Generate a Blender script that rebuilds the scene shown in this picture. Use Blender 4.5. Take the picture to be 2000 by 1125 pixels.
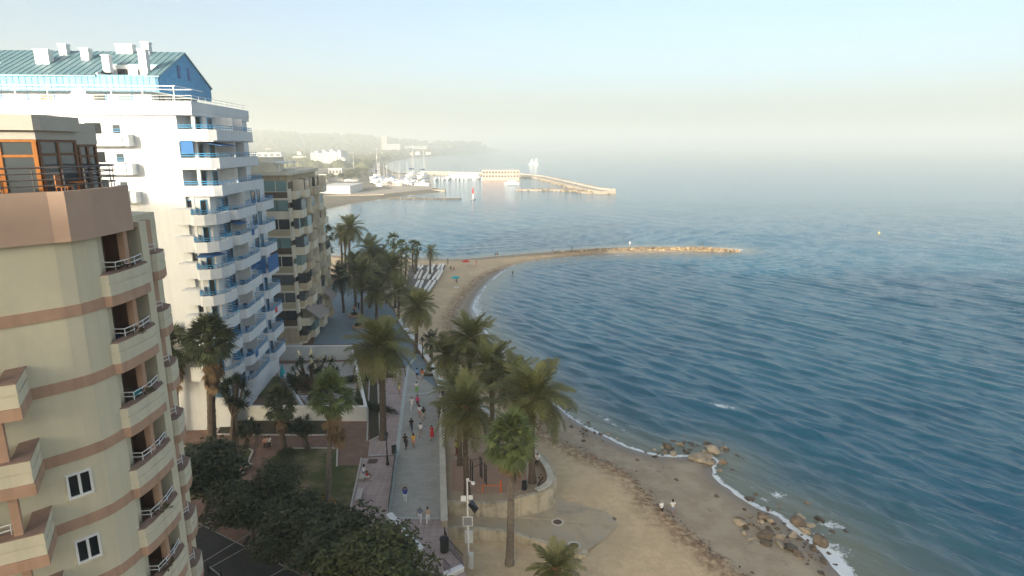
import bpy, bmesh, math, random
import numpy as np
from mathutils import Vector, Matrix, noise as mnoise
from mathutils.geometry import tessellate_polygon

for o in list(bpy.data.objects):
    bpy.data.objects.remove(o)
R = math.radians
sc = bpy.context.scene
COL = sc.collection
random.seed(11)
rng = np.random.default_rng(11)

# ------------------------------------------------------------------ camera
F = 1214.0            # focal length in photo pixels (2000 wide)
HC = 36.0             # camera height over the sea
PITCH = R(12.8)
CP, SP = math.cos(PITCH), math.sin(PITCH)
cd = bpy.data.cameras.new('camera')
cd.sensor_width = 36.0
cd.lens = 36.0 * F / 2000.0
cd.clip_start = 0.2
cd.clip_end = 60000
cam = bpy.data.objects.new('camera', cd)
COL.objects.link(cam)
cam.location = (0, 0, HC)
cam.rotation_euler = (math.pi / 2 - PITCH, 0, 0)
sc.camera = cam

# ------------------------------------------------------------------ daylight
SUN_EL, SUN_AZ = R(11.5), R(205)      # azimuth clockwise from +Y: behind and a little left of the camera
w = bpy.data.worlds.new('World')
sc.world = w
w.use_nodes = True
nt = w.node_tree
bg = nt.nodes['Background']
sky = nt.nodes.new('ShaderNodeTexSky')
sky.sky_type = 'NISHITA'
sky.sun_disc = False
sky.sun_elevation = SUN_EL
sky.sun_rotation = SUN_AZ
sky.air_density = 0.6
sky.dust_density = 4.4
sky.ozone_density = 1.0
sky.altitude = 0
tint = nt.nodes.new('ShaderNodeMix'); tint.data_type = 'RGBA'; tint.blend_type = 'MULTIPLY'
tint.inputs[0].default_value = 1.0; tint.inputs[7].default_value = (.98, .985, .89, 1)
nt.links.new(sky.outputs[0], tint.inputs[6]); nt.links.new(tint.outputs[2], bg.inputs[0])
bg.inputs[1].default_value = 0.13
sd = bpy.data.lights.new('sun', 'SUN')
sd.energy = 3.0
sd.angle = R(0.53)
sd.color = (1.0, 0.90, 0.76)
sun = bpy.data.objects.new('sun', sd)
COL.objects.link(sun)
sdir = Vector((math.sin(SUN_AZ) * math.cos(SUN_EL), math.cos(SUN_AZ) * math.cos(SUN_EL), math.sin(SUN_EL)))
sun.rotation_euler = sdir.to_track_quat('Z', 'Y').to_euler()
sun.location = (-120, -120, 120)
sc.view_settings.view_transform = 'Standard'
sc.view_settings.look = 'None'
sc.view_settings.gamma = 1.0
sc.view_settings.use_curve_mapping = False
sc.view_settings.exposure = 1.6
sc.render.engine = 'CYCLES'
cy = sc.cycles
cy.use_denoising = True
cy.max_bounces = 6
cy.diffuse_bounces = 3
cy.glossy_bounces = 3
cy.transmission_bounces = 3
cy.transparent_max_bounces = 4
cy.volume_bounces = 2
cy.caustics_reflective = False
cy.caustics_refractive = False
cy.sample_clamp_indirect = 8

# ------------------------------------------------------------------ pixel of the photograph -> place in the world
def ray(px, py):
    u = (px - 1000.0) / F
    v = -(py - 562.5) / F
    return (u, CP + v * SP, -SP + v * CP)
def G(px, py, z=3.0):
    d = ray(px, py); t = (z - HC) / d[2]
    return (d[0] * t, d[1] * t, z)
def G2(px, py, z=3.0):
    return G(px, py, z)[:2]
def AT(px, py, Y):
    d = ray(px, py); t = Y / d[1]
    return (d[0] * t, Y, HC + d[2] * t)

# ------------------------------------------------------------------ mesh building helpers
OFF = {}
class MB:
    def __init__(s):
        s.v = []; s.f = []; s.fr = None
    def add(s, vs, fs):
        n = len(s.v)
        s.v.extend(tuple(p) for p in vs)
        s.f.extend(tuple(i + n for i in f) for f in fs)
        return s
    def box(s, x0, x1, y0, y1, z0, z1):
        vs = [(x0,y0,z0),(x1,y0,z0),(x1,y1,z0),(x0,y1,z0),(x0,y0,z1),(x1,y0,z1),(x1,y1,z1),(x0,y1,z1)]
        return s.add(vs, [(0,3,2,1),(4,5,6,7),(0,1,5,4),(1,2,6,5),(2,3,7,6),(3,0,4,7)])
    def frame(s, o, e, n):
        s.fr = (o, e, n); return s
    def pt(s, a, t, z):
        o, e, n = s.fr
        return (o[0] + e[0]*a + n[0]*t, o[1] + e[1]*a + n[1]*t, z)
    def fb(s, s0, s1, t0, t1, z0, z1):
        p = s.pt
        vs = [p(s0,t0,z0),p(s1,t0,z0),p(s1,t1,z0),p(s0,t1,z0),p(s0,t0,z1),p(s1,t0,z1),p(s1,t1,z1),p(s0,t1,z1)]
        fs = [(0,3,2,1),(4,5,6,7),(0,1,5,4),(1,2,6,5),(2,3,7,6),(3,0,4,7)]
        o, e, n = s.fr
        if e[0]*n[1] - e[1]*n[0] < 0: fs = [f[::-1] for f in fs]
        return s.add(vs, fs)
    def seg(s, p, q, th, z0, z1, side=0.0):
        """box standing along the line p-q, thickness th; side shifts it along the left normal"""
        dx, dy = q[0]-p[0], q[1]-p[1]; L = math.hypot(dx, dy) or 1e-6
        nx, ny = -dy/L, dx/L
        a, b = side - th/2, side + th/2
        z0a, z0b = z0 if isinstance(z0, (tuple, list)) else (z0, z0)
        z1a, z1b = z1 if isinstance(z1, (tuple, list)) else (z1, z1)
        vs = [(p[0]+nx*b,p[1]+ny*b,z0a),(p[0]+nx*a,p[1]+ny*a,z0a),(q[0]+nx*a,q[1]+ny*a,z0b),(q[0]+nx*b,q[1]+ny*b,z0b),
              (p[0]+nx*b,p[1]+ny*b,z1a),(p[0]+nx*a,p[1]+ny*a,z1a),(q[0]+nx*a,q[1]+ny*a,z1b),(q[0]+nx*b,q[1]+ny*b,z1b)]
        return s.add(vs, [(0,3,2,1),(4,5,6,7),(0,1,5,4),(1,2,6,5),(2,3,7,6),(3,0,4,7)])
    def band(s, pts, th, z0, z1, inside=True):
        """wall of thickness th along an open polyline, mitred; the given line is the outer face, thickness goes to its left"""
        n = len(pts); offs = []
        for i in range(n):
            ds = []
            if i > 0: ds.append((pts[i][0]-pts[i-1][0], pts[i][1]-pts[i-1][1]))
            if i < n-1: ds.append((pts[i+1][0]-pts[i][0], pts[i+1][1]-pts[i][1]))
            ns = []
            for dx, dy in ds:
                L = math.hypot(dx, dy); ns.append((-dy/L, dx/L))
            mx = sum(a[0] for a in ns)/len(ns); my = sum(a[1] for a in ns)/len(ns)
            k = 1.0/max(0.3, mx*mx+my*my)
            offs.append((pts[i][0]+mx*k*th, pts[i][1]+my*k*th))
        zf0 = z0 if callable(z0) else (lambda i: z0)
        zf1 = z1 if callable(z1) else (lambda i: z1)
        vs = []
        for i in range(n):
            vs += [(pts[i][0],pts[i][1],zf0(i)),(offs[i][0],offs[i][1],zf0(i)),(offs[i][0],offs[i][1],zf1(i)),(pts[i][0],pts[i][1],zf1(i))]
        fs = []
        for i in range(n-1):
            a, b = 4*i, 4*(i+1)
            fs += [(a,b,b+3,a+3),(a+3,b+3,b+2,a+2),(a+2,b+2,b+1,a+1),(a+1,b+1,b,a)]
        e = 4*(n-1)
        fs += [(0,3,2,1),(e,e+1,e+2,e+3)]
        return s.add(vs, fs)
    def prism(s, poly, z0, z1, bottom=False):
        n = len(poly)
        A = sum(poly[i][0]*poly[(i+1)%n][1]-poly[(i+1)%n][0]*poly[i][1] for i in range(n))
        if A < 0: poly = poly[::-1]
        vs = [(p[0],p[1],z0) for p in poly] + [(p[0],p[1],z1) for p in poly]
        fs = [(i,(i+1)%n,n+(i+1)%n,n+i) for i in range(n)]
        tri = tessellate_polygon([[Vector((p[0],p[1],0)) for p in poly]])
        for t in tri:
            a, b, c = [poly[i] for i in t]
            if (b[0]-a[0])*(c[1]-a[1])-(b[1]-a[1])*(c[0]-a[0]) < 0: t = t[::-1]
            fs.append(tuple(n+i for i in t))
            if bottom: fs.append(tuple(t[::-1]))
        return s.add(vs, fs)
    def sheet(s, poly, z):
        pts = [(p[0],p[1],z if len(p) < 3 or z is not None else p[2]) for p in poly]
        tri = tessellate_polygon([[Vector((p[0],p[1],0)) for p in poly]])
        fs = []
        for t in tri:
            a, b, c = [poly[i] for i in t]
            if (b[0]-a[0])*(c[1]-a[1])-(b[1]-a[1])*(c[0]-a[0]) < 0: t = t[::-1]
            fs.append(tuple(t))
        return s.add(pts, fs)
    def tube(s, pts, r, n=6, cap=True):
        pts = [Vector(p) for p in pts]; m = len(pts)
        rs = r if isinstance(r, (list, tuple)) else [r]*m
        vs = []; up = Vector((0,0,1))
        for i, p in enumerate(pts):
            d = (pts[min(i+1,m-1)] - pts[max(i-1,0)])
            d = d.normalized() if d.length > 1e-9 else up
            a = d.cross(up)
            if a.length < 1e-3: a = d.cross(Vector((0,1,0)))
            a.normalize(); b = d.cross(a).normalized()
            for k in range(n):
                t = 2*math.pi*k/n
                vs.append(p + a*math.cos(t)*rs[i] + b*math.sin(t)*rs[i])
        fs = []
        for i in range(m-1):
            for k in range(n):
                fs.append((i*n+k, (i+1)*n+k, (i+1)*n+(k+1)%n, i*n+(k+1)%n))
        if cap:
            fs.append(tuple(range(n))); fs.append(tuple((m-1)*n+k for k in range(n-1,-1,-1)))
        return s.add(vs, fs)
    def lathe(s, prof, c=(0,0,0), n=12):
        vs = []; m = len(prof)
        for r, z in prof:
            for k in range(n):
                t = 2*math.pi*k/n
                vs.append((c[0]+r*math.cos(t), c[1]+r*math.sin(t), c[2]+z))
        fs = []
        for i in range(m-1):
            for k in range(n):
                fs.append((i*n+k, i*n+(k+1)%n, (i+1)*n+(k+1)%n, (i+1)*n+k))
        fs.append(tuple(range(n-1,-1,-1))); fs.append(tuple((m-1)*n+k for k in range(n)))
        return s.add(vs, fs)
    def quad(s, a, b, c, d):
        return s.add([a,b,c,d], [(0,1,2,3)])
    def mesh(s, name, m=None, smooth=False, off=(0,0,0)):
        me = bpy.data.meshes.new(name)
        vs = [(p[0]-off[0],p[1]-off[1],p[2]-off[2]) for p in s.v]
        me.from_pydata(vs, [], s.f)
        if m: me.materials.append(m)
        if smooth: me.polygons.foreach_set('use_smooth', [True]*len(me.polygons))
        me.update()
        return me
    def build(s, name, m, parent=None, smooth=False):
        """parts are given in world coordinates; a parent without rotation keeps them there"""
        off = OFF.get(parent.name, (0,0,0)) if parent else (0,0,0)
        o = bpy.data.objects.new(name, s.mesh(name, m, smooth, off))
        COL.objects.link(o)
        if parent: o.parent = parent
        OFF[o.name] = off
        return o

def tag(o, label=None, cat=None, group=None, kind=None):
    if label: o['label'] = label
    if cat: o['category'] = cat
    if group: o['group'] = group
    if kind: o['kind'] = kind
    return o
def thing(name, label, cat, loc=(0,0,0), rz=0.0, group=None):
    o = bpy.data.objects.new(name, None)
    COL.objects.link(o)
    o.empty_display_size = 0.3
    o.location = loc; o.rotation_euler = (0,0,rz)
    OFF[o.name] = tuple(loc)
    return tag(o, label, cat, group)
def inst(name, me, parent=None, loc=(0,0,0), rot=(0,0,0), scale=(1,1,1)):
    o = bpy.data.objects.new(name, me)
    COL.objects.link(o)
    if parent: o.parent = parent
    o.location = loc; o.rotation_euler = rot
    o.scale = scale if isinstance(scale, (tuple, list)) else (scale,)*3
    OFF[o.name] = OFF.get(parent.name, (0,0,0)) if parent else (0,0,0)
    return o
def copy_tree(o, parent=None):
    c = o.copy(); COL.objects.link(c)
    if parent: c.parent = parent
    OFF[c.name] = OFF.get(o.name, (0,0,0))
    for ch in list(o.children): copy_tree(ch, c)
    return c
def structure(o): return tag(o, kind='structure')

# ------------------------------------------------------------------ materials
def mat(name, c1, c2=None, scale=1.0, rough=0.8, bump=0.0, bscale=20.0, rand=0.0, spec=0.3, metal=0.0, stretch=None, c3=None, detail=5.0, trans=0.0, joints=None, streak=0.0):
    m = bpy.data.materials.new(name); m.use_nodes = True
    t = m.node_tree; N = t.nodes; L = t.links
    b = N['Principled BSDF']
    b.inputs['Roughness'].default_value = rough
    b.inputs['Specular IOR Level'].default_value = spec
    b.inputs['Metallic'].default_value = metal
    c1 = tuple(c1) + (1,); col = None
    geo = N.new('ShaderNodeNewGeometry')
    vec = geo.outputs['Position']
    if stretch:
        mp = N.new('ShaderNodeMapping'); mp.inputs['Scale'].default_value = stretch
        L.new(vec, mp.inputs[0]); vec = mp.outputs[0]
    if c2 is not None:
        nz = N.new('ShaderNodeTexNoise'); nz.inputs['Scale'].default_value = scale; nz.inputs['Detail'].default_value = detail
        nz.inputs['Roughness'].default_value = 0.62
        L.new(vec, nz.inputs['Vector'])
        cr = N.new('ShaderNodeValToRGB')
        cr.color_ramp.elements[0].position = 0.33; cr.color_ramp.elements[0].color = c1
        cr.color_ramp.elements[1].position = 0.67; cr.color_ramp.elements[1].color = tuple(c2) + (1,)
        if c3 is not None:
            e = cr.color_ramp.elements.new(0.5); e.color = tuple(c3) + (1,)
        L.new(nz.outputs['Fac'], cr.inputs[0]); col = cr.outputs[0]
    if joints:
        bt = N.new('ShaderNodeTexBrick'); bt.inputs['Scale'].default_value = 1.0; bt.offset = joints[3] if len(joints) > 3 else .5
        bt.inputs['Brick Width'].default_value = joints[0]; bt.inputs['Row Height'].default_value = joints[1]; bt.inputs['Mortar Size'].default_value = joints[2]
        bt.inputs['Color1'].default_value = (1,1,1,1); bt.inputs['Color2'].default_value = (.86,.86,.86,1); bt.inputs['Mortar'].default_value = (.55,.53,.5,1)
        L.new(geo.outputs['Position'], bt.inputs['Vector'])
        mj = N.new('ShaderNodeMix'); mj.data_type = 'RGBA'; mj.blend_type = 'MULTIPLY'; mj.inputs[0].default_value = .8
        L.new(col, mj.inputs[6]); L.new(bt.outputs['Color'], mj.inputs[7]); col = mj.outputs[2]
    if streak:
        ms = N.new('ShaderNodeMapping'); ms.inputs['Scale'].default_value = (2.2,2.2,.10); L.new(geo.outputs['Position'], ms.inputs[0])
        ns = N.new('ShaderNodeTexNoise'); ns.inputs['Scale'].default_value = 1.0; ns.inputs['Detail'].default_value = 6; L.new(ms.outputs[0], ns.inputs['Vector'])
        mr = N.new('ShaderNodeMapRange'); mr.inputs[1].default_value = .48; mr.inputs[2].default_value = .75; mr.inputs[3].default_value = 1.0; mr.inputs[4].default_value = 1-streak
        L.new(ns.outputs['Fac'], mr.inputs[0])
        mj = N.new('ShaderNodeMix'); mj.data_type = 'RGBA'; mj.blend_type = 'MULTIPLY'; mj.inputs[0].default_value = 1
        L.new(col, mj.inputs[6]); L.new(mr.outputs[0], mj.inputs[7]); col = mj.outputs[2]
    if rand:
        oi = N.new('ShaderNodeObjectInfo')
        hs = N.new('ShaderNodeHueSaturation')
        ma = N.new('ShaderNodeMapRange'); ma.inputs[3].default_value = 1-rand; ma.inputs[4].default_value = 1+rand
        L.new(oi.outputs['Random'], ma.inputs[0]); L.new(ma.outputs[0], hs.inputs['Value'])
        if col: L.new(col, hs.inputs['Color'])
        else: hs.inputs['Color'].default_value = c1
        col = hs.outputs[0]
    if col: L.new(col, b.inputs['Base Color'])
    else: b.inputs['Base Color'].default_value = c1
    if bump:
        n2 = N.new('ShaderNodeTexNoise'); n2.inputs['Scale'].default_value = bscale; n2.inputs['Detail'].default_value = 4
        L.new(vec, n2.inputs['Vector'])
        bp = N.new('ShaderNodeBump'); bp.inputs['Strength'].default_value = bump; bp.inputs['Distance'].default_value = 0.05
        L.new(n2.outputs['Fac'], bp.inputs['Height']); L.new(bp.outputs[0], b.inputs['Normal'])
    if trans:
        tr = N.new('ShaderNodeBsdfTranslucent'); mx = N.new('ShaderNodeMixShader'); mx.inputs[0].default_value = trans
        if col: L.new(col, tr.inputs[0])
        else: tr.inputs[0].default_value = c1
        L.new(b.outputs[0], mx.inputs[1]); L.new(tr.outputs[0], mx.inputs[2])
        L.new(mx.outputs[0], N['Material Output'].inputs['Surface'])
    return m
def glass(name, c, rough=0.06):
    m = mat(name, c, rough=rough, spec=0.8)
    return m
M = {}
M['cream'] = mat('cream_render', (.72,.66,.48), (.66,.60,.43), scale=.35, rough=.9, bump=.05, bscale=60, c3=(.66,.60,.44), streak=.07)
M['cream_edge'] = mat('cream_trim', (.70,.64,.48), (.65,.59,.44), scale=1.2, rough=.85, streak=.1)
M['pink'] = mat('pink_band_render', (.54,.345,.24), (.47,.295,.20), scale=.7, rough=.9, streak=.2, bump=.08, bscale=50)
M['pink_grey'] = mat('terrace_parapet_render', (.52,.37,.28), (.46,.32,.24), scale=.5, rough=.9, bump=.06, bscale=50)
M['grey_beige'] = mat('penthouse_render', (.52,.49,.42), (.47,.44,.38), scale=.5, rough=.9, bump=.05, bscale=50)
M['tile_ledge'] = mat('terracotta_ledge_tile', (.33,.22,.17), (.26,.17,.13), scale=3, rough=.8)
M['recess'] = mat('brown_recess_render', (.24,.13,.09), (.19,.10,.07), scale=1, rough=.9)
M['wood'] = mat('orange_varnished_wood', (.42,.17,.045), (.33,.12,.03), scale=4, rough=.45, stretch=(1,1,.15))
M['wood_dark'] = mat('brown_shaded_wood', (.20,.095,.045), (.14,.06,.03), scale=4, rough=.5, stretch=(1,1,.15))  # brown chairs; on penthouse sea facets, orange wood with shade in its colour
M['rail_dark'] = mat('dark_rail_metal', (.10,.085,.08), rough=.4, spec=.5)
M['rail_white'] = mat('white_rail_paint', (.80,.80,.78), rough=.4)
M['white'] = mat('white_render', (.69,.71,.72), (.62,.64,.65), scale=.25, rough=.85, bump=.04, bscale=40, c3=(.68,.70,.71), streak=.08)
M['white_trim'] = mat('white_paint', (.82,.82,.81), rough=.6)
M['blue'] = mat('blue_metal_paint', (.08,.35,.62), (.07,.30,.55), scale=1, rough=.45)
M['blue_dark'] = mat('deep_blue_paint', (.02,.085,.27), rough=.45, rand=.2)
M['blue_fabric'] = mat('blue_awning_canvas', (.05,.16,.38), (.045,.14,.32), scale=4, rough=.9)
M['roof_blue'] = mat('pale_blue_roof_sheet', (.13,.24,.28), (.17,.28,.31), scale=.4, rough=.5, metal=.2)
M['skirt_blue'] = mat('sky_blue_cladding', (.12,.36,.55), (.16,.42,.60), scale=.6, rough=.5)
M['glass_dark'] = glass('dark_window_glass', (.018,.022,.026))
M['glass_grey'] = glass('grey_window_glass', (.07,.085,.09))
M['glass_teal'] = glass('teal_balcony_glass', (.16,.27,.26), .12)
M['glass_blue'] = glass('bluish_rail_glass', (.20,.34,.40), .1)
M['tan'] = mat('tan_render', (.58,.47,.31), (.52,.41,.27), scale=.5, rough=.9, bump=.06, bscale=40, streak=.3)
M['tan_light'] = mat('pale_tan_concrete', (.72,.66,.53), (.64,.57,.44), scale=.8, rough=.9)
M['tan_dark'] = mat('olive_tan_panel', (.50,.43,.29), (.44,.36,.24), scale=1, rough=.85, rand=.15)
M['brown_frame'] = mat('brown_window_frame', (.10,.065,.045), rough=.5)
M['awning'] = mat('grey_beige_awning', (.34,.29,.25), (.28,.24,.21), scale=2, rough=.95)
M['plaster_white'] = mat('white_garden_wall', (.66,.66,.63), (.55,.56,.53), scale=.8, rough=.9, bump=.08, bscale=30)
M['kerb'] = mat('pale_kerb_stone', (.55,.51,.46), (.45,.42,.38), scale=3, rough=.85)
M['stone_wall'] = mat('limestone_wall', (.62,.54,.40), (.36,.30,.21), scale=.9, rough=.95, bump=.4, bscale=9, c3=(.55,.47,.345), streak=.35)
M['stone_cap'] = mat('pale_stone_coping', (.62,.58,.49), (.54,.50,.42), scale=1.5, rough=.9, rand=.06)
M['concrete'] = mat('concrete_slab', (.36,.33,.28), (.29,.26,.22), scale=.7, rough=.9, bump=.1, bscale=14, c3=(.33,.30,.25))
M['black'] = mat('black_iron', (.018,.017,.017), rough=.5, spec=.4)
M['grey_metal'] = mat('grey_galvanised_metal', (.35,.36,.36), rough=.4, metal=.4)
M['dark_green'] = mat('dark_green_bin', (.02,.03,.026), rough=.5)
M['orange'] = mat('orange_paint', (.70,.16,.02), rough=.5)
M['red'] = mat('red_paint', (.60,.03,.03), rough=.6)
M['turq'] = mat('turquoise_canvas', (.03,.38,.42), rough=.8)
M['rock'] = mat('brown_shore_rock', (.24,.18,.125), (.09,.068,.05), scale=1.6, rough=.9, bump=.5, bscale=6, rand=.35, c3=(.175,.13,.09))
M['rock_pale'] = mat('pale_tan_boulder', (.44,.36,.26), (.24,.195,.14), scale=1.3, rough=.9, bump=.4, bscale=6, rand=.2)
M['rock_wet'] = mat('wet_dark_rock', (.06,.048,.035), (.12,.09,.06), scale=2.2, rough=.5, bump=.5, bscale=6, rand=.3)
M['rock_sun'] = mat('ochre_breakwater_stone', (.44,.33,.20), (.32,.23,.13), scale=.8, rough=.95, bump=.3, bscale=4, rand=.35)
HAZE_DENSITY = 5.2e-4
# ------------------------------------------------------------------ coast line and signed distances
def pxl(lst, z): return [G2(x, y, z) for x, y in lst]
SHORE_PX = [(1660,1140),(1632,1105),(1602,1072),(1568,1040),(1525,1003),(1478,985),(1440,962),(1405,937),(1394,915),(1410,900),(1385,888),
    (1330,890),(1270,888),(1200,862),(1140,830),(1090,795),(1040,745),(985,690),(955,655),(934,628),(922,602),(934,577),(962,545),
    (1000,518),(1060,507),(1150,500),(1250,497),(1350,495),(1430,492),(1455,489),(1440,485.5),(1350,482.5),(1250,481),(1180,484),
    (1100,489),(1000,497),(900,507),(840,506),(760,500),(690,500),(655,499),(630,497),(606,478),(595,450),(603,424),(630,410),(690,397),
    (760,387),(800,381),(850,377),(871,371),(840,366),(830,352),(835,345),(815,341),(770,336),(750,326),(760,317),(800,309),(880,302.5),
    (960,297.5),(1010,293.5)]
SHORE = [(95,-60),(70,5),(42,28)] + pxl(SHORE_PX, 0.0)
LAND = np.array(SHORE + [(200,7800),(-6000,9500),(-6000,-60)])
def signed_dist(pts, poly, nseg=None):
    """distance to the first nseg edges of poly, positive inside"""
    pts = np.asarray(pts, float); n = len(poly); nseg = nseg or n
    best = np.full(len(pts), 1e18); inside = np.zeros(len(pts), bool)
    x, y = pts[:,0], pts[:,1]
    for i in range(n):
        a = poly[i]; b = poly[(i+1) % n]
        if i < nseg:
            d = b - a; L2 = d @ d
            t = np.clip(((x-a[0])*d[0] + (y-a[1])*d[1]) / L2, 0, 1)
            q = (x-a[0]-t*d[0])**2 + (y-a[1]-t*d[1])**2
            np.minimum(best, q, out=best)
        c = (a[1] > y) != (b[1] > y)
        if c.any():
            xi = (b[0]-a[0])*(y-a[1])/((b[1]-a[1]) if b[1] != a[1] else 1e-9) + a[0]
            inside ^= c & (x < xi)
    return np.sqrt(best) * np.where(inside, 1, -1)
def smooth_line(poly, it=2):
    p = [np.array(q, float) for q in poly]
    for _ in range(it):
        o = [p[0]]
        for a, b in zip(p[:-1], p[1:]):
            o += [a*.75+b*.25, a*.25+b*.75]
        o.append(p[-1]); p = o
    return np.array(p)
SH = smooth_line(SHORE[:3+50], 2)
LANDS = np.vstack([SH, np.array(SHORE[53:]), LAND[-3:]])
NSH = len(LANDS) - 3
def shore_sd(pts): return signed_dist(pts, LANDS, NSH)
def vnoise(x, y, s, seed=0.0, octv=3):
    """cheap smooth value noise built from rotated sines (numpy)"""
    r = np.zeros_like(x); a = 1.0
    rs = np.random.default_rng(int(seed*100)+5)
    for o in range(octv):
        for k in range(4):
            t = rs.uniform(0, 6.28); f = s*(1.9**o)*rs.uniform(.7, 1.3); ph = rs.uniform(0, 6.28)
            r += a*np.sin((x*math.cos(t)+y*math.sin(t))*f + ph)
        a *= .55
    return r/5.0
def smooth(a, b, x):
    t = np.clip((x-a)/(b-a), 0, 1); return t*t*(3-2*t)
def grid_mesh(name, X, Y, Z, m, keep=None, attrs=None, smooth_=True):
    r, c = X.shape
    co = np.stack([X.ravel(), Y.ravel(), Z.ravel()], 1)
    idx = np.arange(r*c).reshape(r, c)
    q = np.stack([idx[:-1,:-1], idx[:-1,1:], idx[1:,1:], idx[1:,:-1]], -1).reshape(-1, 4)
    if keep is not None:
        k = keep.ravel(); q = q[k[q].any(1)]
        used = np.zeros(r*c, bool); used[q.ravel()] = True
        remap = np.cumsum(used)-1; co = co[used]; q = remap[q]
        attrs = {n: a.ravel()[used] for n, a in (attrs or {}).items()}
    me = bpy.data.meshes.new(name)
    me.vertices.add(len(co)); me.vertices.foreach_set('co', co.astype(np.float32).ravel())
    me.loops.add(q.size); me.loops.foreach_set('vertex_index', q.astype(np.int32).ravel())
    me.polygons.add(len(q)); me.polygons.foreach_set('loop_start', (np.arange(len(q))*4).astype(np.int32))
    me.polygons.foreach_set('use_smooth', np.ones(len(q), bool))
    me.update(calc_edges=True); me.validate()
    for n, a in (attrs or {}).items():
        at = me.attributes.new(n, 'FLOAT', 'POINT'); at.data.foreach_set('value', a.ravel().astype(np.float32))
    me.materials.append(m)
    o = bpy.data.objects.new(name, me); COL.objects.link(o)
    return o

# ------------------------------------------------------------------ beach
BERM = smooth_line([(60,-40),(38,20)] + pxl([(1475,1140),(1410,1092),(1345,1040),(1279,980),(1252,950),(1240,932),(1200,906),(1126,875),(1080,852),(1030,810),(975,760),
        (920,705),(885,660),(880,625),(895,590),(930,550),(960,530),(1010,513),(1090,500),(1180,492),(1190,488),(1000,500),(900,509),(700,503),(620,500)], .6), 2)
BERMP = np.vstack([BERM, [(-200,210),(-200,-40)]])
def sand_z(sd, Yv=60.0):
    return np.where(sd > 0, (.70+.45*smooth(95,150,Yv))*(1-np.exp(-np.maximum(sd,0)/9.0)), np.maximum(-3, .11*sd))
gx = np.arange(-140, 72, .55); gy = np.arange(22, 300.5, .55)
X, Y = np.meshgrid(gx, gy)
P = np.stack([X.ravel(), Y.ravel()], 1)
sdv = shore_sd(P).reshape(X.shape)
sdn = sdv + .5*vnoise(X, Y, .35, 1.0)*np.exp(-np.abs(sdv)/6)
bd = signed_dist(P, BERMP, len(BERM)-1).reshape(X.shape)
Z = sand_z(sdn, Y) + .03*vnoise(X, Y, 1.1, 2.0)*smooth(0, 3, sdv) + .09*smooth(-.6, .6, bd + .6*vnoise(X, Y, .5, 4.))*smooth(1, 4, sdv)
Z = np.where((sdv > 6) & (bd > 6), np.minimum(Z, 1.3), Z)

m = bpy.data.materials.new('beach_sand'); m.use_nodes = True
t = m.node_tree; N = t.nodes; L = t.links; B = N['Principled BSDF']
def attr(n):
    a = N.new('ShaderNodeAttribute'); a.attribute_name = n; return a.outputs['Fac']
def math_(op, a, b=None, c=None, clamp=False):
    n = N.new('ShaderNodeMath'); n.operation = op; n.use_clamp = clamp
    for i, v in enumerate((a, b, c)):
        if v is None: continue
        if isinstance(v, (int, float)): n.inputs[i].default_value = v
        else: L.new(v, n.inputs[i])
    return n.outputs[0]
def noise_(scale, detail=4, vec=None, rough=.6):
    n = N.new('ShaderNodeTexNoise'); n.inputs['Scale'].default_value = scale; n.inputs['Detail'].default_value = detail
    n.inputs['Roughness'].default_value = rough
    L.new(vec if vec is not None else geoP, n.inputs['Vector']); return n.outputs['Fac']
def maprange(v, a, b, c=0., d=1.):
    n = N.new('ShaderNodeMapRange'); n.interpolation_type = 'SMOOTHSTEP'
    L.new(v, n.inputs[0]); n.inputs[1].default_value = a; n.inputs[2].default_value = b; n.inputs[3].default_value = c; n.inputs[4].default_value = d
    return n.outputs[0]
def mix_(f, a, b):
    n = N.new('ShaderNodeMix'); n.data_type = 'RGBA'
    if isinstance(f, (int, float)): n.inputs[0].default_value = f
    else: L.new(f, n.inputs[0])
    for i, v in ((6, a), (7, b)):
        if isinstance(v, tuple): n.inputs[i].default_value = v + (1,)
        else: L.new(v, n.inputs[i])
    return n.outputs[2]
geoP = N.new('ShaderNodeNewGeometry').outputs['Position']
nb = noise_(.35, 5); nf = noise_(3.5, 5); ng = noise_(22, 3)
dry = mix_(maprange(nb, .35, .65), (.72,.555,.35), (.65,.49,.30))
nt2 = noise_(.11, 4)
dry = mix_(maprange(nt2, .4, .7, 0, .5), dry, (.47,.35,.22))
dry = mix_(maprange(ng, .45, .75, 0, .6), dry, (.42,.31,.19))
n1_ = noise_(1.15, 6, None, .72)
dry = mix_(maprange(n1_, .42, .62, 0, .5), dry, (.50,.37,.22))
dry = mix_(maprange(nf, .55, .72, 0, .4), dry, (.66,.53,.37))
wet = mix_(maprange(noise_(.5, 5), .35, .65), (.42,.345,.25), (.345,.275,.195))
bdn = math_('ADD', attr('berm'), math_('MULTIPLY', math_('SUBTRACT', noise_(.6, 4), .5), 3.2))
low = mix_(maprange(attr('shore'), .2, 3.2), (.20,.165,.13), wet)
c = mix_(maprange(bdn, -.5, .5), low, dry)
streak = math_('MULTIPLY', maprange(bdn, -.4, .3), maprange(bdn, 3.5, .6))
c = mix_(math_('MULTIPLY', streak, maprange(noise_(1.5, 6, None, .7), .35, .6, .15, .85)), c, (.20,.105,.055))
wr = math_('MULTIPLY', maprange(bdn, -1.1, -.15), maprange(bdn, .5, 0.))
c = mix_(math_('MULTIPLY', wr, maprange(noise_(2.2, 6, None, .75), .45, .6, 0., .9)), c, (.12,.085,.06))
c = mix_(math_('MULTIPLY', maprange(attr('shore'), 10, 3), maprange(noise_(1.3, 6, None, .75), .6, .68, 0., .7)), c, (.075,.055,.04))
L.new(c, B.inputs['Base Color'])
L.new(maprange(attr('shore'), .1, 2.2, .22, .92), B.inputs['Roughness'])
B.inputs['Specular IOR Level'].default_value = .35
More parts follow.
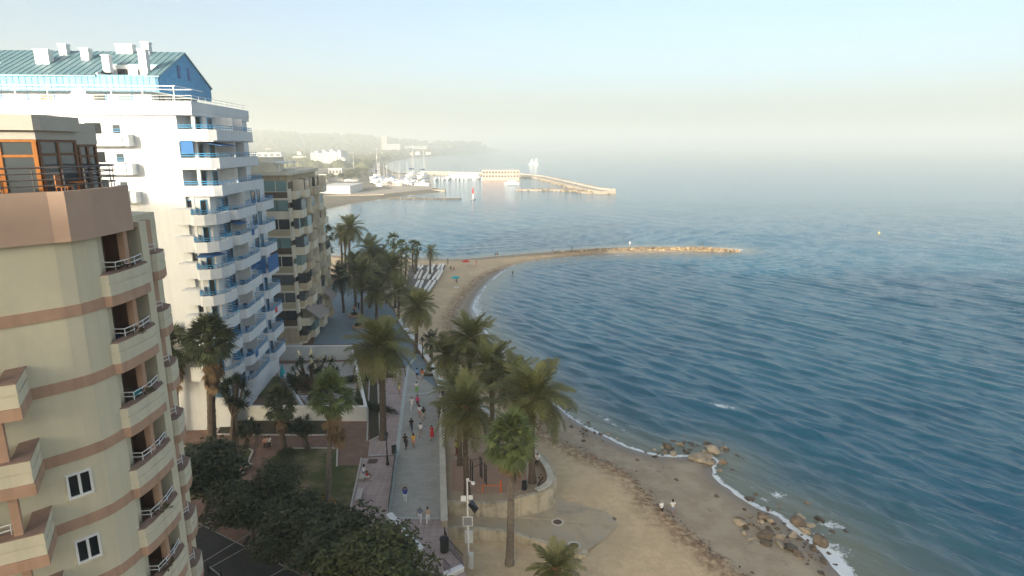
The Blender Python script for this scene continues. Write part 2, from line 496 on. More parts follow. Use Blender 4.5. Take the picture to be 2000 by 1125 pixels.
bp = N.new('ShaderNodeBump'); bp.inputs['Strength'].default_value = .8; bp.inputs['Distance'].default_value = .16
hh = math_('ADD', math_('MULTIPLY', noise_(2.4, 5, None, .65), 1.), math_('MULTIPLY', noise_(9, 3), .35))
L.new(math_('MULTIPLY', hh, maprange(attr('shore'), .5, 6, .05, 1.)), bp.inputs['Height']); L.new(bp.outputs[0], B.inputs['Normal'])
M['sand'] = m
structure(grid_mesh('beach', X, Y, Z, m, keep=(sdv > -14), attrs={'shore': sdv, 'berm': bd}))

# ------------------------------------------------------------------ sea: real waves near, ripples in the normal
rows = list(np.arange(22, 64, .26)); y = rows[-1]
while y < 420: y += .0040*y; rows.append(y)
while y < 15500: y *= 1.045; rows.append(min(y, 13900))
cols = np.concatenate([np.linspace(-1.0, -.48, 24)[:-1], np.arange(-.48, .9, .0040), np.linspace(.9, 1.5, 30)])
yy = np.array(rows); X = yy[:,None]*cols[None,:]; Y = np.repeat(yy[:,None], len(cols), 1)
P = np.stack([X.ravel(), Y.ravel()], 1)
ss = np.full(X.size, -400.0)
nearm = (P[:,1] < 1500)
ss[nearm] = shore_sd(P[nearm])
ss = ss.reshape(X.shape)
d = np.maximum(-ss, 0)
wd = np.array((.80, .60)); wd /= np.linalg.norm(wd)      # offshore direction of the swell
plan = X*wd[0] + Y*wd[1]
bend = 5*vnoise(X, Y, .014, 7., 2) + .7*vnoise(X, Y, .06, 8., 2)
wgt = smooth(0, 60, d)
phase = d*(1-wgt) + (plan - 60.)*wgt + bend*np.clip(d/25, 0, 1)
inb = (Y > 20) & (Y < 190) & (X > -40)
fade = np.clip(1 - (Y-250)/250, 0, 1)
calm = np.clip(d/4, 0, 1)
def swell(lam, amp, ph, sharp=1.0, seed=0.):
    env = .55 + .75*np.clip(vnoise(X, Y, .045, seed, 2)+.35, 0, 1.4)
    s_ = np.sin(2*math.pi*phase/lam + ph + .9*vnoise(X, Y, .09, seed+1, 2))
    return amp*env*(np.exp(sharp*(s_-1))*2-.7)
Z = swell(6.8, .135, 0., 1.3, 20.)*smooth(1.25,.3,Y/190.) + swell(4.1, .06, 1.3, 1.2, 21.)*smooth(1.25,.3,Y/170.) + swell(12.5, .065, .4, 1., 22.)
rw = np.random.default_rng(3)
base = math.atan2(wd[1], wd[0])
for i in range(60):
    lam = .8*(5.5**rw.random()); th = base + rw.normal(0, .24)
    A = .0095*lam**.9
    k = 2*math.pi/lam
    ok = np.clip((lam/(.0040*Y*2.4))-.5, 0, 1)           # only what the grid can carry
    Z += A*ok*np.sin(k*(X*math.cos(th)+Y*math.sin(th)) + rw.uniform(0, 6.28))*(.7+.6*vnoise(X, Y, .05, 30.+i, 1))
Z *= fade*np.clip(.12+.88*smooth(.5, 9, d), 0, 1)
Z += .02*np.exp(-d/1.5)
# foam: swash along the bay, breaking crests, whitewater by the near rocks
nz = vnoise(X, Y, 1.3, 41., 4); nl = vnoise(X, Y, .22, 42., 3)
bayx, bayy = G2(940, 605, 0)
bay = np.exp(-((X-bayx-1)**2+(Y-bayy)**2)/(15.0**2))
corner = np.exp(-((X-G2(1640,1100,0)[0])**2+(Y-G2(1640,1100,0)[1])**2)/(4.5**2))
foam = np.clip(1-d/np.maximum(.02,.08+2.6*bay+1.6*corner+.95*nl), 0, 1)*.85
foam += .5*np.clip(nl+.1,0,1)*smooth(.3,.9,1-np.abs(d-(2.2+1.4*nl))/.8)*(Y<140)
foam += smooth(.2, .5, 1-np.abs(d-(3.8+1.6*nl))/1.2)*(.25+.75*bay)*np.clip(.35+.6*nz, 0, 1)
bx, by = G2(1410, 797, 0)
ax_ = np.array((.74, -.67)); qx = (X-bx)*ax_[0]+(Y-by)*ax_[1]; qy = -(X-bx)*ax_[1]+(Y-by)*ax_[0]
brk = np.exp(-(qx/2.6)**2 - (qy/.8)**2)
foam += .75*brk
Z += .28*np.exp(-(qx/6)**2 - ((qy+.6)/1.3)**2)
foam += corner*np.clip(.8+.9*nz, 0, 1.4)*np.exp(-d/2.2)
rx, ry = G2(1500, 965, 0)
foam += .55*np.exp(-((X-rx)**2/9.+(Y-ry)**2/4.))*np.clip(.5+nz, 0, 1)
rx, ry = G2(1620, 1020, 0)
foam += .5*np.exp(-((X-rx)**2/6.+(Y-ry)**2/6.))*np.clip(.5+nz, 0, 1)
shal = np.exp(-d/4.5)*.9 + .25*np.exp(-d/16.)
fx, fy = G2(1700, 1080, 0)
shal += .22*np.exp(-((X-fx)**2+(Y-fy)**2)/14.**2)

m = bpy.data.materials.new('sea_water'); m.use_nodes = True
t = m.node_tree; N = t.nodes; L = t.links; B = N['Principled BSDF']
geoP = N.new('ShaderNodeNewGeometry').outputs['Position']
deep = mix_(maprange(noise_(.022, 4), .38, .62), (.008,.098,.160), (.014,.125,.19))
deep = mix_(maprange(noise_(.12, 4), .5, .75, 0., .6), deep, (.006,.066,.13))
col = mix_(maprange(attr('shallow'), .06, .95), deep, (.15,.17,.13))
fn_ = math_('ADD', math_('MULTIPLY', math_('SUBTRACT', noise_(.9, 7, None, .72), .5), 2.6), math_('MULTIPLY', math_('SUBTRACT', noise_(5.5, 4, None, .7), .5), 1.0))
fm = maprange(math_('ADD', attr('foam'), math_('MULTIPLY', fn_, maprange(attr('foam'), .02, .25))), .42, .78)
col = mix_(fm, col, (.72,.76,.78))
L.new(col, B.inputs['Base Color'])
L.new(math_('ADD', math_('MULTIPLY', fm, .5), .09), B.inputs['Roughness'])
B.inputs['IOR'].default_value = 1.333
B.inputs['Specular IOR Level'].default_value = .5
def dot_(v):
    n = N.new('ShaderNodeVectorMath'); n.operation = 'DOT_PRODUCT'; L.new(geoP, n.inputs[0]); n.inputs[1].default_value = v; return n.outputs['Value']
def aniso(k, ang):
    c_ = N.new('ShaderNodeCombineXYZ'); a_ = math.radians(ang)
    L.new(dot_((math.cos(a_), math.sin(a_), 0)), c_.inputs[0]); L.new(math_('MULTIPLY', dot_((-math.sin(a_), math.cos(a_), 0)), k), c_.inputs[1]); return c_.outputs[0]
h1 = noise_(.62, 4, aniso(.17, 40), .6); h2 = noise_(1.5, 4, aniso(.24, 50), .62); h3 = noise_(4.2, 3, aniso(.38, 34), .6)
bp = N.new('ShaderNodeBump'); bp.inputs['Strength'].default_value = 1.0; bp.inputs['Distance'].default_value = 1.0
hs_ = math_('ADD', math_('MULTIPLY', h1, .20), math_('ADD', math_('MULTIPLY', h2, .135), math_('MULTIPLY', h3, .048)))
L.new(hs_, bp.inputs['Height']); L.new(bp.outputs[0], B.inputs['Normal'])
M['sea'] = m
structure(grid_mesh('sea', X, Y, Z, m, keep=(ss < 3.0), attrs={'foam': foam, 'shallow': shal}))

# ------------------------------------------------------------------ far land and hills beyond the beach
rows = [299.0]; 
while rows[-1] < 9000: rows.append(rows[-1]*1.011)
yy = np.array(rows); cols = np.concatenate([np.linspace(-.95, -.36, 60)[:-1], np.arange(-.36, .06, .0030)])
X = yy[:,None]*cols[None,:]; Y = np.repeat(yy[:,None], len(cols), 1)
s_ = shore_sd(np.stack([X.ravel(), Y.ravel()], 1)).reshape(X.shape)
Z = np.where(s_ > 0, 1.4*(1-np.exp(-s_/7)), np.maximum(-3, .2*s_))
Z += smooth(25, 60, s_)*1.2 + smooth(150, 1500, s_)*14*(1+.5*vnoise(X, Y, .004, 50., 3))
RIDGE = [(440,262),(500,258),(545,258),(590,264),(640,263),(690,265),(740,269),(780,275),(820,279),(880,281),(960,283),(1040,287)]
az = np.clip(X/np.maximum(Y,1)*1.0, -1, 1)
rp = [(AT(x, y, 3900)[0]/3900, AT(x, y, 3900)[2]) for x, y in RIDGE]
hz = np.interp(az, [a for a, _ in rp], [b for _, b in rp])
bump = np.exp(-((Y-3900)/800.)**2)
Z = np.where(s_ > 60, np.maximum(Z, Z*(1-bump) + (hz + 7*vnoise(X, Y, .004, 52., 4))*bump), Z)
M['far_land'] = mat('dry_coastal_land', (.15,.13,.085), (.075,.09,.045), scale=.012, rough=1, c3=(.23,.19,.135), detail=8)
m2 = M['far_land']; 
structure(grid_mesh('hills', X, Y, Z, m2, keep=(s_ > -20)))
FARX, FARY, FARZ = X, Y, Z
def far_z(x, y):
    i = min(len(yy)-1, max(0, int(math.log(max(y, 299.)/299.)/math.log(1.011))))
    j = int(np.argmin(np.abs(cols - x/y)))
    return float(FARZ[i, j])
# ------------------------------------------------------------------ unseen blocks added behind the viewpoint to keep the low sun off the beach
def plain_block(name, label, x0, x1, y0, y1, z1):
    r = thing(name, label, 'building', ((x0+x1)/2, (y0+y1)/2, 0))
    MB().box(x0, x1, y0, y1, 0, z1).build('wall', M['cream'], r)
    p = MB()
    p.box(x0-.3, x1+.3, y0-.3, y1+.3, z1, z1+.35)
    p.build('parapet', M['pink'], r)
    b = MB()
    for k in range(int(z1//3)):
        b.box(x0+1, x1-1, y0-1.2, y0-.003, 3*k+2.8, 3*k+3.9)
    b.build('balcony_bands', M['cream_edge'], r)
plain_block('shade_block', 'tall cream block added far behind the viewpoint to shade the beach', -139.5, -20, -225, -200, 84.0)
plain_block('shade_block', 'taller cream shade block added beside it far behind the viewpoint', -168, -140, -225, -200, 90.5)

# ------------------------------------------------------------------ cream apartment tower with pink bands
CT = thing('apartment_tower', 'cream apartment tower with pink bands and a glazed rooftop penthouse', 'building', (-19, 24, 0))
BOT = [36-6.64-3*k for k in range(9)]        # undersides of the pink bands, top storey first
Lc = (-17.75, 20.9); Lf = (-.875, -.485); Ln = (.485, -.875)      # left balcony stack: corner, direction, outward normal
wl = [(-22.6,17.6),(-20.6,20.55),(-17.75,23.85),(-17.45,24.35),(-17.3,24.95),(-17.25,25.6)]   # visible curved wall, outer face
body = wl + [(-17.65,25.62),(-17.65,26.5),(-18.05,26.5),(-19.2,26.5),(-19.2,33.4),(-30,36),(-45,36),(-45,8),(-27,8)]
MB().prism(body, 0, 32.6).build('wall', M['cream'], CT)
pier = MB().box(-17.9, -17.3, 28.75, 29.3, 0, 32.6); pier.build('pier', M['cream'], CT)
for zb in BOT:
    b = MB(); b.band(wl[::1], -.05, zb, zb+.46); b.build('floor_band', M['pink'], CT)
# --- sea side balcony, one storey (built for the top storey, copied down)
def balcony_sea(zb):
    o_path = [(-17.28,25.45),(-16.98,25.62),(-16.9,26.2),(-16.9,27.8),(-17.0,28.55),(-17.35,28.95)]
    def shift(pts, d): return [(x-d, y) for x, y in pts]
    p = MB(); p.band(o_path, .28, zb+.46, zb+.92); 
    o2 = shift(o_path, .06); p.band(o2, .22, zb+.92, zb+1.0); p.band(shift(o_path,.02), .28, zb+1.0, zb+1.36)
    par = p.build('balcony', M['cream_edge'], CT)
    MB().prism(o_path + [(-19.2,28.95),(-19.2,25.62)], zb, zb+.46, True).build('slab_band', M['pink'], par)
    MB().band(shift(o_path, .02), .42, zb+1.363, zb+1.41).build('ledge', M['tile_ledge'], par)
    r = MB()
    rp = [(-17.75,26.45),(-17.2,26.5),(-17.15,27.1),(-17.2,27.9),(-17.35,28.7)]
    for h in (1.56, 1.76):
        r.tube([(x,y,zb+h) for x,y in rp], .026, 5)
    for x, y in rp[1:]: r.tube([(x,y,zb+1.4),(x,y,zb+1.76)], .02, 5)
    r.build('railing', M['rail_white'], par)
    MB().box(-17.45,-17.15,27.25,27.52,zb+1.41,zb+3.0).build('pillar', M['pink'], par)
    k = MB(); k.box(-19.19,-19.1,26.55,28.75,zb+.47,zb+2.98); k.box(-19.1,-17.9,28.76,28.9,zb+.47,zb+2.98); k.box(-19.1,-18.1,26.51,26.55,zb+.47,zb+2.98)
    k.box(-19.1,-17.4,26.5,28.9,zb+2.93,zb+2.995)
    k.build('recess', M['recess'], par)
    d = MB(); d.box(-19.09,-19.04,26.7,28.3,zb+.5,zb+2.6); d.build('door', M['glass_dark'], par)
    return par
# --- far balcony stack
def balcony_far(zb):
    c0 = (-18.0,30.9); f = (-.9,-.436)
    a = (c0[0]+f[0]*1.9, c0[1]+f[1]*1.9)
    path = [a, (c0[0]-.12,c0[1]-.05), (c0[0]+.02,c0[1]+.12), (-18.05,31.6), (-18.35,32.4), (-19.2,32.8)]
    p = MB(); p.band(path, .26, zb+.46, zb+.88); p.band([(x-.05,y+.03) for x,y in path], .2, zb+.88, zb+.95); p.band(path, .26, zb+.95, zb+1.35)
    par = p.build('balcony', M['cream_edge'], CT)
    MB().prism(path + [(-19.9,32.8),(-19.9,30.1)], zb, zb+.46, True).build('slab_band', M['pink'], par)
    MB().band([(x-.02,y+.02) for x,y in path], .5, zb+1.353, zb+1.4).build('ledge', M['tile_ledge'], par)
    r = MB()
    rp = [(a[0]+.35,a[1]+.65),(c0[0]-.55,c0[1]+.2),(c0[0]-.35,c0[1]+.7),(-18.6,32.0)]
    for h in (1.58, 1.78): r.tube([(x,y,zb+h) for x,y in rp], .026, 5)
    for x, y in rp: r.tube([(x,y,zb+1.38),(x,y,zb+1.78)], .02, 5)
    r.build('railing', M['rail_white'], par)
    MB().box(-18.95,-18.6,31.5,31.9,zb+1.36,zb+3.0).build('pillar', M['pink'], par)
    return par
# --- left balcony stack (protrudes towards the camera)
def balcony_left(zb):
    fr = (Lc, Lf, Ln)
    p = MB().frame(*fr); p.fb(0,4.5,-.28,0,zb+.46,zb+.9); p.fb(0,4.5,-.28,-.05,zb+.9,zb+.97); p.fb(0,4.5,-.28,0,zb+.97,zb+1.36)
    p.fb(0,.28,-2.6,-.28,zb+.46,zb+.9); p.fb(.05,.28,-2.6,-.28,zb+.9,zb+.97); p.fb(0,.28,-2.6,-.28,zb+.97,zb+1.36)
    par = p.build('balcony', M['cream_edge'], CT)
    MB().frame(*fr).fb(-.04,4.5,-2.6,.05,zb,zb+.458).build('slab_band', M['pink'], par)
    l = MB().frame(*fr); l.fb(-.02,4.5,-.55,.02,zb+1.363,zb+1.41); l.fb(-.02,.6,-2.6,-.55,zb+1.363,zb+1.41); l.build('ledge', M['tile_ledge'], par)
    MB().frame(*fr).fb(.62,.9,-.45,-.17,zb+1.41,zb+3.0).build('pillar', M['pink'], par)
    r = MB().frame(*fr)
    for h in (1.6, 1.82):
        r.tube([r.pt(.95,-.42,zb+h), r.pt(1.5,-.36,zb+h-.03), r.pt(4.5,-.3,zb+h-.05)], .028, 5)
    for s_ in (1.0,1.6,2.2,2.8,3.4,4.0): r.tube([r.pt(s_,-.38,zb+1.4), r.pt(s_,-.38,zb+1.8)], .022, 5)
    r.build('railing', M['rail_white'], par)
    MB().frame(*fr).fb(1.4,3.4,-2.62,-2.55,zb+.5,zb+2.6).build('door', M['glass_dark'], par)
    return par
for fn, ks in ((balcony_sea, range(0,7)), (balcony_far, range(0,8)), (balcony_left, range(1,6))):
    first = fn(BOT[ks[0]])
    for k in ks[1:]:
        c = copy_tree(first, CT); c.location.z = BOT[k]-BOT[ks[0]]
# windows of the plain facet (lower two storeys)
mid = ((wl[1][0]*.12+wl[2][0]*.88), (wl[1][1]*.12+wl[2][1]*.88)); e = Vector((wl[2][0]-wl[1][0], wl[2][1]-wl[1][1])).normalized(); nrm = (e.y, -e.x)
for k, sh in ((2, .06), (3, -.02)):
    zb = BOT[k]
    fr = (mid, (e.x, e.y), nrm)
    wmb = MB().frame(*fr)
    w0, w1, z0, z1 = -.46+sh, .46+sh, zb-1.62, zb-.52
    for a, b_, c_, d_ in ((w0,w0+.09,z0,z1),(w1-.09,w1,z0,z1),(w0+.09,w1-.09,z0,z0+.09),(w0+.09,w1-.09,z1-.09,z1),((w0+w1)/2-.05,(w0+w1)/2+.05,z0+.09,z1-.09)):
        wmb.fb(a,b_,-.02,.07,c_,d_)
    f_ = wmb.build('window', M['rail_white'], CT)
    MB().frame(*fr).fb(w0+.08,w1-.08,-.02,.02,z0+.08,z1-.08).build('pane', M['glass_dark'], f_)
    MB().frame(*fr).fb(w0-.06,w1+.06,-.02,.12,z0-.08,z0-.003).build('sill', M['cream_edge'], f_)
# --- rooftop terrace
pp = [(-23.2,16.0),(-20.75,20.0),(-17.6,23.72),(-17.15,24.0),(-16.95,25.2),(-16.95,27.75)]
MB().prism([(x-.12,y+.02) for x,y in pp] + [(-17.45,28.25),(-18.5,28.6),(-30,28.6),(-30,12)], 32.4, 33.95).build('terrace_slab', M['pink'], CT)
MB().band(pp + [(-17.4,28.3)], .32, 32.39, 34.33).build('terrace_parapet', M['pink_grey'], CT)
rp = [(-23.1,16.2),(-20.65,20.1),(-17.6,23.86),(-17.3,24.15),(-17.12,25.2),(-17.12,26.6),(-17.2,27.2),(-17.45,27.75),(-17.9,28.05),(-18.6,28.15),(-19.6,28.15)]
r = MB()
for h in (.22, .45, .68): r.tube([(x,y,34.33+h) for x,y in rp], .028, 6)
r.tube([(x,y,34.33+.9) for x,y in rp], .04, 6)
rail = r.build('terrace_railing', M['rail_dark'], CT)
def along(pts, step):
    out = []; acc = 0
    for a, b in zip(pts[:-1], pts[1:]):
        L = math.hypot(b[0]-a[0], b[1]-a[1]); d = acc
        while d < L:
            out.append((a[0]+(b[0]-a[0])*d/L, a[1]+(b[1]-a[1])*d/L)); d += step
        acc = d-L
    return out
for x, y in along(rp, 1.0):
    MB().tube([(x,y,34.25),(x,y,35.24)], .024, 5).build('post', M['rail_dark'], rail)
# --- glazed penthouse: orange wooden frames, painted browner for shade on the sea facets
pc = (-18.45, 24.75)
f1 = (-.866, -.5); n1 = (.5, -.866)         # facet turned to the camera, going left
f2 = (-.035, .999); n2 = (.999, .035)       # facet along the sea
e2 = (pc[0]+f2[0]*2.45, pc[1]+f2[1]*2.45); e3 = (-18.85, 27.2); e4 = (-19.0, 29.2)
a1 = (pc[0]+f1[0]*6, pc[1]+f1[1]*6)
roofp = [a1, pc, e2, e3, e4, (-28,29.2), (-30,20)]
MB().prism([(x-.35 if i in (1,2,3,4) else x, y+(.15 if i == 1 else 0)) for i, (x, y) in enumerate(roofp)], 33.951, 34.0).build('terrace_floor', M['tile_ledge'], CT)
rf = MB().prism([(a1[0]+.12,a1[1]-.2),(pc[0]+.12,pc[1]-.2),(pc[0]+.2,pc[1]+.1),(e2[0]+.18,e2[1]+.05),(e3[0]+.0,e2[1]+.06),(-30,27.0),(-31,20)], 36.62, 37.2, True)
rf.prism([(-18.82,27.3),(-18.98,29.2),(-28,29.2),(-28,27.3)], 36.6, 37.0, True)
rf.build('penthouse_roof', M['grey_beige'], CT)
wl_ = MB(); wl_.frame(pc, f1, n1).fb(0,6,-.2,.0,36.28,36.618); wl_.frame(pc, f2, n2).fb(0,2.45,-.2,0,36.28,36.618); wl_.frame((-18.85,27.25),(-.05,.999),(.999,.05)).fb(0,1.9,-.2,0,36.1,36.598)
wl_.build('penthouse_wall', M['grey_beige'], CT)
def glazed(fr, s0, s1, z0, z1, mulls, frame_m, trans, w_=.07):
    f_ = MB().frame(*fr)
    f_.fb(s0,s1,-.12,-.02,z1-.1,z1); f_.fb(s0,s1,-.12,-.02,z0,z0+.1)
    for s_ in mulls: f_.fb(s_-w_,s_+w_,-.13,-.01,z0+.1,z1-.1)
    f_.fb(s0,s1,-.115,-.025,trans,trans+.1)
    o = f_.build('glazed_front', frame_m, CT)
    for a, b in zip(mulls[:-1], mulls[1:]):
        MB().frame(*fr).fb(a+w_,b-w_,-.08,-.06,z0+.1,trans).build('pane', M['glass_grey'], o)
        MB().frame(*fr).fb(a+w_,b-w_,-.08,-.06,trans+.1,z1-.1).build('pane', M['glass_grey'], o)
glazed((pc,f1,n1), 0, 6, 34.0, 36.28, [.09,1.2,2.3,3.4,4.5,5.6], M['wood'], 35.6)
glazed((pc,f2,n2), .1, 2.45, 34.0, 36.28, [.17,1.25,2.36], M['wood_dark'], 35.65)
glazed(((-18.87,27.25),(-.05,.999),(.999,.05)), 0, 1.9, 34.0, 36.1, [.07,.6,1.2,1.8], M['wood_dark'], 35.55)
# --- things standing on the terrace and balconies
def chair(label, loc, rz, m_, group=None):
    r = thing('chair', label, 'chair', loc, rz, group)
    z = 0
    def part(name, mb): 
        o = bpy.data.objects.new(name, mb.mesh(name, m_)); COL.objects.link(o); o.parent = r; OFF[o.name] = (0,0,0)
    part('seat', MB().box(-.23,.23,-.22,.22,.42,.46))
    part('backrest', MB().box(-.23,.23,.18,.22,.47,.9))
    for sx in (-.2,.2):
        for sy in (-.19,.19): part('leg', MB().box(sx-.02,sx+.02,sy-.02,sy+.02,0,.419))
    return r
def table(label, loc, m_, w_=.45, h=.74):
    r = thing('table', label, 'table', loc)
    for nm, mb in [('tabletop', MB().lathe([(w_,h-.04),(w_,h)], n=14)), ('leg', MB().tube([(0,0,.03),(0,0,h-.041)], .04, 6)), ('base', MB().lathe([(.25,0),(.22,.03)], n=10))]:
        o = bpy.data.objects.new(nm, mb.mesh(nm, m_)); COL.objects.link(o); o.parent = r
    return r
M['wood_chair'] = mat('orange_wood_furniture', (.45,.18,.05), (.36,.13,.035), scale=5, rough=.5)
chair('orange wooden chair on the rooftop terrace by the left door frame', (-18.75,22.8,34.0), .6, M['wood_chair'])
table('round orange wooden table on the rooftop terrace', (-19.2,22.6,34.0), M['wood_chair'])
chair('orange wooden chair on the rooftop terrace behind the railing corner', (-17.95,25.2,34.0), 1.8, M['wood_chair'])
table('low wooden table beside the sea side penthouse glazing', (-18.0,26.1,34.0), M['wood_chair'], .35, .6)
chair('dark chair at the curved end of the rooftop railing', (-18.1,27.3,34.0), 2.4, M['rail_dark'])
M['navy'] = mat('navy_cushion_fabric', (.03,.04,.13), (.02,.03,.09), scale=5, rough=.95)
M['wicker'] = mat('grey_brown_wicker', (.20,.16,.12), (.13,.10,.075), scale=14, rough=.9, bump=.3)
M['teal_fabric'] = mat('teal_towel_cloth', (.03,.30,.33), (.025,.25,.28), scale=4, rough=.95)
chair('white chair on the uppermost sea side balcony of the cream tower', (-17.75,26.85,BOT[0]+.46), 2.0, M['rail_white'])
sf = thing('daybed', 'navy blue cushioned daybed on the second balcony of the cream tower', 'daybed', (-17.95,27.0,BOT[1]+.46))
MB().box(-18.4,-17.45,26.6,27.2,BOT[1]+.46,BOT[1]+.85).build('frame', M['rail_white'], sf)
MB().box(-18.38,-17.47,26.62,27.18,BOT[1]+.853,BOT[1]+1.25).build('cushion', M['navy'], sf)
MB().box(-18.38,-17.6,26.64,26.8,BOT[1]+1.253,BOT[1]+1.5).build('backrest', M['navy'], sf)
wc = thing('armchair', 'round backed wicker armchair on the third balcony of the cream tower', 'armchair', (-17.8,26.9,BOT[2]+.46))
MB().lathe([(.3,0),(.34,.45),(.3,.5)], c=(-17.85,26.9,BOT[2]+.46), n=12).build('seat', M['wicker'], wc)
bk = MB()
ar = [(-17.85+.36*math.cos(t), 26.9+.36*math.sin(t)) for t in np.linspace(.3, 3.3, 9)]
bk.band(ar, .05, BOT[2]+.9, lambda i: BOT[2]+1.35+.35*math.sin(math.pi*i/8)); bk.build('backrest', M['wicker'], wc)
tw = MB().box(-17.3,-17.24,26.55,27.15,BOT[2]+1.42,BOT[2]+1.74).build('towel', M['teal_fabric'])
tag(tw, 'teal towel hung on the railing of the third balcony of the cream tower', 'towel')
M['plant_leaf'] = mat('balcony_plant_leaves', (.07,.085,.03), (.13,.09,.05), scale=6, rough=.8)
def leaf_tuft(n, r, h, size, seed):
    q = np.random.default_rng(seed); mb = MB()
    for i in range(n):
        a = q.uniform(0, 6.28); rr = r*math.sqrt(q.random()); z = h*q.random()*(1-.5*rr/r)
        c = Vector((rr*math.cos(a), rr*math.sin(a), z)); d = Vector((math.cos(a), math.sin(a), q.uniform(.1,1.1))).normalized()*size
        s_ = d.cross(Vector((0,0,1))).normalized()*size*.3
        mb.add([c-s_*.4, c+d*.5-s_, c+d, c+d*.5+s_], [(0,1,2,3)])
    return mb
tuft_me = leaf_tuft(60, .32, .32, .2, 4).mesh('foliage', M['plant_leaf'])
for k, nm in ((0,'uppermost'),(1,'second'),(2,'third'),(3,'fourth'),(4,'fifth'),(5,'sixth')):
    if k == 3: continue
    o = inst('potted_plant', tuft_me, None, (-17.12, 26.95, BOT[k]+1.4), (0,0,k*1.3), (.8,1.5,.9))
    tag(o, f'dry green and brown plants on the ledge of the {nm} sea side balcony', 'plant')
# ------------------------------------------------------------------ white tower with blue details
WT = thing('white_apartment_tower', 'tall white apartment tower with blue railings and a blue gabled penthouse roof', 'building', (-40, 80, 0))
WO = (-36.0, 69.0); We = (-.087, .9962); Wn = (.9962, .087)
def wf(): return MB().frame(WO, We, Wn)
wp = MB().frame(WO, We, Wn).pt
ZL = [9.67+3*k for k in range(-1, 10)]     # undersides of the balconies; index 0 is k=-1
def zk(k): return 9.67+3*k
b = wf()
b.fb(0, 20, -45, 0, 0, 39.3); b.fb(20.003, 26.5, -45, -5, 0, 39.3)
b.build('wall', M['white'], WT)
b = wf(); b.fb(3.0, 18, .003, 1.6, 30.603, 39.297); b.build('wall', M['white'], WT)
b = wf(); b.fb(.4, 20.5, .003, 2.4, 0, 30.6); b.build('wall', M['white'], WT)
# roof terrace slab and parapet
b = wf(); b.fb(-.35, 18.4, -45, 1.8, 39.303, 39.75); b.fb(18.4, 26.9, -45, -4.8, 39.303, 39.75); b.fb(-.4,-.1,-45,1.85,39.753,40.75); b.fb(-.1,18.45,1.55,1.85,39.753,40.75); b.fb(18.15,18.45,-4.8,1.55,39.753,40.75); b.fb(18.45,26.9,-5.1,-4.8,39.753,40.75)
b.build('terrace_parapet', M['white'], WT)
# --- balconies
def w_balcony(path, zb, back, door_s, name='balcony', rail=True, lowrail=.5, doors=None, closed=None):
    """path: outer line in (s,t), back: points closing the slab against the wall"""
    W_ = [wp(s_,t_,0)[:2] for s_,t_ in path]
    Bk = [wp(s_,t_,0)[:2] for s_,t_ in back]
    p = MB(); p.band(W_, .14, zb+.18, zb+1.15); p.prism(W_+Bk, zb, zb+.18, True)
    o = p.build(name, M['white'], WT)
    if rail:
        r = MB()
        ins = [(x*.985+sum(q[0] for q in W_)/len(W_)*.015, y*.985+sum(q[1] for q in W_)/len(W_)*.015) for x, y in W_]
        for h in (1.38, 1.62): r.tube([(x,y,zb+h) for x,y in ins], .035, 5)
        for x, y in along(ins, .9): r.tube([(x,y,zb+1.14),(x,y,zb+1.62)], .025, 4)
        r.build('railing', M['blue'], o)
    return o
def openings(o, zb, recs, m_=None):
    """dark glazed doors with blue frames set on the wall behind the balcony; recs: (s0,s1,t0,t1)"""
    for s0, s1, t0, t1 in recs:
        f_ = wf(); f_.fb(s0,s1,t0,t1,zb+.2,zb+2.5)
        f_.build('door', M['glass_dark'], o)
        g = wf()
        ds = s1-s0 > t1-t0
        if ds:
            g.fb(s0-.08,s0-.002,t0-.03,t1+.05,zb+.2,zb+2.58); g.fb(s1+.002,s1+.08,t0-.03,t1+.05,zb+.2,zb+2.58); g.fb(s0,s1,t0-.03,t1+.05,zb+2.502,zb+2.58)
        else:
            g.fb(s0-.05,s1+.03,t0-.08,t0-.002,zb+.2,zb+2.58); g.fb(s0-.05,s1+.03,t1+.002,t1+.08,zb+.2,zb+2.58); g.fb(s0-.05,s1+.03,t0,t1,zb+2.502,zb+2.58)
        g.build('door_frame', M['blue'], o)
# upper three floors: long set back balconies with a recess at the corner
for k in (7, 8, 9):
    zb = zk(k); L_ = 12.6+(9-k)*1.5; zt_ = zb+3.0 if k < 9 else 39.3
    o = w_balcony([(.02,.02),(-.25,.12),(-.25,3.2),(.35,3.9),(L_,3.9),(L_,1.6)], zb, [(3.0,1.6),(3.0,.02)], None)
    openings(o, zb, [(4.2,5.4,1.6,1.66),(7.2,8.6,1.6,1.66),(10.4,11.4,1.6,1.66),(2.94,3.0,.5,1.3)])
    for a in ((.3,.62,1.4,1.75,zb+1.15,zt_),(6.2,6.4,1.6,3.7,zb+.18,zt_),(9.6,9.75,1.6,3.7,zb+.18,zt_)): wf().fb(*a).build('column', M['white'], o)
    if k < 9: wf().fb(.0,L_-.3,.02,3.6,zt_-.12,zt_-.003).build('ceiling', M['white'], o)
zb = zk(8); p = wp
wf().fb(-.2,-.14,.2,1.5,zb+1.6,zb+2.95).build('awning', M['blue_fabric'], WT)
a_ = wf(); a_.add([p(.7,1.9,zb+2.85),p(5.5,1.9,zb+2.85),p(5.5,4.2,zb+2.4),p(.7,4.2,zb+2.4),p(.7,1.9,zb+2.9),p(5.5,1.9,zb+2.9),p(5.5,4.22,zb+2.45),p(.7,4.22,zb+2.45)],
    [(0,1,2,3),(7,6,5,4),(0,4,5,1),(1,5,6,2),(2,6,7,3),(3,7,4,0)]); a_.build('awning', M['blue_fabric'], WT)
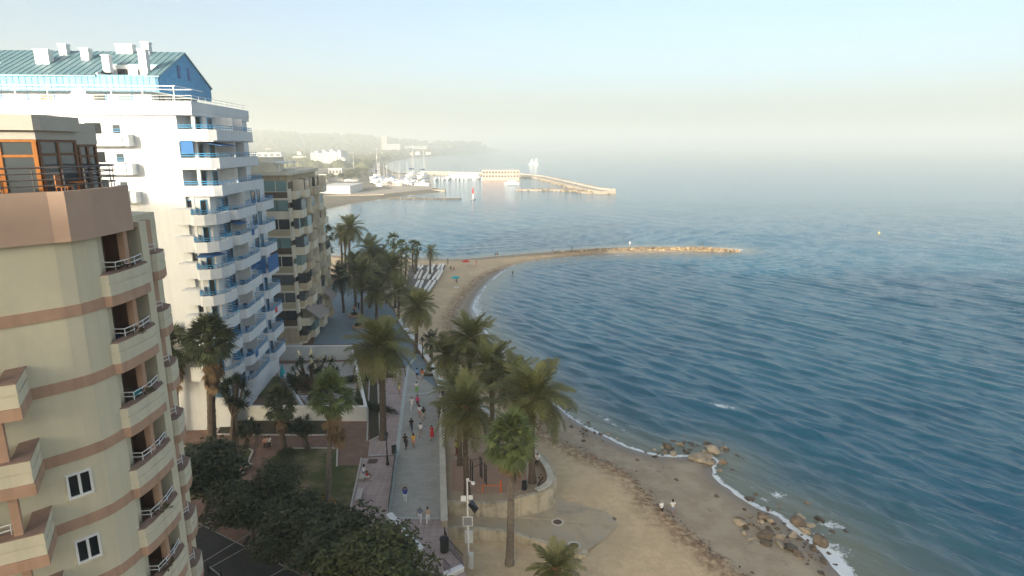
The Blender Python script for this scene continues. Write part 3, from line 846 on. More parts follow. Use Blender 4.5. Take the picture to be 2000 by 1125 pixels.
# stack A at the corner, B and C along the sea
for k in range(-1, 7):
    zb = zk(k)
    dz = 2.2 if k < 6 else 2.6
    oA = w_balcony([(.38,1.0),(-2.1,1.2),(-2.25,1.5),(-2.1,2.6),(-1.2,3.5),(.2,3.95),(1.7,3.95),(2.1,3.6),(2.2,2.4)], zb, [(.4,2.4)], None)
    openings(oA, zb, [(.32,.38,1.45,2.0),(.32,.38,-.2,.5)][:1 + (k % 2 == 0)])
    wA = wf(); wA.fb(-1.0,-.85,1.0,1.3,zb+1.15,zb+3.0); wA.build('column', M['white'], oA)
    oB = w_balcony([(2.9,2.4),(2.95,3.3),(3.5,4.15),(4.2,4.3),(10.2,4.3),(10.6,3.9),(10.6,2.4)], zb, [], None)
    openings(oB, zb, [(4.0,5.6,2.40,2.46),(7.6,8.8,2.40,2.46)])
    wB = wf(); wB.fb(6.6,6.75,2.4,4.1,zb+1.15,zb+3.0); wB.build('divider', M['white'], oB)
    oC = w_balcony([(13.2,2.4),(13.3,3.4),(13.9,4.1),(18.6,4.1),(19.2,3.5),(19.2,2.4)], zb, [], None)
    openings(oC, zb, [(14.5,16.0,2.40,2.46),(17.0,18.0,2.40,2.46)])
    if k in (3, 5): 
        s0, s1 = (3.6, 6.4) if k == 5 else (7.0, 10.0)
        a_ = wf(); p = wp
        a_.add([p(s0,2.5,zb+2.85),p(s1,2.5,zb+2.85),p(s1,4.3,zb+2.35),p(s0,4.3,zb+2.35),p(s0,2.5,zb+2.9),p(s1,2.5,zb+2.9),p(s1,4.32,zb+2.4),p(s0,4.32,zb+2.4)],
            [(0,1,2,3),(7,6,5,4),(0,4,5,1),(1,5,6,2),(2,6,7,3),(3,7,4,0)]); a_.build('awning', M['blue_fabric'], oB)
    if k == 4:
        a_ = wf(); p = wp
        a_.add([p(-2.2,1.3,zb+2.5),p(-2.2,2.7,zb+2.5),p(-.2,3.7,zb+2.5),p(.3,2.4,zb+2.9),p(.3,1.3,zb+2.9),
                p(-2.2,1.3,zb+2.55),p(-2.2,2.7,zb+2.55),p(-.2,3.7,zb+2.55),p(.3,2.4,zb+2.95),p(.3,1.3,zb+2.95)],
            [(0,1,2,3,4),(9,8,7,6,5),(0,5,6,1),(1,6,7,2),(2,7,8,3)]); a_.build('awning', M['blue_fabric'], oA)
    if k == 3:
        a_ = wf(); a_.fb(13.6,18.4,4.12,4.17,zb+.6,zb+2.7); a_.fb(13.25,13.3,2.6,3.9,zb+.6,zb+2.7); a_.build('awning', M['blue_fabric'], oC)
    # blue slatted screen between the stacks
    sl = wf()
    for j in range(7): sl.fb(2.32,2.78,2.5,3.25,zb+.5+.33*j,zb+.56+.33*j)
    sl.build('slatted_screen', M['blue'], WT)
# small plain balconies on the camera side, right edge
for k in range(0, 7):
    zb = zk(k)
    b = wf(); b.fb(-1.5,.0 if k < 7 else 0,-1.0,1.0,zb+.0,zb+1.7); b.fb(-1.2,.38,-.8,.9,zb+1.7,zb+1.75); o = b.build('box_balcony', M['white'], WT)
# balconies of the camera side, seen past the cream tower
for k in range(3, 10):
    zb = zk(k)-.6
    b = wf(); b.fb(-1.3,0,-11,-5.2,zb,zb+1.25); b.fb(-1.2,0,-5.2,-4.6,zb,zb+1.2); o = b.build('side_balcony', M['white'], WT)
    q = wf(); q.fb(-.06,-.003,-9.4,-7.8,zb+1.3,zb+2.4); q.build('door', M['glass_dark'], o)
    q = wf(); q.fb(-.06,-.003,-6.6,-5.9,zb+1.35,zb+2.2); q.build('window', M['glass_grey'], o)
    q = wf(); q.fb(-.3,-.25,-7.0,-5.4,zb+1.5,zb+1.56); q.fb(-.3,-.25,-7.0,-5.4,zb+1.75,zb+1.8); q.build('railing', M['blue'], o)
# blue shutters low on the camera side (seen between the two balcony stacks of the cream tower)
for k in (1, 3):
    zb = zk(k)
    b = wf(); b.fb(-.9,0,-8,-5.2,zb-.2,zb+.2); o = b.build('side_balcony', M['white'], WT)
    q = wf(); q.fb(-.08,-.003,-7.5,-5.4,zb+.3,zb+2.6); q.build('shutter', M['blue'], o)
    for j in range(2):
        q = wf(); q.fb(-.1,-.082,-7.3+j*1.0,-6.5+j*1.0,zb+.6,zb+2.2); q.build('pane', M['glass_teal'], o)
# --- penthouse with the blue roof
b = wf(); b.fb(11, 25, -45, -7.2, 39.76, 42.55); ph = b.build('penthouse_wall', M['white'], WT)
for i in range(12):
    t0 = -9.5-3.0*i
    q = wf(); q.fb(10.93,10.995,t0-1.5,t0,39.9,42.1); o = q.build('window', M['glass_grey'] if i % 2 else M['glass_teal'], WT)
    q = wf(); q.fb(10.9,11.0,t0+.002,t0+.14,39.9,42.3); q.build('frame', M['blue'], o)
for s_ in (13, 16.5, 20): wf().fb(s_,s_+1.6,-7.2,-7.12,39.9,42.2).build('window', M['glass_dark'], WT)
T0 = -5.6
sk = wf(); sk.fb(9.7,9.95,-45,T0,42.5,44.35); sk.build('roof_skirt', M['skirt_blue'], WT)
rib = wf().fb(0,.06,0,.06,0,1.8)
ribme = None
for i in range(56):
    t0 = T0-.3-.7*i
    q = wf(); q.fb(9.64,9.698,t0-.06,t0,42.52,44.3); q.build('panel_seam', M['skirt_blue'], WT)
rf = wf(); p = wp
def slope(mb, s0, z0, s1, z1, t0, t1, th):
    mb.add([p(s0,t0,z0),p(s1,t0,z1),p(s1,t1,z1),p(s0,t1,z0),p(s0,t0,z0-th),p(s1,t0,z1-th),p(s1,t1,z1-th),p(s0,t1,z0-th)],
        [(0,1,2,3),(7,6,5,4),(0,4,5,1),(1,5,6,2),(2,6,7,3),(3,7,4,0)])
# recessed sun decks cut the lower half of the front slope
zsl = lambda s_: 44.35 + (s_-9.7)*(3.75/8.3)
slope(rf, 13.4, zsl(13.4), 18.0, zsl(18.0), T0+.2, -45, .15)
for t0, t1 in ((T0+.2, -7.0), (-12.6, -25.2), (-36, -37.5)):
    slope(rf, 9.5, zsl(9.5), 13.398, zsl(13.398), t0, t1, .15)
slope(rf, 26.4, zsl(9.5), 18.0, zsl(18.0)-.002, -45, T0+.2, .15)
roof = rf.build('roof', M['roof_blue'], WT)
for i in range(48):
    t0 = T0-.3-.8*i
    full = any(a >= t0 >= b_ for a, b_ in ((T0+.2,-7.0),(-12.6,-25.2),(-36,-37.5)))
    s0 = 9.55 if full else 13.42
    q = wf(); q.add([p(s0,t0,zsl(s0)+.003),p(18,t0,zsl(18)+.003),p(18,t0-.06,zsl(18)+.003),p(s0,t0-.06,zsl(s0)+.003),p(s0,t0,zsl(s0)+.06),p(18,t0,zsl(18)+.06),p(18,t0-.06,zsl(18)+.06),p(s0,t0-.06,zsl(s0)+.06)],
        [(4,5,6,7),(0,4,7,3),(0,1,5,4),(3,7,6,2)]); q.build('roof_seam', M['roof_blue'], roof)
for t0, t1 in ((-7.0,-12.6), (-25.2,-36)):
    d = wf(); d.fb(13.2,13.398,t1,t0,44.0,zsl(13.4)-.16); d.fb(9.9,13.2,t0-.1,t0+.1,43.9,44.6); d.fb(9.9,13.2,t1-.1,t1+.1,43.9,44.6); d.fb(9.95,13.2,t1,t0,43.9,44.05)
    o = d.build('roof_terrace', M['white'], WT)
    q = wf(); q.fb(13.15,13.198,t1+.8,t1+2.0,44.1,45.4); q.fb(13.15,13.198,t0-2.4,t0-1.2,44.1,45.4); q.build('window', M['glass_dark'], o)
# blue gable
g = wf()
gp = [(9.7,42.45),(9.7,44.35),(18.0,48.0),(26.3,44.35),(26.3,42.45)]
vs = [p(s_,T0,z) for s_,z in gp]+[p(s_,T0-.25,z) for s_,z in gp]
g.add(vs, [(4,3,2,1,0),(5,6,7,8,9)]+[(i,(i+1)%5,5+(i+1)%5,5+i) for i in range(5)])
gab = g.build('gable', M['blue'], WT)
for i in range(26):
    s_ = 10.1+.63*i
    zt = 44.35+3.65*(1-abs(s_-18)/8.3)-.08
    q = wf(); q.fb(s_,s_+.07,T0+.002,T0+.06,42.5,zt); q.build('cladding_seam', M['blue'], gab)
for s_ in (15.4, 18.4):
    q = wf(); q.fb(s_,s_+.65,T0+.002,T0+.09,44.6,46.2); q.build('slit_window', M['blue_dark'], gab)
# chimneys (pixel of the foot, width, height, label)
for px, py, wd_, ht, dp, s_, nh in ((88,125,1.9,2.3,1.0,13.5,2),(128,112,1.1,1.7,.9,16.8,1),(171,121,1.1,1.8,.9,15,1),(212,141,.95,2.3,.8,11.8,1),(247,106,2.4,1.4,1.0,17.6,4),(288,106,1.05,1.9,.9,17.5,1),(285,147,1.05,3.8,.9,11.0,1)):
    # place on the roof plane at local s_
    d_ = ray(px, py)
    # intersect the vertical plane s = s_
    den = d_[0]*We[0]+d_[1]*We[1]; tt = (s_+WO[0]*We[0]+WO[1]*We[1])/den
    x, y = d_[0]*tt, d_[1]*tt; tl = (x-WO[0])*Wn[0]+(y-WO[1])*Wn[1]; z0 = zsl(s_)
    ht *= .62; wd_ *= .85; q = wf(); q.fb(s_-dp/2,s_+dp/2,tl-wd_/2,tl+wd_/2,z0-.5,z0+ht); 
    ch = q.build('chimney', M['white'], roof)
    cp = wf(); cp.fb(s_-dp/2-.08,s_+dp/2+.08,tl-wd_/2-.08,tl+wd_/2+.08,z0+ht,z0+ht+.14); 
    for j in range(nh):
        tc = tl-wd_/2+wd_*(j+.5)/nh
        cp.fb(s_-dp/2-.012,s_-dp/2-.002,tc-.16,tc+.16,z0+ht-.45,z0+ht-.2)
    cp.build('chimney_cap', M['white_trim'], roof)
# white tube pergola along the terrace
pg = wf()
for i in range(13):
    t0 = -.2-3.2*i; pg.fb(.6,.68,t0-.04,t0+.04,39.76,42.3)
pg.fb(.6,.68,-42,0,42.3,42.38); pg.fb(5,5.08,-42,0,42.3,42.38)
for i in range(13): 
    t0 = -.2-3.2*i; pg.fb(.68,8.5,t0-.03,t0+.03,42.382,42.44)
pg.build('pergola', M['white_trim'], WT)
rl = wf()
for h in (41.05, 41.35): rl.tube([rl.pt(.2,-45,h), rl.pt(.2,1.7,h), rl.pt(18.2,1.7,h)], .025, 4)
for i in range(22): rl.tube([rl.pt(.2,-.2-2*i,40.75), rl.pt(.2,-.2-2*i,41.35)], .02, 4)
for i in range(10): rl.tube([rl.pt(.2+1.95*i,1.7,40.75), rl.pt(.2+1.95*i,1.7,41.35)], .02, 4)
rl.build('terrace_railing', M['white_trim'], WT)
ds = thing('satellite_dish', 'white satellite dish on the roof terrace of the white tower', 'dish', wp(1.6,-10.5,40.0))
c0 = wp(1.6,-10.5,41.4)
MB().tube([(c0[0],c0[1],39.76),(c0[0],c0[1],41.0)], .06, 6).build('post', M['grey_metal'], ds)
q = MB().lathe([(.02,.32),(.5,.22),(.9,0),(.95,.02),(.5,.27),(.02,.37)], n=16)
q.v = [(c0[0]+x*.9+.0, c0[1]-z*1.0+y*.35, c0[2]+y*.9+z*.3) for x,y,z in q.v]
q.build('reflector', M['white_trim'], ds)

# small things left on the balconies of the white tower
GCH = 'chairs on the white tower balconies'
cseat = MB().box(-.25,.25,-.25,.25,.42,.47); cseat.box(-.25,.25,.2,.25,.47,.95)
for sx in (-.22,.2):
    for sy in (-.23,.2): cseat.box(sx,sx+.03,sy,sy+.03,0,.42)
csm = [cseat.mesh('chair', M[k]) for k in ('white_trim','blue_dark','wood_dark')]
rc = random.Random(21)
for k in range(-1, 7):
    for s_, t_ in ((4.6,3.4),(6.0,3.3),(8.4,3.4),(9.6,3.3),(14.8,3.3),(17.2,3.3),(-1.2,2.0)):
        if rc.random() < .5:
            q = wp(s_+rc.uniform(-.3,.3), t_, zk(k)+.18); tag(inst('chair', rc.choice(csm), None, q, (0,0,rc.uniform(0,6))), 'small chair standing on a balcony of the white tower', 'chair', GCH)
for k, s_, t_, c_ in ((0,5.2,3.6,'blue_fabric'),(2,9.0,3.6,'white_trim'),(1,15.5,3.5,'red'),(5,8.0,3.7,'blue_fabric')):
    q = wp(s_, t_+.62, zk(k)+.7); tag(wf().fb(s_-.5,s_+.5,4.32 if s_ < 12 else 4.12,4.36 if s_ < 12 else 4.16,zk(k)+.55,zk(k)+1.3).build('towel', M[c_]), {0:'blue towel hung over the second lowest middle balcony of the white tower',2:'white towel hung over a middle balcony of the white tower',1:'red towel hung over a far balcony of the white tower',5:'blue towel hung high on a middle balcony of the white tower'}[k], 'towel')
for k in range(0, 10, 2):
    wf().fb(20.503,20.95,1.1,1.6,27.6-2.4*k,28.3-2.4*k).build('air_conditioner', M['white_trim'], WT)
# ------------------------------------------------------------------ tan apartment block behind
TB = thing('tan_apartment_block', 'tan brown apartment block with glazed balconies behind the white tower', 'building', (-40, 108, 0))
TO = (-34.6, 99.0); Te = (-.075, .9972); Tn = (.9972, .075)
def tf(): return MB().frame(TO, Te, Tn)
tp = tf().pt
b = tf(); b.fb(.8, 20, -30, -1.0, 0, 31.6); b.build('wall', M['tan'], TB)
b = tf(); b.fb(.2,20.2,-30,-.4,31.6,32.1); b.fb(1.5,6,-9,-3,32.1,33.6); b.fb(8,18,-12,-6,32.1,34.2); b.fb(3,5,-14,-11,32.1,35); b.build('roof', M['tan_light'], TB)
b = tf(); b.fb(2,12,-7,-2.2,33.4,33.55)
for s_ in (2.2, 7, 11.8):
    for t_ in (-6.8,-2.4): b.fb(s_-.05,s_+.05,t_-.05,t_+.05,32.1,33.4)
b.build('roof_canopy', M['white_trim'], TB)
ZT = [4.0+3.0*k for k in range(9)]
frq = random.Random(5)
GL = ['glass_dark','glass_teal','glass_grey','brown_frame','glass_teal','glass_grey','glass_dark']
for k, zb in enumerate(ZT):
    # front slab, two bays
    b = tf(); b.fb(-.35,.8,-12,-.6,zb-.22,zb+.12); fl = b.build('floor_slab', M['tan_light'], TB)
    for bi, (t0, t1) in enumerate(((-11.6,-4.75),(-4.35,-.75))):
        low = tf(); low.fb(-.2,-.05,t0,t1,zb+.12,zb+1.05)
        kind = frq.choice(['tan_dark','tan_dark','glass_teal','tan_light','brown_frame'])
        if k == 0: kind = 'tan'
        low.build('balcony_front', M[kind], fl)
        up = tf(); 
        if k == 0: up.fb(-.2,-.05,t0,t1,zb+1.05,zb+2.78); up.build('wall_panel', M['tan'], fl); continue
        gm = frq.choice(GL)
        up.fb(-.14 if gm != 'glass_dark' else .3,-.1 if gm != 'glass_dark' else .34,t0,t1,zb+1.05,zb+2.78); up.build('glazing', M[gm if gm != 'brown_frame' else 'glass_dark'], fl)
        nm = 4 if bi == 0 else 2
        fr_ = tf()
        for j in range(nm+1):
            tt = t0+(t1-t0)*j/nm; fr_.fb(-.2,-.08,tt-.05,tt+.05,zb+1.05,zb+2.78)
        fr_.fb(-.21,-.07,t0,t1,zb+1.05,zb+1.13)
        fr_.build('window_frame', M['brown_frame' if k % 2 else 'tan_light'], fl)
for t0 in (-4.72, -.74):
    for k, zb in enumerate(ZT):
        if k == 0: continue
        b = tf(); b.fb(-.5,.8,t0,t0+.34,zb-.6,zb+1.5); b.build('column', M['tan_light'], TB)
# sea side: projecting balconies with pale fins, mixed enclosures
seam = ['tan_light','tan_dark','glass_teal','tan','tan_light','glass_grey']
for k, zb in enumerate(ZT):
    b = tf(); b.fb(.8,20.2,-1.0,.15,zb-.2,zb+.1); fl = b.build('floor_slab', M['tan_light'], TB)
    for j in range(6):
        s0 = 1.0+3.2*j; s1 = s0+2.95
        out = .95 if (j+k) % 2 else .35
        kd = frq.choice(seam)
        b = tf(); b.fb(s0,s1,-.95,out,zb+.1 if out < .5 else zb-.2,zb+.12 if out < .5 else zb+.1); b.fb(s0,s1,out-.1,out,zb+.12,zb+1.1); b.fb(s0,s0+.1,-.95,out-.1,zb+.12,zb+1.1)
        o = b.build('balcony', M[kd if not kd.startswith('glass') else 'tan_light'], fl)
        en = frq.random()
        g = tf()
        if en < .45: g.fb(s0+.05,s1-.05,out-.07,out-.03,zb+1.1,zb+2.75); g.fb(s0+.02,s0+.06,-.9,out-.1,zb+1.1,zb+2.75)
        else: g.fb(s0+.1,s1-.1,-.998,-.95,zb+.15,zb+2.5)
        g.build('glazing', M[frq.choice(['glass_dark','glass_teal','glass_grey','glass_dark'])], fl)
        if frq.random() < .8:
            f_ = tf(); f_.fb(s1+.03,s1+.2,-.95,.5+.5*frq.random(),zb+.1,zb+2.8); f_.build('fin', M['tan_light'], fl)
# big canvas awnings at the foot of the sea side
for i, (s0, s1, z1) in enumerate(((1.5,5.0,9.6),(5.6,9.0,9.2),(12.0,16.0,10.5))):
    a_ = tf(); p = tp
    a_.add([p(s0,.2,z1),p(s1,.2,z1),p(s1,2.6,z1-1.9),p(s0,2.6,z1-1.9),p(s0,.2,z1+.06),p(s1,.2,z1+.06),p(s1,2.62,z1-1.84),p(s0,2.62,z1-1.84)],
        [(0,1,2,3),(7,6,5,4),(0,4,5,1),(1,5,6,2),(2,6,7,3),(3,7,4,0)])
    a_.build('awning', M['awning'], TB)
# ------------------------------------------------------------------ town ground, promenade, street, garden
M['brick_paving'] = mat('reddish_brown_paving', (.31,.19,.14), (.23,.14,.105), scale=.8, rough=.9, bump=.15, bscale=12, c3=(.24,.145,.105), joints=(.4,.2,.012))
M['pink_tile'] = mat('pinkish_grey_tile', (.50,.395,.37), (.42,.325,.305), scale=.7, rough=.8, bump=.08, bscale=10, joints=(.6,.6,.018,0))
M['grey_tile'] = mat('grey_promenade_tile', (.47,.455,.415), (.39,.375,.34), scale=.5, rough=.75, bump=.08, bscale=8, c3=(.44,.425,.385), joints=(.9,.45,.015))
M['blue_tile'] = mat('bluish_grey_plaza_tile', (.22,.28,.32), (.18,.235,.27), scale=.5, rough=.7, bump=.06, bscale=8)
M['line'] = mat('pale_green_stone_strip', (.52,.56,.54), (.45,.50,.48), scale=2, rough=.7)
M['asphalt'] = mat('dark_asphalt', (.055,.054,.055), (.042,.042,.043), scale=1.2, rough=.95, bump=.15, bscale=40)
M['paint'] = mat('worn_pale_line', (.42,.40,.37), (.26,.25,.23), scale=3, rough=.9)
M['lawn'] = mat('patchy_lawn_soil', (.055,.075,.022), (.20,.145,.085), scale=.35, rough=1, bump=.3, bscale=20, c3=(.075,.085,.03))
M['soil'] = mat('dark_planting_soil', (.07,.05,.035), (.045,.045,.02), scale=2, rough=1, bump=.3, bscale=15)
M['ramp'] = mat('sandy_concrete_ramp', (.43,.37,.285), (.36,.305,.23), scale=.5, rough=.95, bump=.12, bscale=10, c3=(.47,.38,.26))
M['plaza_sand'] = mat('compacted_sand_plaza', (.44,.34,.245), (.38,.29,.20), scale=.8, rough=1, bump=.12, bscale=10)
M['play_mat'] = mat('salmon_gym_surface', (.40,.26,.19), (.35,.23,.165), scale=1, rough=.95)
M['deck'] = mat('grey_timber_deck', (.20,.165,.14), (.15,.12,.10), scale=3, rough=.9)

def poly(px, z): return [G2(x, y, z) for x, y in px]
EDGE = [(925,1180),(900,1092),(874,1045),(868,1010),(864,880),(862,765),(840,712),(795,650),(776,622),(770,600),(745,572),(700,540),(648,535)]
town = poly(EDGE, 2.95)
town_all = town + [(-75,165),(-140,170),(-140,5),(-20,5),(0,20)]
structure(MB().prism(town_all, 0.0, 2.9).build('pavement', M['brick_paving']))
lv = [2.904]
def sheet(name, px, m, step=.004):
    z = lv[0]; lv[0] += step
    return structure(MB().sheet(poly(px, z), z).build(name, M[m]))
sheet('plaza', [(612,672),(628,600),(646,552),(700,548),(742,578),(768,606),(793,655),(838,716),(861,760),(862,766),(789,771),(797,716),(745,705),(690,672)], 'blue_tile')
sheet('promenade', [(797,716),(862,766),(866,880),(869,1010),(762,1010),(776,880),(789,771)], 'grey_tile')
sheet('path', [(707,895),(772,890),(757,1010),(869,1012),(875,1045),(905,1095),(915,1150),(770,1130),(700,1050),(680,1012)], 'pink_tile')
sheet('path', [(722,864),(740,720),(797,718),(789,771),(775,888),(718,892)], 'pink_tile')
sheet('road', [(330,995),(368,1012),(593,1125),(660,1180),(600,1300),(330,1300)], 'asphalt')
def strip(name, a, b, wpx, m):
    """flat strip between two pixels, width in metres"""
    z = lv[0]; lv[0] += .004
    p, q = G2(*a, z), G2(*b, z); dx, dy = q[0]-p[0], q[1]-p[1]; L = math.hypot(dx, dy); nx, ny = -dy/L*wpx/2, dx/L*wpx/2
    return structure(MB().sheet([(p[0]+nx,p[1]+ny),(q[0]+nx,q[1]+ny),(q[0]-nx,q[1]-ny),(p[0]-nx,p[1]-ny)], z).build(name, M[m]))
for a, b, w_ in (((812,697),(797,716),.35),((797,716),(789,771),.4),((789,771),(775,890),.42),((789,772),(862,764),.3),((762,1011),(868,1012),.25),
                 ((740,775),(790,771),.12),((735,800),(786,800),.1),((730,838),(781,838),.1),((722,890),(775,887),.2),((705,1012),(760,1000),.12)):
    strip('stone_strip', a, b, w_, 'line')
for a, b in (((368,1012),(600,1129)),((373,1040),(441,1000)),((391,1101),(527,1018)),((406,1111),(527,1043)),((527,1126),(600,1087)),((400,1010),(425,1018)),((404,1103),(450,1140)),((500,1046),(527,1062))):
    strip('painted_line', a, b, .11, 'paint')
# garden beds and lawns
def bed(name, px, m, h=.10):
    o = MB().prism(poly(px, 2.9), 2.88, 2.9+h).build(name, M[m]); return structure(o)
bed('lawn', [(330,880),(478,874),(493,883),(472,930),(440,965),(330,985)], 'lawn')
bed('lawn', [(530,895),(562,878),(658,878),(656,911),(703,910),(690,960),(680,1012),(650,1030),(560,1005),(505,965),(512,925)], 'lawn')
bed('planting_bed', [(438,823),(570,823),(570,847),(422,847)], 'soil')
bed('planting_bed', [(590,823),(654,823),(654,849),(590,849)], 'soil')
bed('planting_bed', [(724,735),(736,742),(741,850),(722,861),(719,800)], 'soil')
bed('planting_bed', [(757,722),(780,720),(776,738),(754,738)], 'soil', .3)
bed('planting_bed', [(829,722),(848,722),(853,735),(828,735)], 'soil', .3)
bed('lawn', [(470,775),(500,735),(545,737),(562,772),(556,780)], 'lawn', .12)
bed('lawn', [(692,790),(705,730),(715,735),(717,790)], 'lawn', .12)
for x, y in ((400,1012),(493,1056),(582,1104)):
    c = G2(x, y, 2.9); structure(MB().box(c[0]-.6,c[0]+.6,c[1]-.6,c[1]+.6,2.9,2.96).build('tree_pit', M['soil']))
def kerb(pts, z0=2.88, h=.16, th=.16, m='kerb'):
    P_ = poly(pts, 2.9); mb = MB()
    for a, b in zip(P_[:-1], P_[1:]): mb.seg(a, b, th, z0, z0+h)
    return structure(mb.build('kerb', M[m]))
for k in ([(345,873),(478,873),(494,882),(472,932)], [(437,821),(422,849),(590,851)], [(562,877),(659,876),(658,913)], [(595,851),(657,850),(657,822)],
          [(706,896),(681,1012)], [(722,734),(717,862)], [(721,863),(742,852)], [(742,850),(738,745)]):
    kerb(k)
# white garden walls (each a thing of its own)
def wall(name, label, a, b, h, th=.25, m='plaster_white', cap=None, z0=2.9):
    p, q = G2(*a, 2.9), G2(*b, 2.9)
    r = thing(name, label, 'wall', ((p[0]+q[0])/2, (p[1]+q[1])/2, z0))
    MB().seg(p, q, th, z0, z0+h).build('wall_body', M[m], r)
    MB().seg(p, q, th+.1, z0+h, z0+h+.08).build('coping', M[cap or 'white_trim'], r)
    return r
wall('garden_wall', 'white garden wall below the tower lawn facing the planted paved square', (432,821), (717,822), 1.9)
wall('garden_wall', 'long white wall between the tower garden and the bluish plaza', (533,704), (690,702), 2.3)
wall('garden_wall', 'white side wall of the tower garden along the hedge strip', (690,702), (717,821), 1.5)
wall('garden_wall', 'low white wall stepping down beside the tower entrance path', (556,742), (592,805), .9)
b = MB(); p0 = G2(536,712,2.9); 
structure(MB().sheet(poly([(535,712),(690,706),(700,730),(690,790),(600,790),(560,745),(545,735)], 2.904), 2.93).build('garden_paving', M['kerb']))
# boom of blue canvas, lifebuoy sign
M['sign_white'] = mat('white_sign_board', (.8,.8,.8), rough=.5)
sg = thing('lifebuoy_sign', 'small red and white lifebuoy sign on the white wall by the tower entrance', 'sign', AT(527,697,88))
c = AT(527,697,87.5)
rg = MB()
for i in range(8):
    t0, t1 = i*math.pi/4, (i+1)*math.pi/4
rgv = []
def ringmesh(c, r0, r1, th, a0, a1, n=4):
    mb = MB()
    vs = []
    for j in range(n+1):
        t_ = a0+(a1-a0)*j/n
        for rr, dy in ((r0,0),(r1,0),(r1,th),(r0,th)): vs.append((c[0]+rr*math.cos(t_), c[1]+dy, c[2]+rr*math.sin(t_)))
    fs = []
    for j in range(n):
        a, b_ = 4*j, 4*j+4
        for i in range(4): fs.append((a+i, a+(i+1)%4, b_+(i+1)%4, b_+i))
    fs += [(0,1,2,3),(4*n+3,4*n+2,4*n+1,4*n)]
    return mb.add(vs, fs)
for i in range(8): ringmesh(c, .22, .42, .1, i*math.pi/4, (i+1)*math.pi/4).build('ring_segment', M['red' if i % 2 == 0 else 'sign_white'], sg)
MB().box(c[0]-.06,c[0]+.06,c[1]+.02,c[1]+.08,2.9,c[2]-.43).build('post', M['grey_metal'], sg)
c = G(553,742,2.9)
sh = thing('sunshade', 'turquoise folded garden parasol beside the dark flowering yucca', 'parasol', c)
MB().tube([c,(c[0],c[1],5.3)], .05, 6).build('pole', M['grey_metal'], sh)
MB().lathe([(.5,0),(.42,.5),(.12,1.5),(.04,1.9)], c=(c[0],c[1],3.5), n=10).build('canopy', M['turq'], sh)

# ------------------------------------------------------------------ sea wall, gym terrace, ramp
sw = thing('sea_wall', 'long pale stone parapet along the seaward edge of the promenade', 'wall', G(865,880,2.9))
b = MB()
W_ = poly([(868,1030),(864,880),(862,765)], 2.9)
for a, c in zip(W_[:-1], W_[1:]): b.seg(a, c, .5, 0, 3.5)
b.build('wall_body', M['stone_wall'], sw)
capme = None
def coping(root, pts, th, z, m='stone_cap', step=1.6, zh=.12):
    """coping stones laid one by one along a line"""
    for a, c in zip(pts[:-1], pts[1:]):
        L = math.hypot(c[0]-a[0], c[1]-a[1]); n = max(1, int(L/step))
        for i in range(n):
            f0, f1 = i/n+.012/max(L,1), (i+1)/n-.012/max(L,1)
            p = (a[0]+(c[0]-a[0])*f0, a[1]+(c[1]-a[1])*f0); q = (a[0]+(c[0]-a[0])*f1, a[1]+(c[1]-a[1])*f1)
            MB().seg(p, q, th, z, z+zh+random.uniform(-.008,.008)).build('coping_stone', M[m], root)
coping(sw, W_, .62, 3.503)
sw2 = thing('sea_wall', 'white capped sea wall slanting beside the upper plaza and small dark palm', 'wall', G(830,700,2.9))
W2 = poly([(862,762),(840,712),(795,650),(778,625)], 2.9)
b = MB()
for a, c in zip(W2[:-1], W2[1:]): b.seg(a, c, .5, 0, 3.35)
b.build('wall_body', M['stone_wall'], sw2); coping(sw2, W2, .7, 3.353, 'white_trim', 2.2, .14)
# gym terrace (raised sandy half round) with its retaining wall
TW_PX = [(862,742),(905,768),(950,800),(985,835),(1020,868),(1055,895),(1072,915),(1079,935),(1076,950),(1058,962),(1025,970),(985,975),(930,976),(868,974)]
TWALL = smooth_line(poly(TW_PX, 3.0), 1)
TWL = [tuple(p) for p in TWALL]
structure(MB().prism(TWL + poly([(868,974),(864,880),(862,765)], 3.0)[1:], 0.2, 2.75).build('gym_terrace', M['plaza_sand']))
structure(MB().sheet(poly([(884,900),(950,880),(1000,885),(1040,930),(1010,960),(940,965),(882,958)], 2.756), 2.756).build('gym_floor', M['play_mat']))
rw_ = thing('retaining_wall', 'curved limestone retaining wall around the sandy gym terrace', 'wall', (TWL[12][0], TWL[12][1], .3))
b = MB(); b.band(TWL[::-1], -.45, -.3, lambda i: 3.25 if i > 5 else 2.85)
b.build('wall_body', M['stone_wall'], rw_)
def inner(pts, d):
    o = []
    for i in range(len(pts)):
        a, c = pts[max(i-1,0)], pts[min(i+1,len(pts)-1)]
        L = math.hypot(c[0]-a[0], c[1]-a[1]) or 1; o.append((pts[i][0]+(c[1]-a[1])/L*d, pts[i][1]-(c[0]-a[0])/L*d))
    return o
cc = inner(TWL, .2)
coping(rw_, cc[6:20], .6, 3.255, 'stone_cap', 1.5)
coping(rw_, cc[:7], .5, 2.9, 'white_trim', 2.5, .35)
# concrete ramp onto the sand, its own low wall
RZ = lambda f: 1.75-1.05*f
fr0 = [G2(870,1030,1.9), G2(930,1031,1.9), G2(1000,1037,1.7), G2(1070,1060,1.3), G2(1138,1083,1.0)]
rp_ = thing('beach_ramp', 'pale concrete ramp fanning from the promenade onto the sand with a low side wall', 'ramp', (fr0[0][0], fr0[0][1], .5))
b = MB()
for i in range(4):
    z0, z1 = [1.95,1.9,1.65,1.25,1.02][i:i+2]
    b.seg(fr0[i], fr0[i+1], .4, -.2, (z0, z1))
e0, e1 = fr0[4], G2(1144,1074,1.0)
b.seg(e0, e1, .4, -.2, 1.02)
b.build('side_wall', M['stone_wall'], rp_)
back = [G(872,1016,.9), G(985,1014,.9), G(1060,1000,.9), G(1084,975,.85), G(1130,985,.7), G(1185,1000,.7), G(1210,1025,.7), G(1180,1052,.72), G(1146,1076,1.0)]
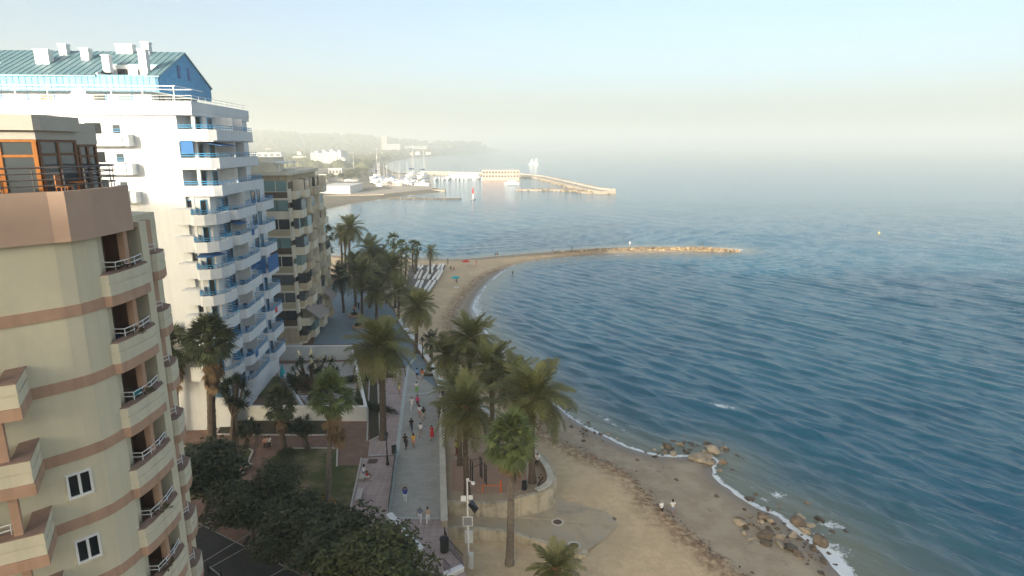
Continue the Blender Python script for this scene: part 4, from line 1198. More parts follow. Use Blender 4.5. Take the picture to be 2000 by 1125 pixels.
top = [(x,y,1.55) for x,y,_ in back[:1]] + [(back[1][0],back[1][1],1.35),(back[2][0],back[2][1],1.2),(back[3][0],back[3][1],.95)] + [(x,y,.70) for x,y,_ in back[4:7]] + [(x,y,.72) for x,y,_ in back[7:8]] + [(back[8][0],back[8][1],.98)] + \
      [(fr0[4][0],fr0[4][1],1.03),(fr0[3][0],fr0[3][1],1.24),(fr0[2][0],fr0[2][1],1.5),(fr0[1][0],fr0[1][1],1.6),(fr0[0][0],fr0[0][1],1.65)]
mb = MB(); tri = tessellate_polygon([[Vector((p[0],p[1],0)) for p in top]])
mb.add(top, [tuple(t) for t in tri]); o = mb.build('ramp_slab', M['ramp'], rp_)
bm = bmesh.new(); bm.from_mesh(o.data); bmesh.ops.recalc_face_normals(bm, faces=bm.faces)
if sum(f.normal.z for f in bm.faces) < 0: bmesh.ops.reverse_faces(bm, faces=bm.faces)
bm.to_mesh(o.data); bm.free()
M['ring_white'] = mat('white_stone_ring', (.62,.60,.55), rough=.8); M['drain'] = mat('brown_drain_grate', (.13,.09,.07), rough=.8)
for i, (x, y, zz) in enumerate(((1089,1020,1.02),(1121,1066,1.04))):
    c = G(x, y, zz)
    r = thing('beach_shower_base', ('round stone shower drain in the middle of the concrete ramp','round white rimmed shower drain on the corner of the concrete ramp')[i], 'drain', c)
    MB().lathe([(.55,-.1),(.62,.04),(.45,.06),(.43,.02)], c=c, n=20).build('rim', M['ring_white' if i else 'stone_cap'], r)
    MB().lathe([(.42,-.1),(.42,.035),(.05,.045)], c=c, n=16).build('grate', M['drain'], r)
# ------------------------------------------------------------------ glass edged ramp wall on the left of the walkway
gr = thing('ramp_balustrade', 'dark green glass balustrade with a pale kerb dividing the walkway from the lower path', 'balustrade', G(766,945,2.9))
a, c = G2(774,890,2.9), G2(759,1010,2.9)
MB().seg(a, c, .22, 2.9, 3.12).build('kerb', M['line'], gr)
M['glass_green'] = glass('dark_green_glass', (.03,.07,.06))
n = 6
for i in range(n):
    p = (a[0]+(c[0]-a[0])*(i+.03)/n, a[1]+(c[1]-a[1])*(i+.03)/n); q = (a[0]+(c[0]-a[0])*(i+.97)/n, a[1]+(c[1]-a[1])*(i+.97)/n)
    MB().seg(p, q, .03, 3.15, 3.85).build('glass_panel', M['glass_green'], gr)
    MB().tube([(p[0],p[1],3.1),(p[0],p[1],3.98)], .03, 5).build('post', M['black'], gr)
MB().tube([(a[0],a[1],3.98),(c[0],c[1],3.98)], .035, 6).build('handrail', M['black'], gr)
wall('low_wall', 'low white wall running diagonally past the people in red', (760,1012), (822,1082), .45, .5, 'line')
# black railing at the stairs by the ramp
def iron_rail(label, pts, z0, h=1.0, step=.16):
    P_ = [G2(x, y, z0) for x, y in pts]
    r = thing('iron_railing', label, 'railing', (P_[0][0], P_[0][1], z0))
    MB().tube([(x,y,z0+h) for x,y in P_], .035, 6).build('handrail', M['black'], r)
    MB().tube([(x,y,z0+.12) for x,y in P_], .02, 5).build('bottom_rail', M['black'], r)
    for x, y in along(P_, step): MB().box(x-.013,x+.013,y-.013,y+.013,z0+.1,z0+h).build('baluster', M['black'], r)
    return r
iron_rail('black iron railing at the head of the beach stairs beside the dark bin', [(868,1050),(875,1072),(890,1090),(905,1105)], 2.9)
iron_rail('short black iron railing on the left of the stair head', [(866,1112),(880,1128)], 2.9)
wall('low_wall', 'low white wall closing the promenade above the beach stairs', (868,1130), (904,1114), .35, .4, 'plaster_white')

# ------------------------------------------------------------------ street furniture
def lamp_post(label, px, h, z0=2.9):
    c = G(*px, z0)
    r = thing('street_lamp', label, 'street lamp', c)
    MB().lathe([(.2,0),(.2,.2),(.13,.35),(.12,.9),(.075,1.05),(.05,h-.5)], c=c, n=10).build('post', M['black'], r)
    l = MB().lathe([(.07,h-.5),(.17,h-.42),(.24,h-.05),(.2,h)], c=c, n=8).build('lantern', M['glass_grey'], r)
    MB().lathe([(.27,h+.002),(.16,h+.15),(.04,h+.2),(.03,h+.3)], c=c, n=8).build('lantern_cap', M['black'], l)
    return r
lamp_post('black cast iron street lamp beside the tall date palm and the planter', (757,908), 3.6)
lamp_post('thin black lamp post by the seaward wall where a dark dressed person leans', (866,815), 3.4)
lamp_post('black street lamp half hidden by palms on the upper plaza', (826,700), 3.4)
def bin_(label, px, z0, h=1.0, r_=.28, m='dark_green'):
    c = G(*px, z0); r = thing('litter_bin', label, 'bin', c)
    MB().lathe([(r_*.85,0),(r_,.05),(r_,h*.82),(r_*1.05,h*.85),(r_*1.05,h*.88)], c=c, n=14).build('body', M[m], r)
    MB().lathe([(r_*1.08,h*.885),(r_*1.05,h*.95),(r_*.4,h)], c=c, n=14).build('lid', M['black'], r)
    return r
bin_('large dark green bin by the railing at the end of the promenade', (868,1077), 2.9, 1.35, .36)
bin_('dark bin at the top of the glass balustrade', (770,886), 2.9)
bin_('black bin beside the curved terrace wall', (1024,956), 2.75, .95, .25, 'black')
c = G(1024,954,2.75); 
lp = thing('lamp_pole', 'slim grey pole standing behind the black bin on the gym terrace', 'pole', (c[0]+.3,c[1]+.3,2.75))
MB().tube([(c[0]+.3,c[1]+.3,2.75),(c[0]+.3,c[1]+.3,6.6)], .05, 6).build('pole_shaft', M['grey_metal'], lp)
MB().box(c[0]-.1,c[0]+.7,c[1]+.2,c[1]+.4,6.6,6.7).build('lamp_head', M['grey_metal'], lp)
def bench(label, a, b, z0=2.9):
    p, q = G2(*a, z0), G2(*b, z0); r = thing('stone_bench', label, 'bench', ((p[0]+q[0])/2,(p[1]+q[1])/2,z0))
    MB().seg(p, q, .55, z0+.38, z0+.48).build('seat', M['kerb'], r)
    for f in (.15,.85):
        x, y = p[0]+(q[0]-p[0])*f, p[1]+(q[1]-p[1])*f; MB().box(x-.2,x+.2,y-.16,y+.16,z0,z0+.379).build('leg', M['concrete'], r)
    return r
bench('empty pale stone bench on the pinkish path near the lawn edge', (705,962), (699,984))
bench('stone bench under the two seated people in white and red', (712,925), (706,942))
bench('pale bench in the shaded garden where two people in light clothes sit', (528,868), (520,870))
bench('bench at the corner of the dark lawn with seated people', (489,912), (476,922))
gb = MB(); c = G(728,901,2.91); tag(gb.box(c[0]-.5,c[0]+.5,c[1]-.5,c[1]+.5,2.93,2.945).build('drain_cover', M['drain']), 'square brown drain cover set in the pinkish path', 'drain cover')
for i, (x, y, l) in enumerate(((387,1112,'black cone shaped bollard at the pavement edge nearest the cream tower'),(408,1120,'black cone shaped bollard second from the cream tower'),(433,1135,'black bollard cut by the bottom edge of the picture'))):
    c = G(x, y, 2.9); r = thing('bollard', l, 'bollard', c, 0, 'bollards on the street corner')
    MB().lathe([(.2,0),(.2,.06),(.1,.2),(.07,.7)], c=c, n=10).build('post', M['black'], r); MB().lathe([(.09,.702),(.11,.78),(.05,.87)], c=c, n=10).build('knob', M['black'], r)
# camera / solar pole with sign frame at the ramp
c = G(915,1083,2.0); sp = thing('utility_pole', 'white pole with cameras, a square mesh frame and a white cabinet by the ramp', 'pole', c)
ctop = AT(907,938,c[1]); X0, Y0 = c[0], c[1]
MB().tube([(X0,Y0,.5),(X0,Y0,ctop[2])], [.09,.06], 8).build('pole_shaft', M['rail_white'], sp)
zt = ctop[2]
MB().tube([(X0,Y0,zt),(X0+.5,Y0-.1,zt-.15)], .04, 5).build('arm', M['rail_white'], sp)
MB().lathe([(.05,.12),(.14,.1),(.16,-.08),(.04,-.16)], c=(X0+.5,Y0-.1,zt-.2), n=10).build('camera_dome', M['rail_white'], sp)
MB().lathe([(.05,.1),(.12,.08),(.13,-.06),(.04,-.12)], c=(X0+.05,Y0-.12,zt+.12), n=10).build('camera_dome', M['rail_white'], sp)
z2 = AT(907,972,Y0)[2]
MB().box(X0-.55,X0-.12,Y0-.15,Y0-.02,z2-.25,z2+.2).build('control_box', M['rail_white'], sp); MB().box(X0+.1,X0+.45,Y0-.15,Y0-.02,z2-.1,z2+.25).build('control_box', M['rail_white'], sp)
q = MB(); q.add([(X0+.05,Y0-.1,z2-.6),(X0+.6,Y0-.3,z2-1.3),(X0+.9,Y0+.3,z2-1.15),(X0+.35,Y0+.5,z2-.45),(X0+.05,Y0-.1,z2-.64),(X0+.6,Y0-.3,z2-1.34),(X0+.9,Y0+.3,z2-1.19),(X0+.35,Y0+.5,z2-.49)],[(0,1,2,3),(7,6,5,4),(0,4,5,1),(1,5,6,2),(2,6,7,3),(3,7,4,0)]); q.build('solar_panel', M['glass_dark'], sp)
z3 = AT(908,1016,Y0)[2]
q = MB(); q.box(X0-.42,X0+.42,Y0-.2,Y0-.14,z3+.38,z3+.44); q.box(X0-.42,X0+.42,Y0-.2,Y0-.14,z3-.44,z3-.38); q.box(X0-.42,X0-.36,Y0-.2,Y0-.14,z3-.38,z3+.38); q.box(X0+.36,X0+.42,Y0-.2,Y0-.14,z3-.38,z3+.38)
f_ = q.build('sign_frame', M['rail_white'], sp); MB().box(X0-.36,X0+.36,Y0-.19,Y0-.15,z3-.38,z3+.38).build('mesh_panel', M['grey_metal'], f_)
z4 = AT(913,1050,Y0)[2]; MB().box(X0-.3,X0+.4,Y0+.1,Y0+.35,z4-.6,z4+.5).build('cabinet', M['plaster_white'], sp)
MB().box(X0+.1,X0+.45,Y0-.6,Y0-.2,1.0,2.4).build('pedestal', M['plaster_white'], sp)
# gym bars and orange exerciser
gp_ = [(919,936),(923,942),(938,930),(941,934),(947,942),(950,948)]
gy = thing('pull_up_frame', 'black outdoor gym frame of tall posts and bars on the sandy terrace', 'gym frame', G(935,940,2.75))
tops = []
for x, y in gp_:
    c = G(x, y, 2.76); MB().tube([c,(c[0],c[1],5.0)], .06, 6).build('post', M['black'], gy); tops.append(c)
for i, j, zz in ((0,2,4.8),(1,3,4.4),(2,3,4.9),(3,4,4.6),(4,5,4.3),(0,1,4.2)):
    MB().tube([(tops[i][0],tops[i][1],zz),(tops[j][0],tops[j][1],zz)], .03, 5).build('bar', M['black'], gy)
og = thing('exerciser', 'orange upright exerciser behind the fan palm trunk on the gym terrace', 'gym machine', G(978,962,2.75))
c = G(978,962,2.76); MB().tube([c,(c[0],c[1],4.1)], .09, 8).build('post', M['orange'], og); MB().box(c[0]-1.8,c[0]-.1,c[1]-.04,c[1]+.04,3.5,3.56).build('arm', M['orange'], og); MB().box(c[0]-1.85,c[0]-1.75,c[1]-.05,c[1]+.05,2.76,3.6).build('leg', M['orange'], og)

# ------------------------------------------------------------------ loungers on the beach club deck
dk = poly([(800,518),(870,517),(836,574),(792,566)], 1.5)
structure(MB().prism(dk, .5, 1.45).build('deck', M['deck']))
M['lounger'] = mat('white_lounger_canvas', (.78,.78,.76), (.68,.68,.66), scale=2, rough=.8)
lm = MB(); lm.box(-.32,.32,-.95,.45,.22,.32); lm.add([(-.32,.45,.25),(.32,.45,.25),(.32,1.0,.62),(-.32,1.0,.62),(-.32,.45,.33),(.32,.45,.33),(.32,.96,.7),(-.32,.96,.7)],[(0,3,2,1),(4,5,6,7),(0,1,5,4),(1,2,6,5),(2,3,7,6),(3,0,4,7)])
for sx in (-.28,.28):
    for sy in (-.9,.4): lm.box(sx-.03,sx+.03,sy-.03,sy+.03,0,.22)
lme = lm.mesh('lounger', M['lounger'])
blocks = [((816,521),(829,521),(823,528),(809,528)), ((838,520),(851,520),(846,528),(832,528)), ((857,519),(869,519),(866,527),(851,527)),
          ((813,532),(828,532),(822,546),(806,546)), ((834,531),(848,531),(839,547),(823,547)), ((855,531),(867,530),(857,549),(840,549)),
          ((815,551),(829,551),(824,566),(806,564)), ((836,552),(854,552),(840,572),(824,570))]
nl = 0
for bi, bl in enumerate(blocks):
    q = [G2(x, y, 1.45) for x, y in bl]
    ux = Vector(q[1])-Vector(q[0]); uy = Vector(q[3])-Vector(q[0]); nx = max(1, int(ux.length/.82)); ny = max(1, int(uy.length/2.05))
    where = ('far left','far middle','far right','middle left','centre','middle right','near left','near right')[bi]
    for j in range(ny):
        for i in range(nx):
            f, g = (i+.5)/nx, (j+.5)/ny
            p = (1-g)*((1-f)*Vector(q[0])+f*Vector(q[1])) + g*((1-f)*Vector(q[3])+f*Vector(q[2]))
            o = inst('sun_lounger', lme, None, (p.x, p.y, 1.455), (0,0,random.uniform(-.05,.05)))
            tag(o, f'white sun lounger in the {where} block of the beach club deck', 'sun lounger', f'white loungers in the {where} block')
# ------------------------------------------------------------------ palms
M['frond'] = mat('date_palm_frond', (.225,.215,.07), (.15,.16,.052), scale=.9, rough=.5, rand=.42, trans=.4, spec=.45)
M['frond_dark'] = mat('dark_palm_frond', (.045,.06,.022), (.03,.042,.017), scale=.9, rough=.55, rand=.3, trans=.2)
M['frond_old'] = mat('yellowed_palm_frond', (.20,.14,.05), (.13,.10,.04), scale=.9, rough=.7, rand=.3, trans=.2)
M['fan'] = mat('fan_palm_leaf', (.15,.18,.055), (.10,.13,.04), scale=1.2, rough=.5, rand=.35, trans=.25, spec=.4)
M['fan_dark'] = mat('shaded_fan_palm_leaf', (.075,.09,.035), (.05,.062,.024), scale=1.2, rough=.55, rand=.35, trans=.2)  # darker copy of the fan leaf, shade put into the colour
M['fan_dead'] = mat('dead_fan_leaf', (.27,.18,.10), (.18,.115,.06), scale=1.5, rough=.9, rand=.3, trans=.15)
M['trunk'] = mat('palm_trunk_bark', (.135,.10,.075), (.085,.063,.047), scale=2.5, rough=.95, bump=.6, bscale=5, stretch=(1,1,2.2))
M['trunk_pale'] = mat('grey_palm_trunk', (.23,.19,.155), (.14,.115,.09), scale=2.5, rough=.95, bump=.6, bscale=5, stretch=(1,1,2.5))
M['boss'] = mat('orange_brown_palm_boss', (.19,.10,.045), (.11,.065,.035), scale=3, rough=.95, bump=.6, bscale=6)
def frond_mesh(droop, twist, seed, nleaf=26, w_=.30):
    q = random.Random(seed); mb = MB(); n = 9; pts = []
    side = q.uniform(-.08, .08)
    def P_(u): return Vector((u*(1-.16*droop*u*u), side*u*u, .10*u - droop*u*u*.62))
    pts = [P_(i/n) for i in range(n+1)]
    mb.tube(pts, [.016*(1-.75*i/n)+.003 for i in range(n+1)], 3, cap=False)
    for i in range(nleaf):
        u = .13+.86*i/(nleaf-1); p = P_(u); tdir = (P_(min(1,u+.02))-P_(u-.02)).normalized()
        L = (.30*math.sin(math.pi*min(1,(u*.9+.06))**.8)+.05)*q.uniform(.85,1.12)*w_/.30
        for s_ in (-1,1):
            lat = tdir.cross(Vector((0,0,1))).normalized()*s_
            up = lat.cross(tdir)*s_
            d = (tdir*q.uniform(.55,.8) + lat*.8 + up*q.uniform(.05,.4)+Vector((0,0,-.12))).normalized()*L
            w = tdir*.0165
            tip = p+d+Vector((0,0,-.18*L)); m_ = p+d*.5
            mb.add([p-w*.6, m_-w, tip, m_+w, p+w*.6], [(0,1,2,3,4)])
    return mb
FR = {k: [frond_mesh(dr, 0, 100+i*7+j).mesh('frond', M['frond']) for j in range(2)] for i, (k, dr) in enumerate((('up',.35),('mid',.75),('low',1.15)))}
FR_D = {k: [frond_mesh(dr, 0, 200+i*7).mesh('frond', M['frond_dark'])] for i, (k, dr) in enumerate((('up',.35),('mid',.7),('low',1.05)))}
FR_O = [frond_mesh(1.3, 0, 300+j, 22).mesh('dead_frond', M['frond_old']) for j in range(2)]
def trunk_mesh(base, top, r0, r1, m, ring=.33):
    mb = MB(); base = Vector(base); top = Vector(top); L = (top-base).length; n = max(6, int(L/ring)); pts = []; rs = []
    bend = Vector((random.uniform(-.15,.15), random.uniform(-.1,.1), 0))
    for i in range(n+1):
        f = i/n; p = base.lerp(top, f) + bend*math.sin(math.pi*f)
        flare = 1+.45*math.exp(-f*L/.6)
        pts.append(p); rs.append((r0*(1-f)+r1*f)*flare*(1.0 if i % 2 else 1.09)*random.uniform(.96,1.04))
    mb.tube(pts, rs, 9); return mb
def phoenix(base, crown, L, label, nf=52, dark=False, group=None, r=.27):
    r_ = thing('date_palm', label, 'palm', base, 0, group)
    top = Vector(crown)
    trunk_mesh((base[0],base[1],base[2]-.15), (top.x,top.y,top.z-.1), r*1.05, r*.9, M['trunk']).build('trunk', M['trunk'], r_)
    k = L/4.2
    MB().lathe([(r*.92,-1.3*k),(r*1.35,-.75*k),(r*1.55,-.25*k),(r*1.1,.12*k),(.08,.3*k)], c=top, n=10).build('crown_boss', M['boss'], r_)
    fr = FR_D if dark else FR
    ga = 2.39996
    nf = int(nf*.8)
    for i in range(nf):
        f = (i+.5)/nf
        el = R(84 - 112*f**.85 + random.uniform(-7,7))
        kind = 'up' if el > R(42) else ('mid' if el > R(2) else 'low')
        az = i*ga+random.uniform(-.25,.25); s_ = L*random.uniform(.86,1.06)*(1.0 if f > .12 else .8)
        loc = (top.x-base[0]+.12*math.cos(az), top.y-base[1]+.12*math.sin(az), top.z-base[2]-.25*f)
        inst('frond', random.choice(fr[kind]), r_, loc, (random.uniform(-.25,.25), -el, az), s_)
    for i in range(5 if not dark else 2):
        az = random.uniform(0, 6.28)
        inst('dead_frond', random.choice(FR_O), r_, (top.x-base[0], top.y-base[1], top.z-base[2]-.45*k), (random.uniform(-.4,.4), R(random.uniform(35,62)), az), L*random.uniform(.6,.85))
    return r_
def fan_mesh(seed, n=15, dead=False):
    q = random.Random(seed); mb = MB()
    pet = .52
    mb.tube([(0,0,0),(pet*.5,0,.02),(pet,0,0)], [.018,.013,.01], 3, cap=False)
    span = 2.5 if not dead else 1.3
    for i in range(n):
        a = -span/2+span*i/(n-1); L = .62*(1-.22*abs(a)/1.3)*q.uniform(.9,1.08)
        d = Vector((math.cos(a), math.sin(a), .05)); lat = Vector((-math.sin(a), math.cos(a), 0))
        o = Vector((pet,0,0)); w = .045
        dz = -.10-.12*abs(a) if not dead else -.05
        m_ = o+d*L*.55+Vector((0,0,.02*(i%2)))
        tip = o+d*L+Vector((0,0,dz*q.uniform(.6,1.6)))
        mb.add([o, m_-lat*w, tip, m_+lat*w], [(0,1,2,3)])
    return mb
FAN = [fan_mesh(10+i).mesh('fan_leaf', M['fan']) for i in range(3)]
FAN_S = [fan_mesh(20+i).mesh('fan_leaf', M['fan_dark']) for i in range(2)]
FAN_X = [fan_mesh(30+i, 11, True).mesh('dead_leaf', M['fan_dead']) for i in range(2)]
def washingtonia(base, crown, L, label, nf=44, skirt=26, skirt_len=1.6, dark=False, group=None, r=.26, pale=False):
    r_ = thing('fan_palm', label, 'palm', base, 0, group)
    top = Vector(crown)
    trunk_mesh((base[0],base[1],base[2]-.15), (top.x,top.y,top.z), r*1.15, r*.8, M['trunk_pale' if pale else 'trunk']).build('trunk', M['trunk_pale' if pale else 'trunk'], r_)
    for i in range(nf):
        f = (i+.5)/nf; el = R(82-125*f+random.uniform(-10,10)); az = i*2.39996+random.uniform(-.3,.3)
        loc = (top.x-base[0], top.y-base[1], top.z-base[2]+.35-.8*f)
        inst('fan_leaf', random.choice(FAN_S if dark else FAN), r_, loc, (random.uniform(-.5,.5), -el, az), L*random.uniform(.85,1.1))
    for i in range(skirt):
        f = random.random(); az = random.uniform(0, 6.28)
        loc = (top.x-base[0]+.1*math.cos(az), top.y-base[1]+.1*math.sin(az), top.z-base[2]-.3-skirt_len*f)
        inst('dead_leaf', random.choice(FAN_X), r_, loc, (random.uniform(-.5,.5), R(random.uniform(58,86)), az), L*random.uniform(.6,.95))
    return r_
def place(fn, bpx, z, cpx, L, label, **k):
    b = G(*bpx, z); c = AT(cpx[0], cpx[1], b[1]); return fn(b, c, L, label, **k)
P1 = phoenix; WA = washingtonia
GA, GB, GC, GD = 'date palms along the walkway and gym terrace', 'palms of the far beach grove', 'fan palms standing in the far grove', 'palms of the shaded garden'
place(P1,(748,858),2.9,(742,676),4.5,'largest date palm, thick trunk beside the planter left of the walkway',nf=60,group=GA,r=.36)
place(P1,(812,690),2.9,(815,598),3.9,'date palm standing at the slanting white sea wall of the upper plaza',group=GA)
place(P1,(918,800),2.75,(918,660),4.2,'upright date palm against the foaming corner of the bay',group=GA)
place(P1,(880,795),2.75,(872,690),3.4,'date palm between the slanted sea wall and the upright palm by the bay',nf=44,group=GA)
place(P1,(962,830),2.75,(958,712),3.9,'date palm in the middle of the seaward row, before the dark waves',group=GA)
place(P1,(1006,860),2.75,(1003,738),3.7,'date palm crowded just behind the broad seaward palm',nf=46,group=GA)
place(P1,(1040,942),2.75,(1042,775),4.5,'broad date palm nearest the rocks at the seaward end of the row',nf=56,group=GA,r=.3)
place(P1,(913,966),2.75,(910,795),3.7,'slender date palm rising from the gym terrace beside the camera pole',nf=46,group=GA)
place(P1,(898,908),2.75,(894,762),3.3,'date palm just behind the slender one on the gym terrace',nf=42,group=GA,r=.24)
place(P1,(842,702),2.75,(842,664),2.1,'small dark date palm growing behind the slanting sea wall',nf=34,dark=True,group=GA)
place(P1,(1090,1200),.62,(1086,1108),2.4,'date palm crown cut off by the bottom edge on the sand',nf=40)
place(WA,(995,1105),.62,(996,862),2.35,'tall fan palm with patterned trunk in front of the concrete ramp',nf=54,skirt=26,skirt_len=1.2,r=.29,pale=True)
far = [(P1,(682,548),(684,444),4.3,'tallest date palm of the grove, against the water beside the tan block',50),
 (P1,(668,545),(665,455),2.9,'slim palm left of the tallest grove palm',34),
 (P1,(676,545),(673,466),2.6,'lower slim palm touching the trunk of the tallest grove palm',30),
 (P1,(720,575),(722,486),4.2,'rounded date palm right of the tallest grove palm',44),
 (P1,(748,570),(744,500),3.6,'date palm in the middle back of the grove',40),
 (P1,(707,622),(706,535),4.6,'big date palm at the front of the grove by the plaza',52),
 (P1,(722,600),(735,540),3.6,'date palm behind the big front palm of the grove',40),
 (P1,(772,600),(768,522),4.2,'wide date palm beside the lounger deck',48),
 (P1,(672,610),(664,540),3.6,'dark date palm nearest the tan apartment block',42),
 (P1,(735,628),(736,568),3.5,'low date palm at the near edge of the grove',40),
 (P1,(778,628),(780,566),3.7,'date palm at the sand side near corner of the grove',42),
 (P1,(840,535),(841,490),2.7,'lone star shaped palm on the lounger deck',24),
 (P1,(695,600),(688,512),3.4,'date palm half hidden behind the big front palm',38),
 (P1,(760,560),(757,508),3.2,'date palm under the cluster of tall fan palms',34)]
for fn, b_, c_, L_, lb, nf in far:
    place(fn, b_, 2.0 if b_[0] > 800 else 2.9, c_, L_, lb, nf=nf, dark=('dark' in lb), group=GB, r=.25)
for b_, c_, L_, lb in (((770,536),(769,470),2.1,'tallest of the thin fan palms rising behind the grove'),((783,540),(785,481),1.8,'thin fan palm right beside the tallest one'),((791,548),(793,497),1.7,'shorter thin fan palm near the tallest pair'),
     ((807,530),(806,481),1.7,'left palm of the thin pair beyond the lounger deck'),((814,529),(815,483),1.6,'right palm of the thin pair beyond the lounger deck'),((811,534),(811,504),1.2,'short fan palm under the thin pair'),
     ((638,545),(637,457),2.3,'fan palm tight against the tan block, above the shorter one'),((642,545),(640,486),1.6,'shorter fan palm tight against the tan block')):
    place(WA, b_, 2.6, c_, L_, lb, nf=24, skirt=6, skirt_len=.5, group=GC, r=.2, dark=('tan block' in lb))
place(WA,(414,876),2.9,(408,668),2.7,'big shaggy fan palm in the garden in front of the white tower',nf=60,skirt=60,skirt_len=3.4,dark=True,group=GD,r=.42)
place(WA,(345,850),2.9,(335,680),2.5,'shaggy fan palm half hidden by the cream tower balconies',nf=46,skirt=44,skirt_len=2.6,dark=True,group=GD)
place(WA,(556,882),2.9,(546,790),1.9,'short fan palm with a brown skirt in the middle of the garden',nf=44,skirt=34,skirt_len=1.5,dark=True,group=GD)
place(WA,(640,1003),2.9,(648,772),2.1,'tall propped fan palm with a long orange skirt of dead leaves',nf=46,skirt=60,skirt_len=3.0,group=GD,r=.24,pale=True)
pb = G(640,1003,2.9)
for i, (dx, dy) in enumerate(((1.1,.5),(-1.0,.6),(.9,-1.0),(-.9,-.8))):
    tag(MB().tube([(pb[0]+dx,pb[1]+dy,2.95),(pb[0]+dx*.15,pb[1]+dy*.15,4.9)], .045, 5).build('timber_prop', M['wood_chair']), 'wooden prop leaning on the trunk of the tall propped fan palm', 'prop', 'props round the fan palm trunk')

# ------------------------------------------------------------------ yuccas and cordylines: rosettes of sword leaves on forked trunks
M['yucca'] = mat('dark_yucca_leaf', (.03,.046,.018), (.02,.032,.013), scale=1.5, rough=.5, rand=.3)
M['flower'] = mat('cream_yucca_flower', (.72,.68,.52), (.60,.58,.42), scale=6, rough=.9)
def rosette(seed, n=46):
    q = random.Random(seed); mb = MB()
    for i in range(n):
        az = i*2.4+q.uniform(-.2,.2); el = R(88-115*(i/n)+q.uniform(-8,8)); L = q.uniform(.75,1.0)
        d = Vector((math.cos(az)*math.cos(el), math.sin(az)*math.cos(el), math.sin(el))); lat = Vector((-math.sin(az), math.cos(az), 0))*.045
        mb.add([-lat*.6, d*L*.5-lat+Vector((0,0,.03)), d*L+Vector((0,0,-.12)), d*L*.5+lat+Vector((0,0,.03)), lat*.6], [(0,1,2,3,4)])
    return mb
ROS = [rosette(40+i).mesh('rosette', M['yucca']) for i in range(3)]
fs = MB(); 
for i in range(26):
    z = .1+.5*random.random(); a = random.uniform(0,6.28); rr = .17*(1-z/.75)+.03; c_ = Vector((rr*math.cos(a), rr*math.sin(a), z)); s_ = .06
    fs.add([c_+Vector((-s_,0,0)),c_+Vector((0,0,s_)),c_+Vector((s_,0,0)),c_+Vector((0,s_,-s_))],[(0,1,2),(0,2,3),(1,3,2),(0,3,1)])
fs.tube([(0,0,0),(0,0,.7)], .02, 4)
FLO = fs.mesh('flower_spike', M['flower'])
def yucca(base, heads, label, s_=1.0, flowers=0, spread=1.5, cat='yucca', low=0):
    r_ = thing('yucca_tree', label, cat, base)
    tops = []
    nst = max(2, min(5, len(heads)//6))
    stems = []
    for k in range(nst):
        a = 2*math.pi*k/nst; b0 = Vector((base[0]+.35*math.cos(a), base[1]+.35*math.sin(a), base[2]-.1))
        hs = [Vector(h) for h in heads[k::nst]]; c_ = sum(hs, Vector())/len(hs); mid_ = b0.lerp(c_, .55)+Vector((0,0,.2))
        MB().tube([b0, b0.lerp(mid_,.5)+Vector((random.uniform(-.15,.15),random.uniform(-.15,.15),0)), mid_], [.2*s_,.16*s_,.13*s_], 7).build('trunk', M['trunk'], r_)
        bb = MB()
        for h in hs: bb.tube([mid_, mid_.lerp(h,.6)+Vector((0,0,-.1)), h], [.11*s_,.085*s_,.07*s_], 5)
        bb.build('branches', M['trunk'], r_)
    for i, h in enumerate(heads):
        inst('rosette', random.choice(ROS), r_, (h[0]-base[0],h[1]-base[1],h[2]-base[2]), (random.uniform(-.4,.4),random.uniform(-.4,.4),random.uniform(0,6)), s_*random.uniform(.85,1.2))
        if i < flowers: inst('flower_spike', FLO, r_, (h[0]-base[0],h[1]-base[1],h[2]-base[2]+.3), (0,0,0), s_*random.uniform(1.0,1.5))
    return r_
def blob_heads(c, rx, ry, rz_, n, seed):
    q = np.random.default_rng(seed); out = []
    while len(out) < n:
        p = q.uniform(-1,1,3)
        l = np.linalg.norm(p)
        if .45 < l < 1 and p[2] > -.75: out.append((c[0]+p[0]*rx, c[1]+p[1]*ry, c[2]+p[2]*rz_))
    out.sort(key=lambda h: -h[2]); return out
b = G(606,808,2.9); c = AT(610,738,b[1]); 
hd = blob_heads(c, 3.1, 2.6, 3.0, 78, 1); yucca(b, hd, 'large dark yucca with cream flower spikes behind the garden wall', .95, 0)
for h in sorted(hd, key=lambda h: h[1])[:20:2]:
    pass
yr = [o for o in bpy.data.objects if o.name.startswith('yucca_tree')][0]
for h in [h for h in hd if h[2] > c[2]+.4 and h[0] > c[0]-1.2][:13]:
    inst('flower_spike', FLO, yr, (h[0]-b[0],h[1]-b[1]-.3,h[2]-b[2]+.35), (0,0,0), random.uniform(.9,1.5))
b = G(456,880,2.9); c = AT(462,768,b[1]); yucca(b, blob_heads(c, 1.3, 1.2, 2.1, 26, 2), 'narrow dark yucca beside the big shaggy fan palm', 1.0)
b = G(600,882,2.9); c = AT(592,838,b[1]); yucca(b, blob_heads(c, 1.5, 1.2, 1.0, 22, 3), 'many stemmed dark yucca at the foot of the flowering one', .9)
b = G(476,878,2.9); c = AT(490,842,b[1]); yucca(b, blob_heads(c, 1.3, 1.1, 1.0, 18, 4), 'low many stemmed yucca on the lawn corner under the shaggy palm', .9)
b = G(567,668,2.9); yucca(b, blob_heads((b[0],b[1],3.4), .9, .8, .5, 8, 5), 'low dark spiky plant left at the foot of the tan block', .9)
b = G(583,670,2.9); yucca(b, blob_heads((b[0],b[1],3.4), 1.0, .8, .5, 8, 6), 'low dark spiky plant right at the foot of the tan block', .9)
b = AT(393,625,66.2); yucca(b, [(b[0],b[1],b[2]+.3),(b[0]+.6,b[1],b[2]+.3)], 'potted spiky plant on a low side balcony of the white tower', .8)

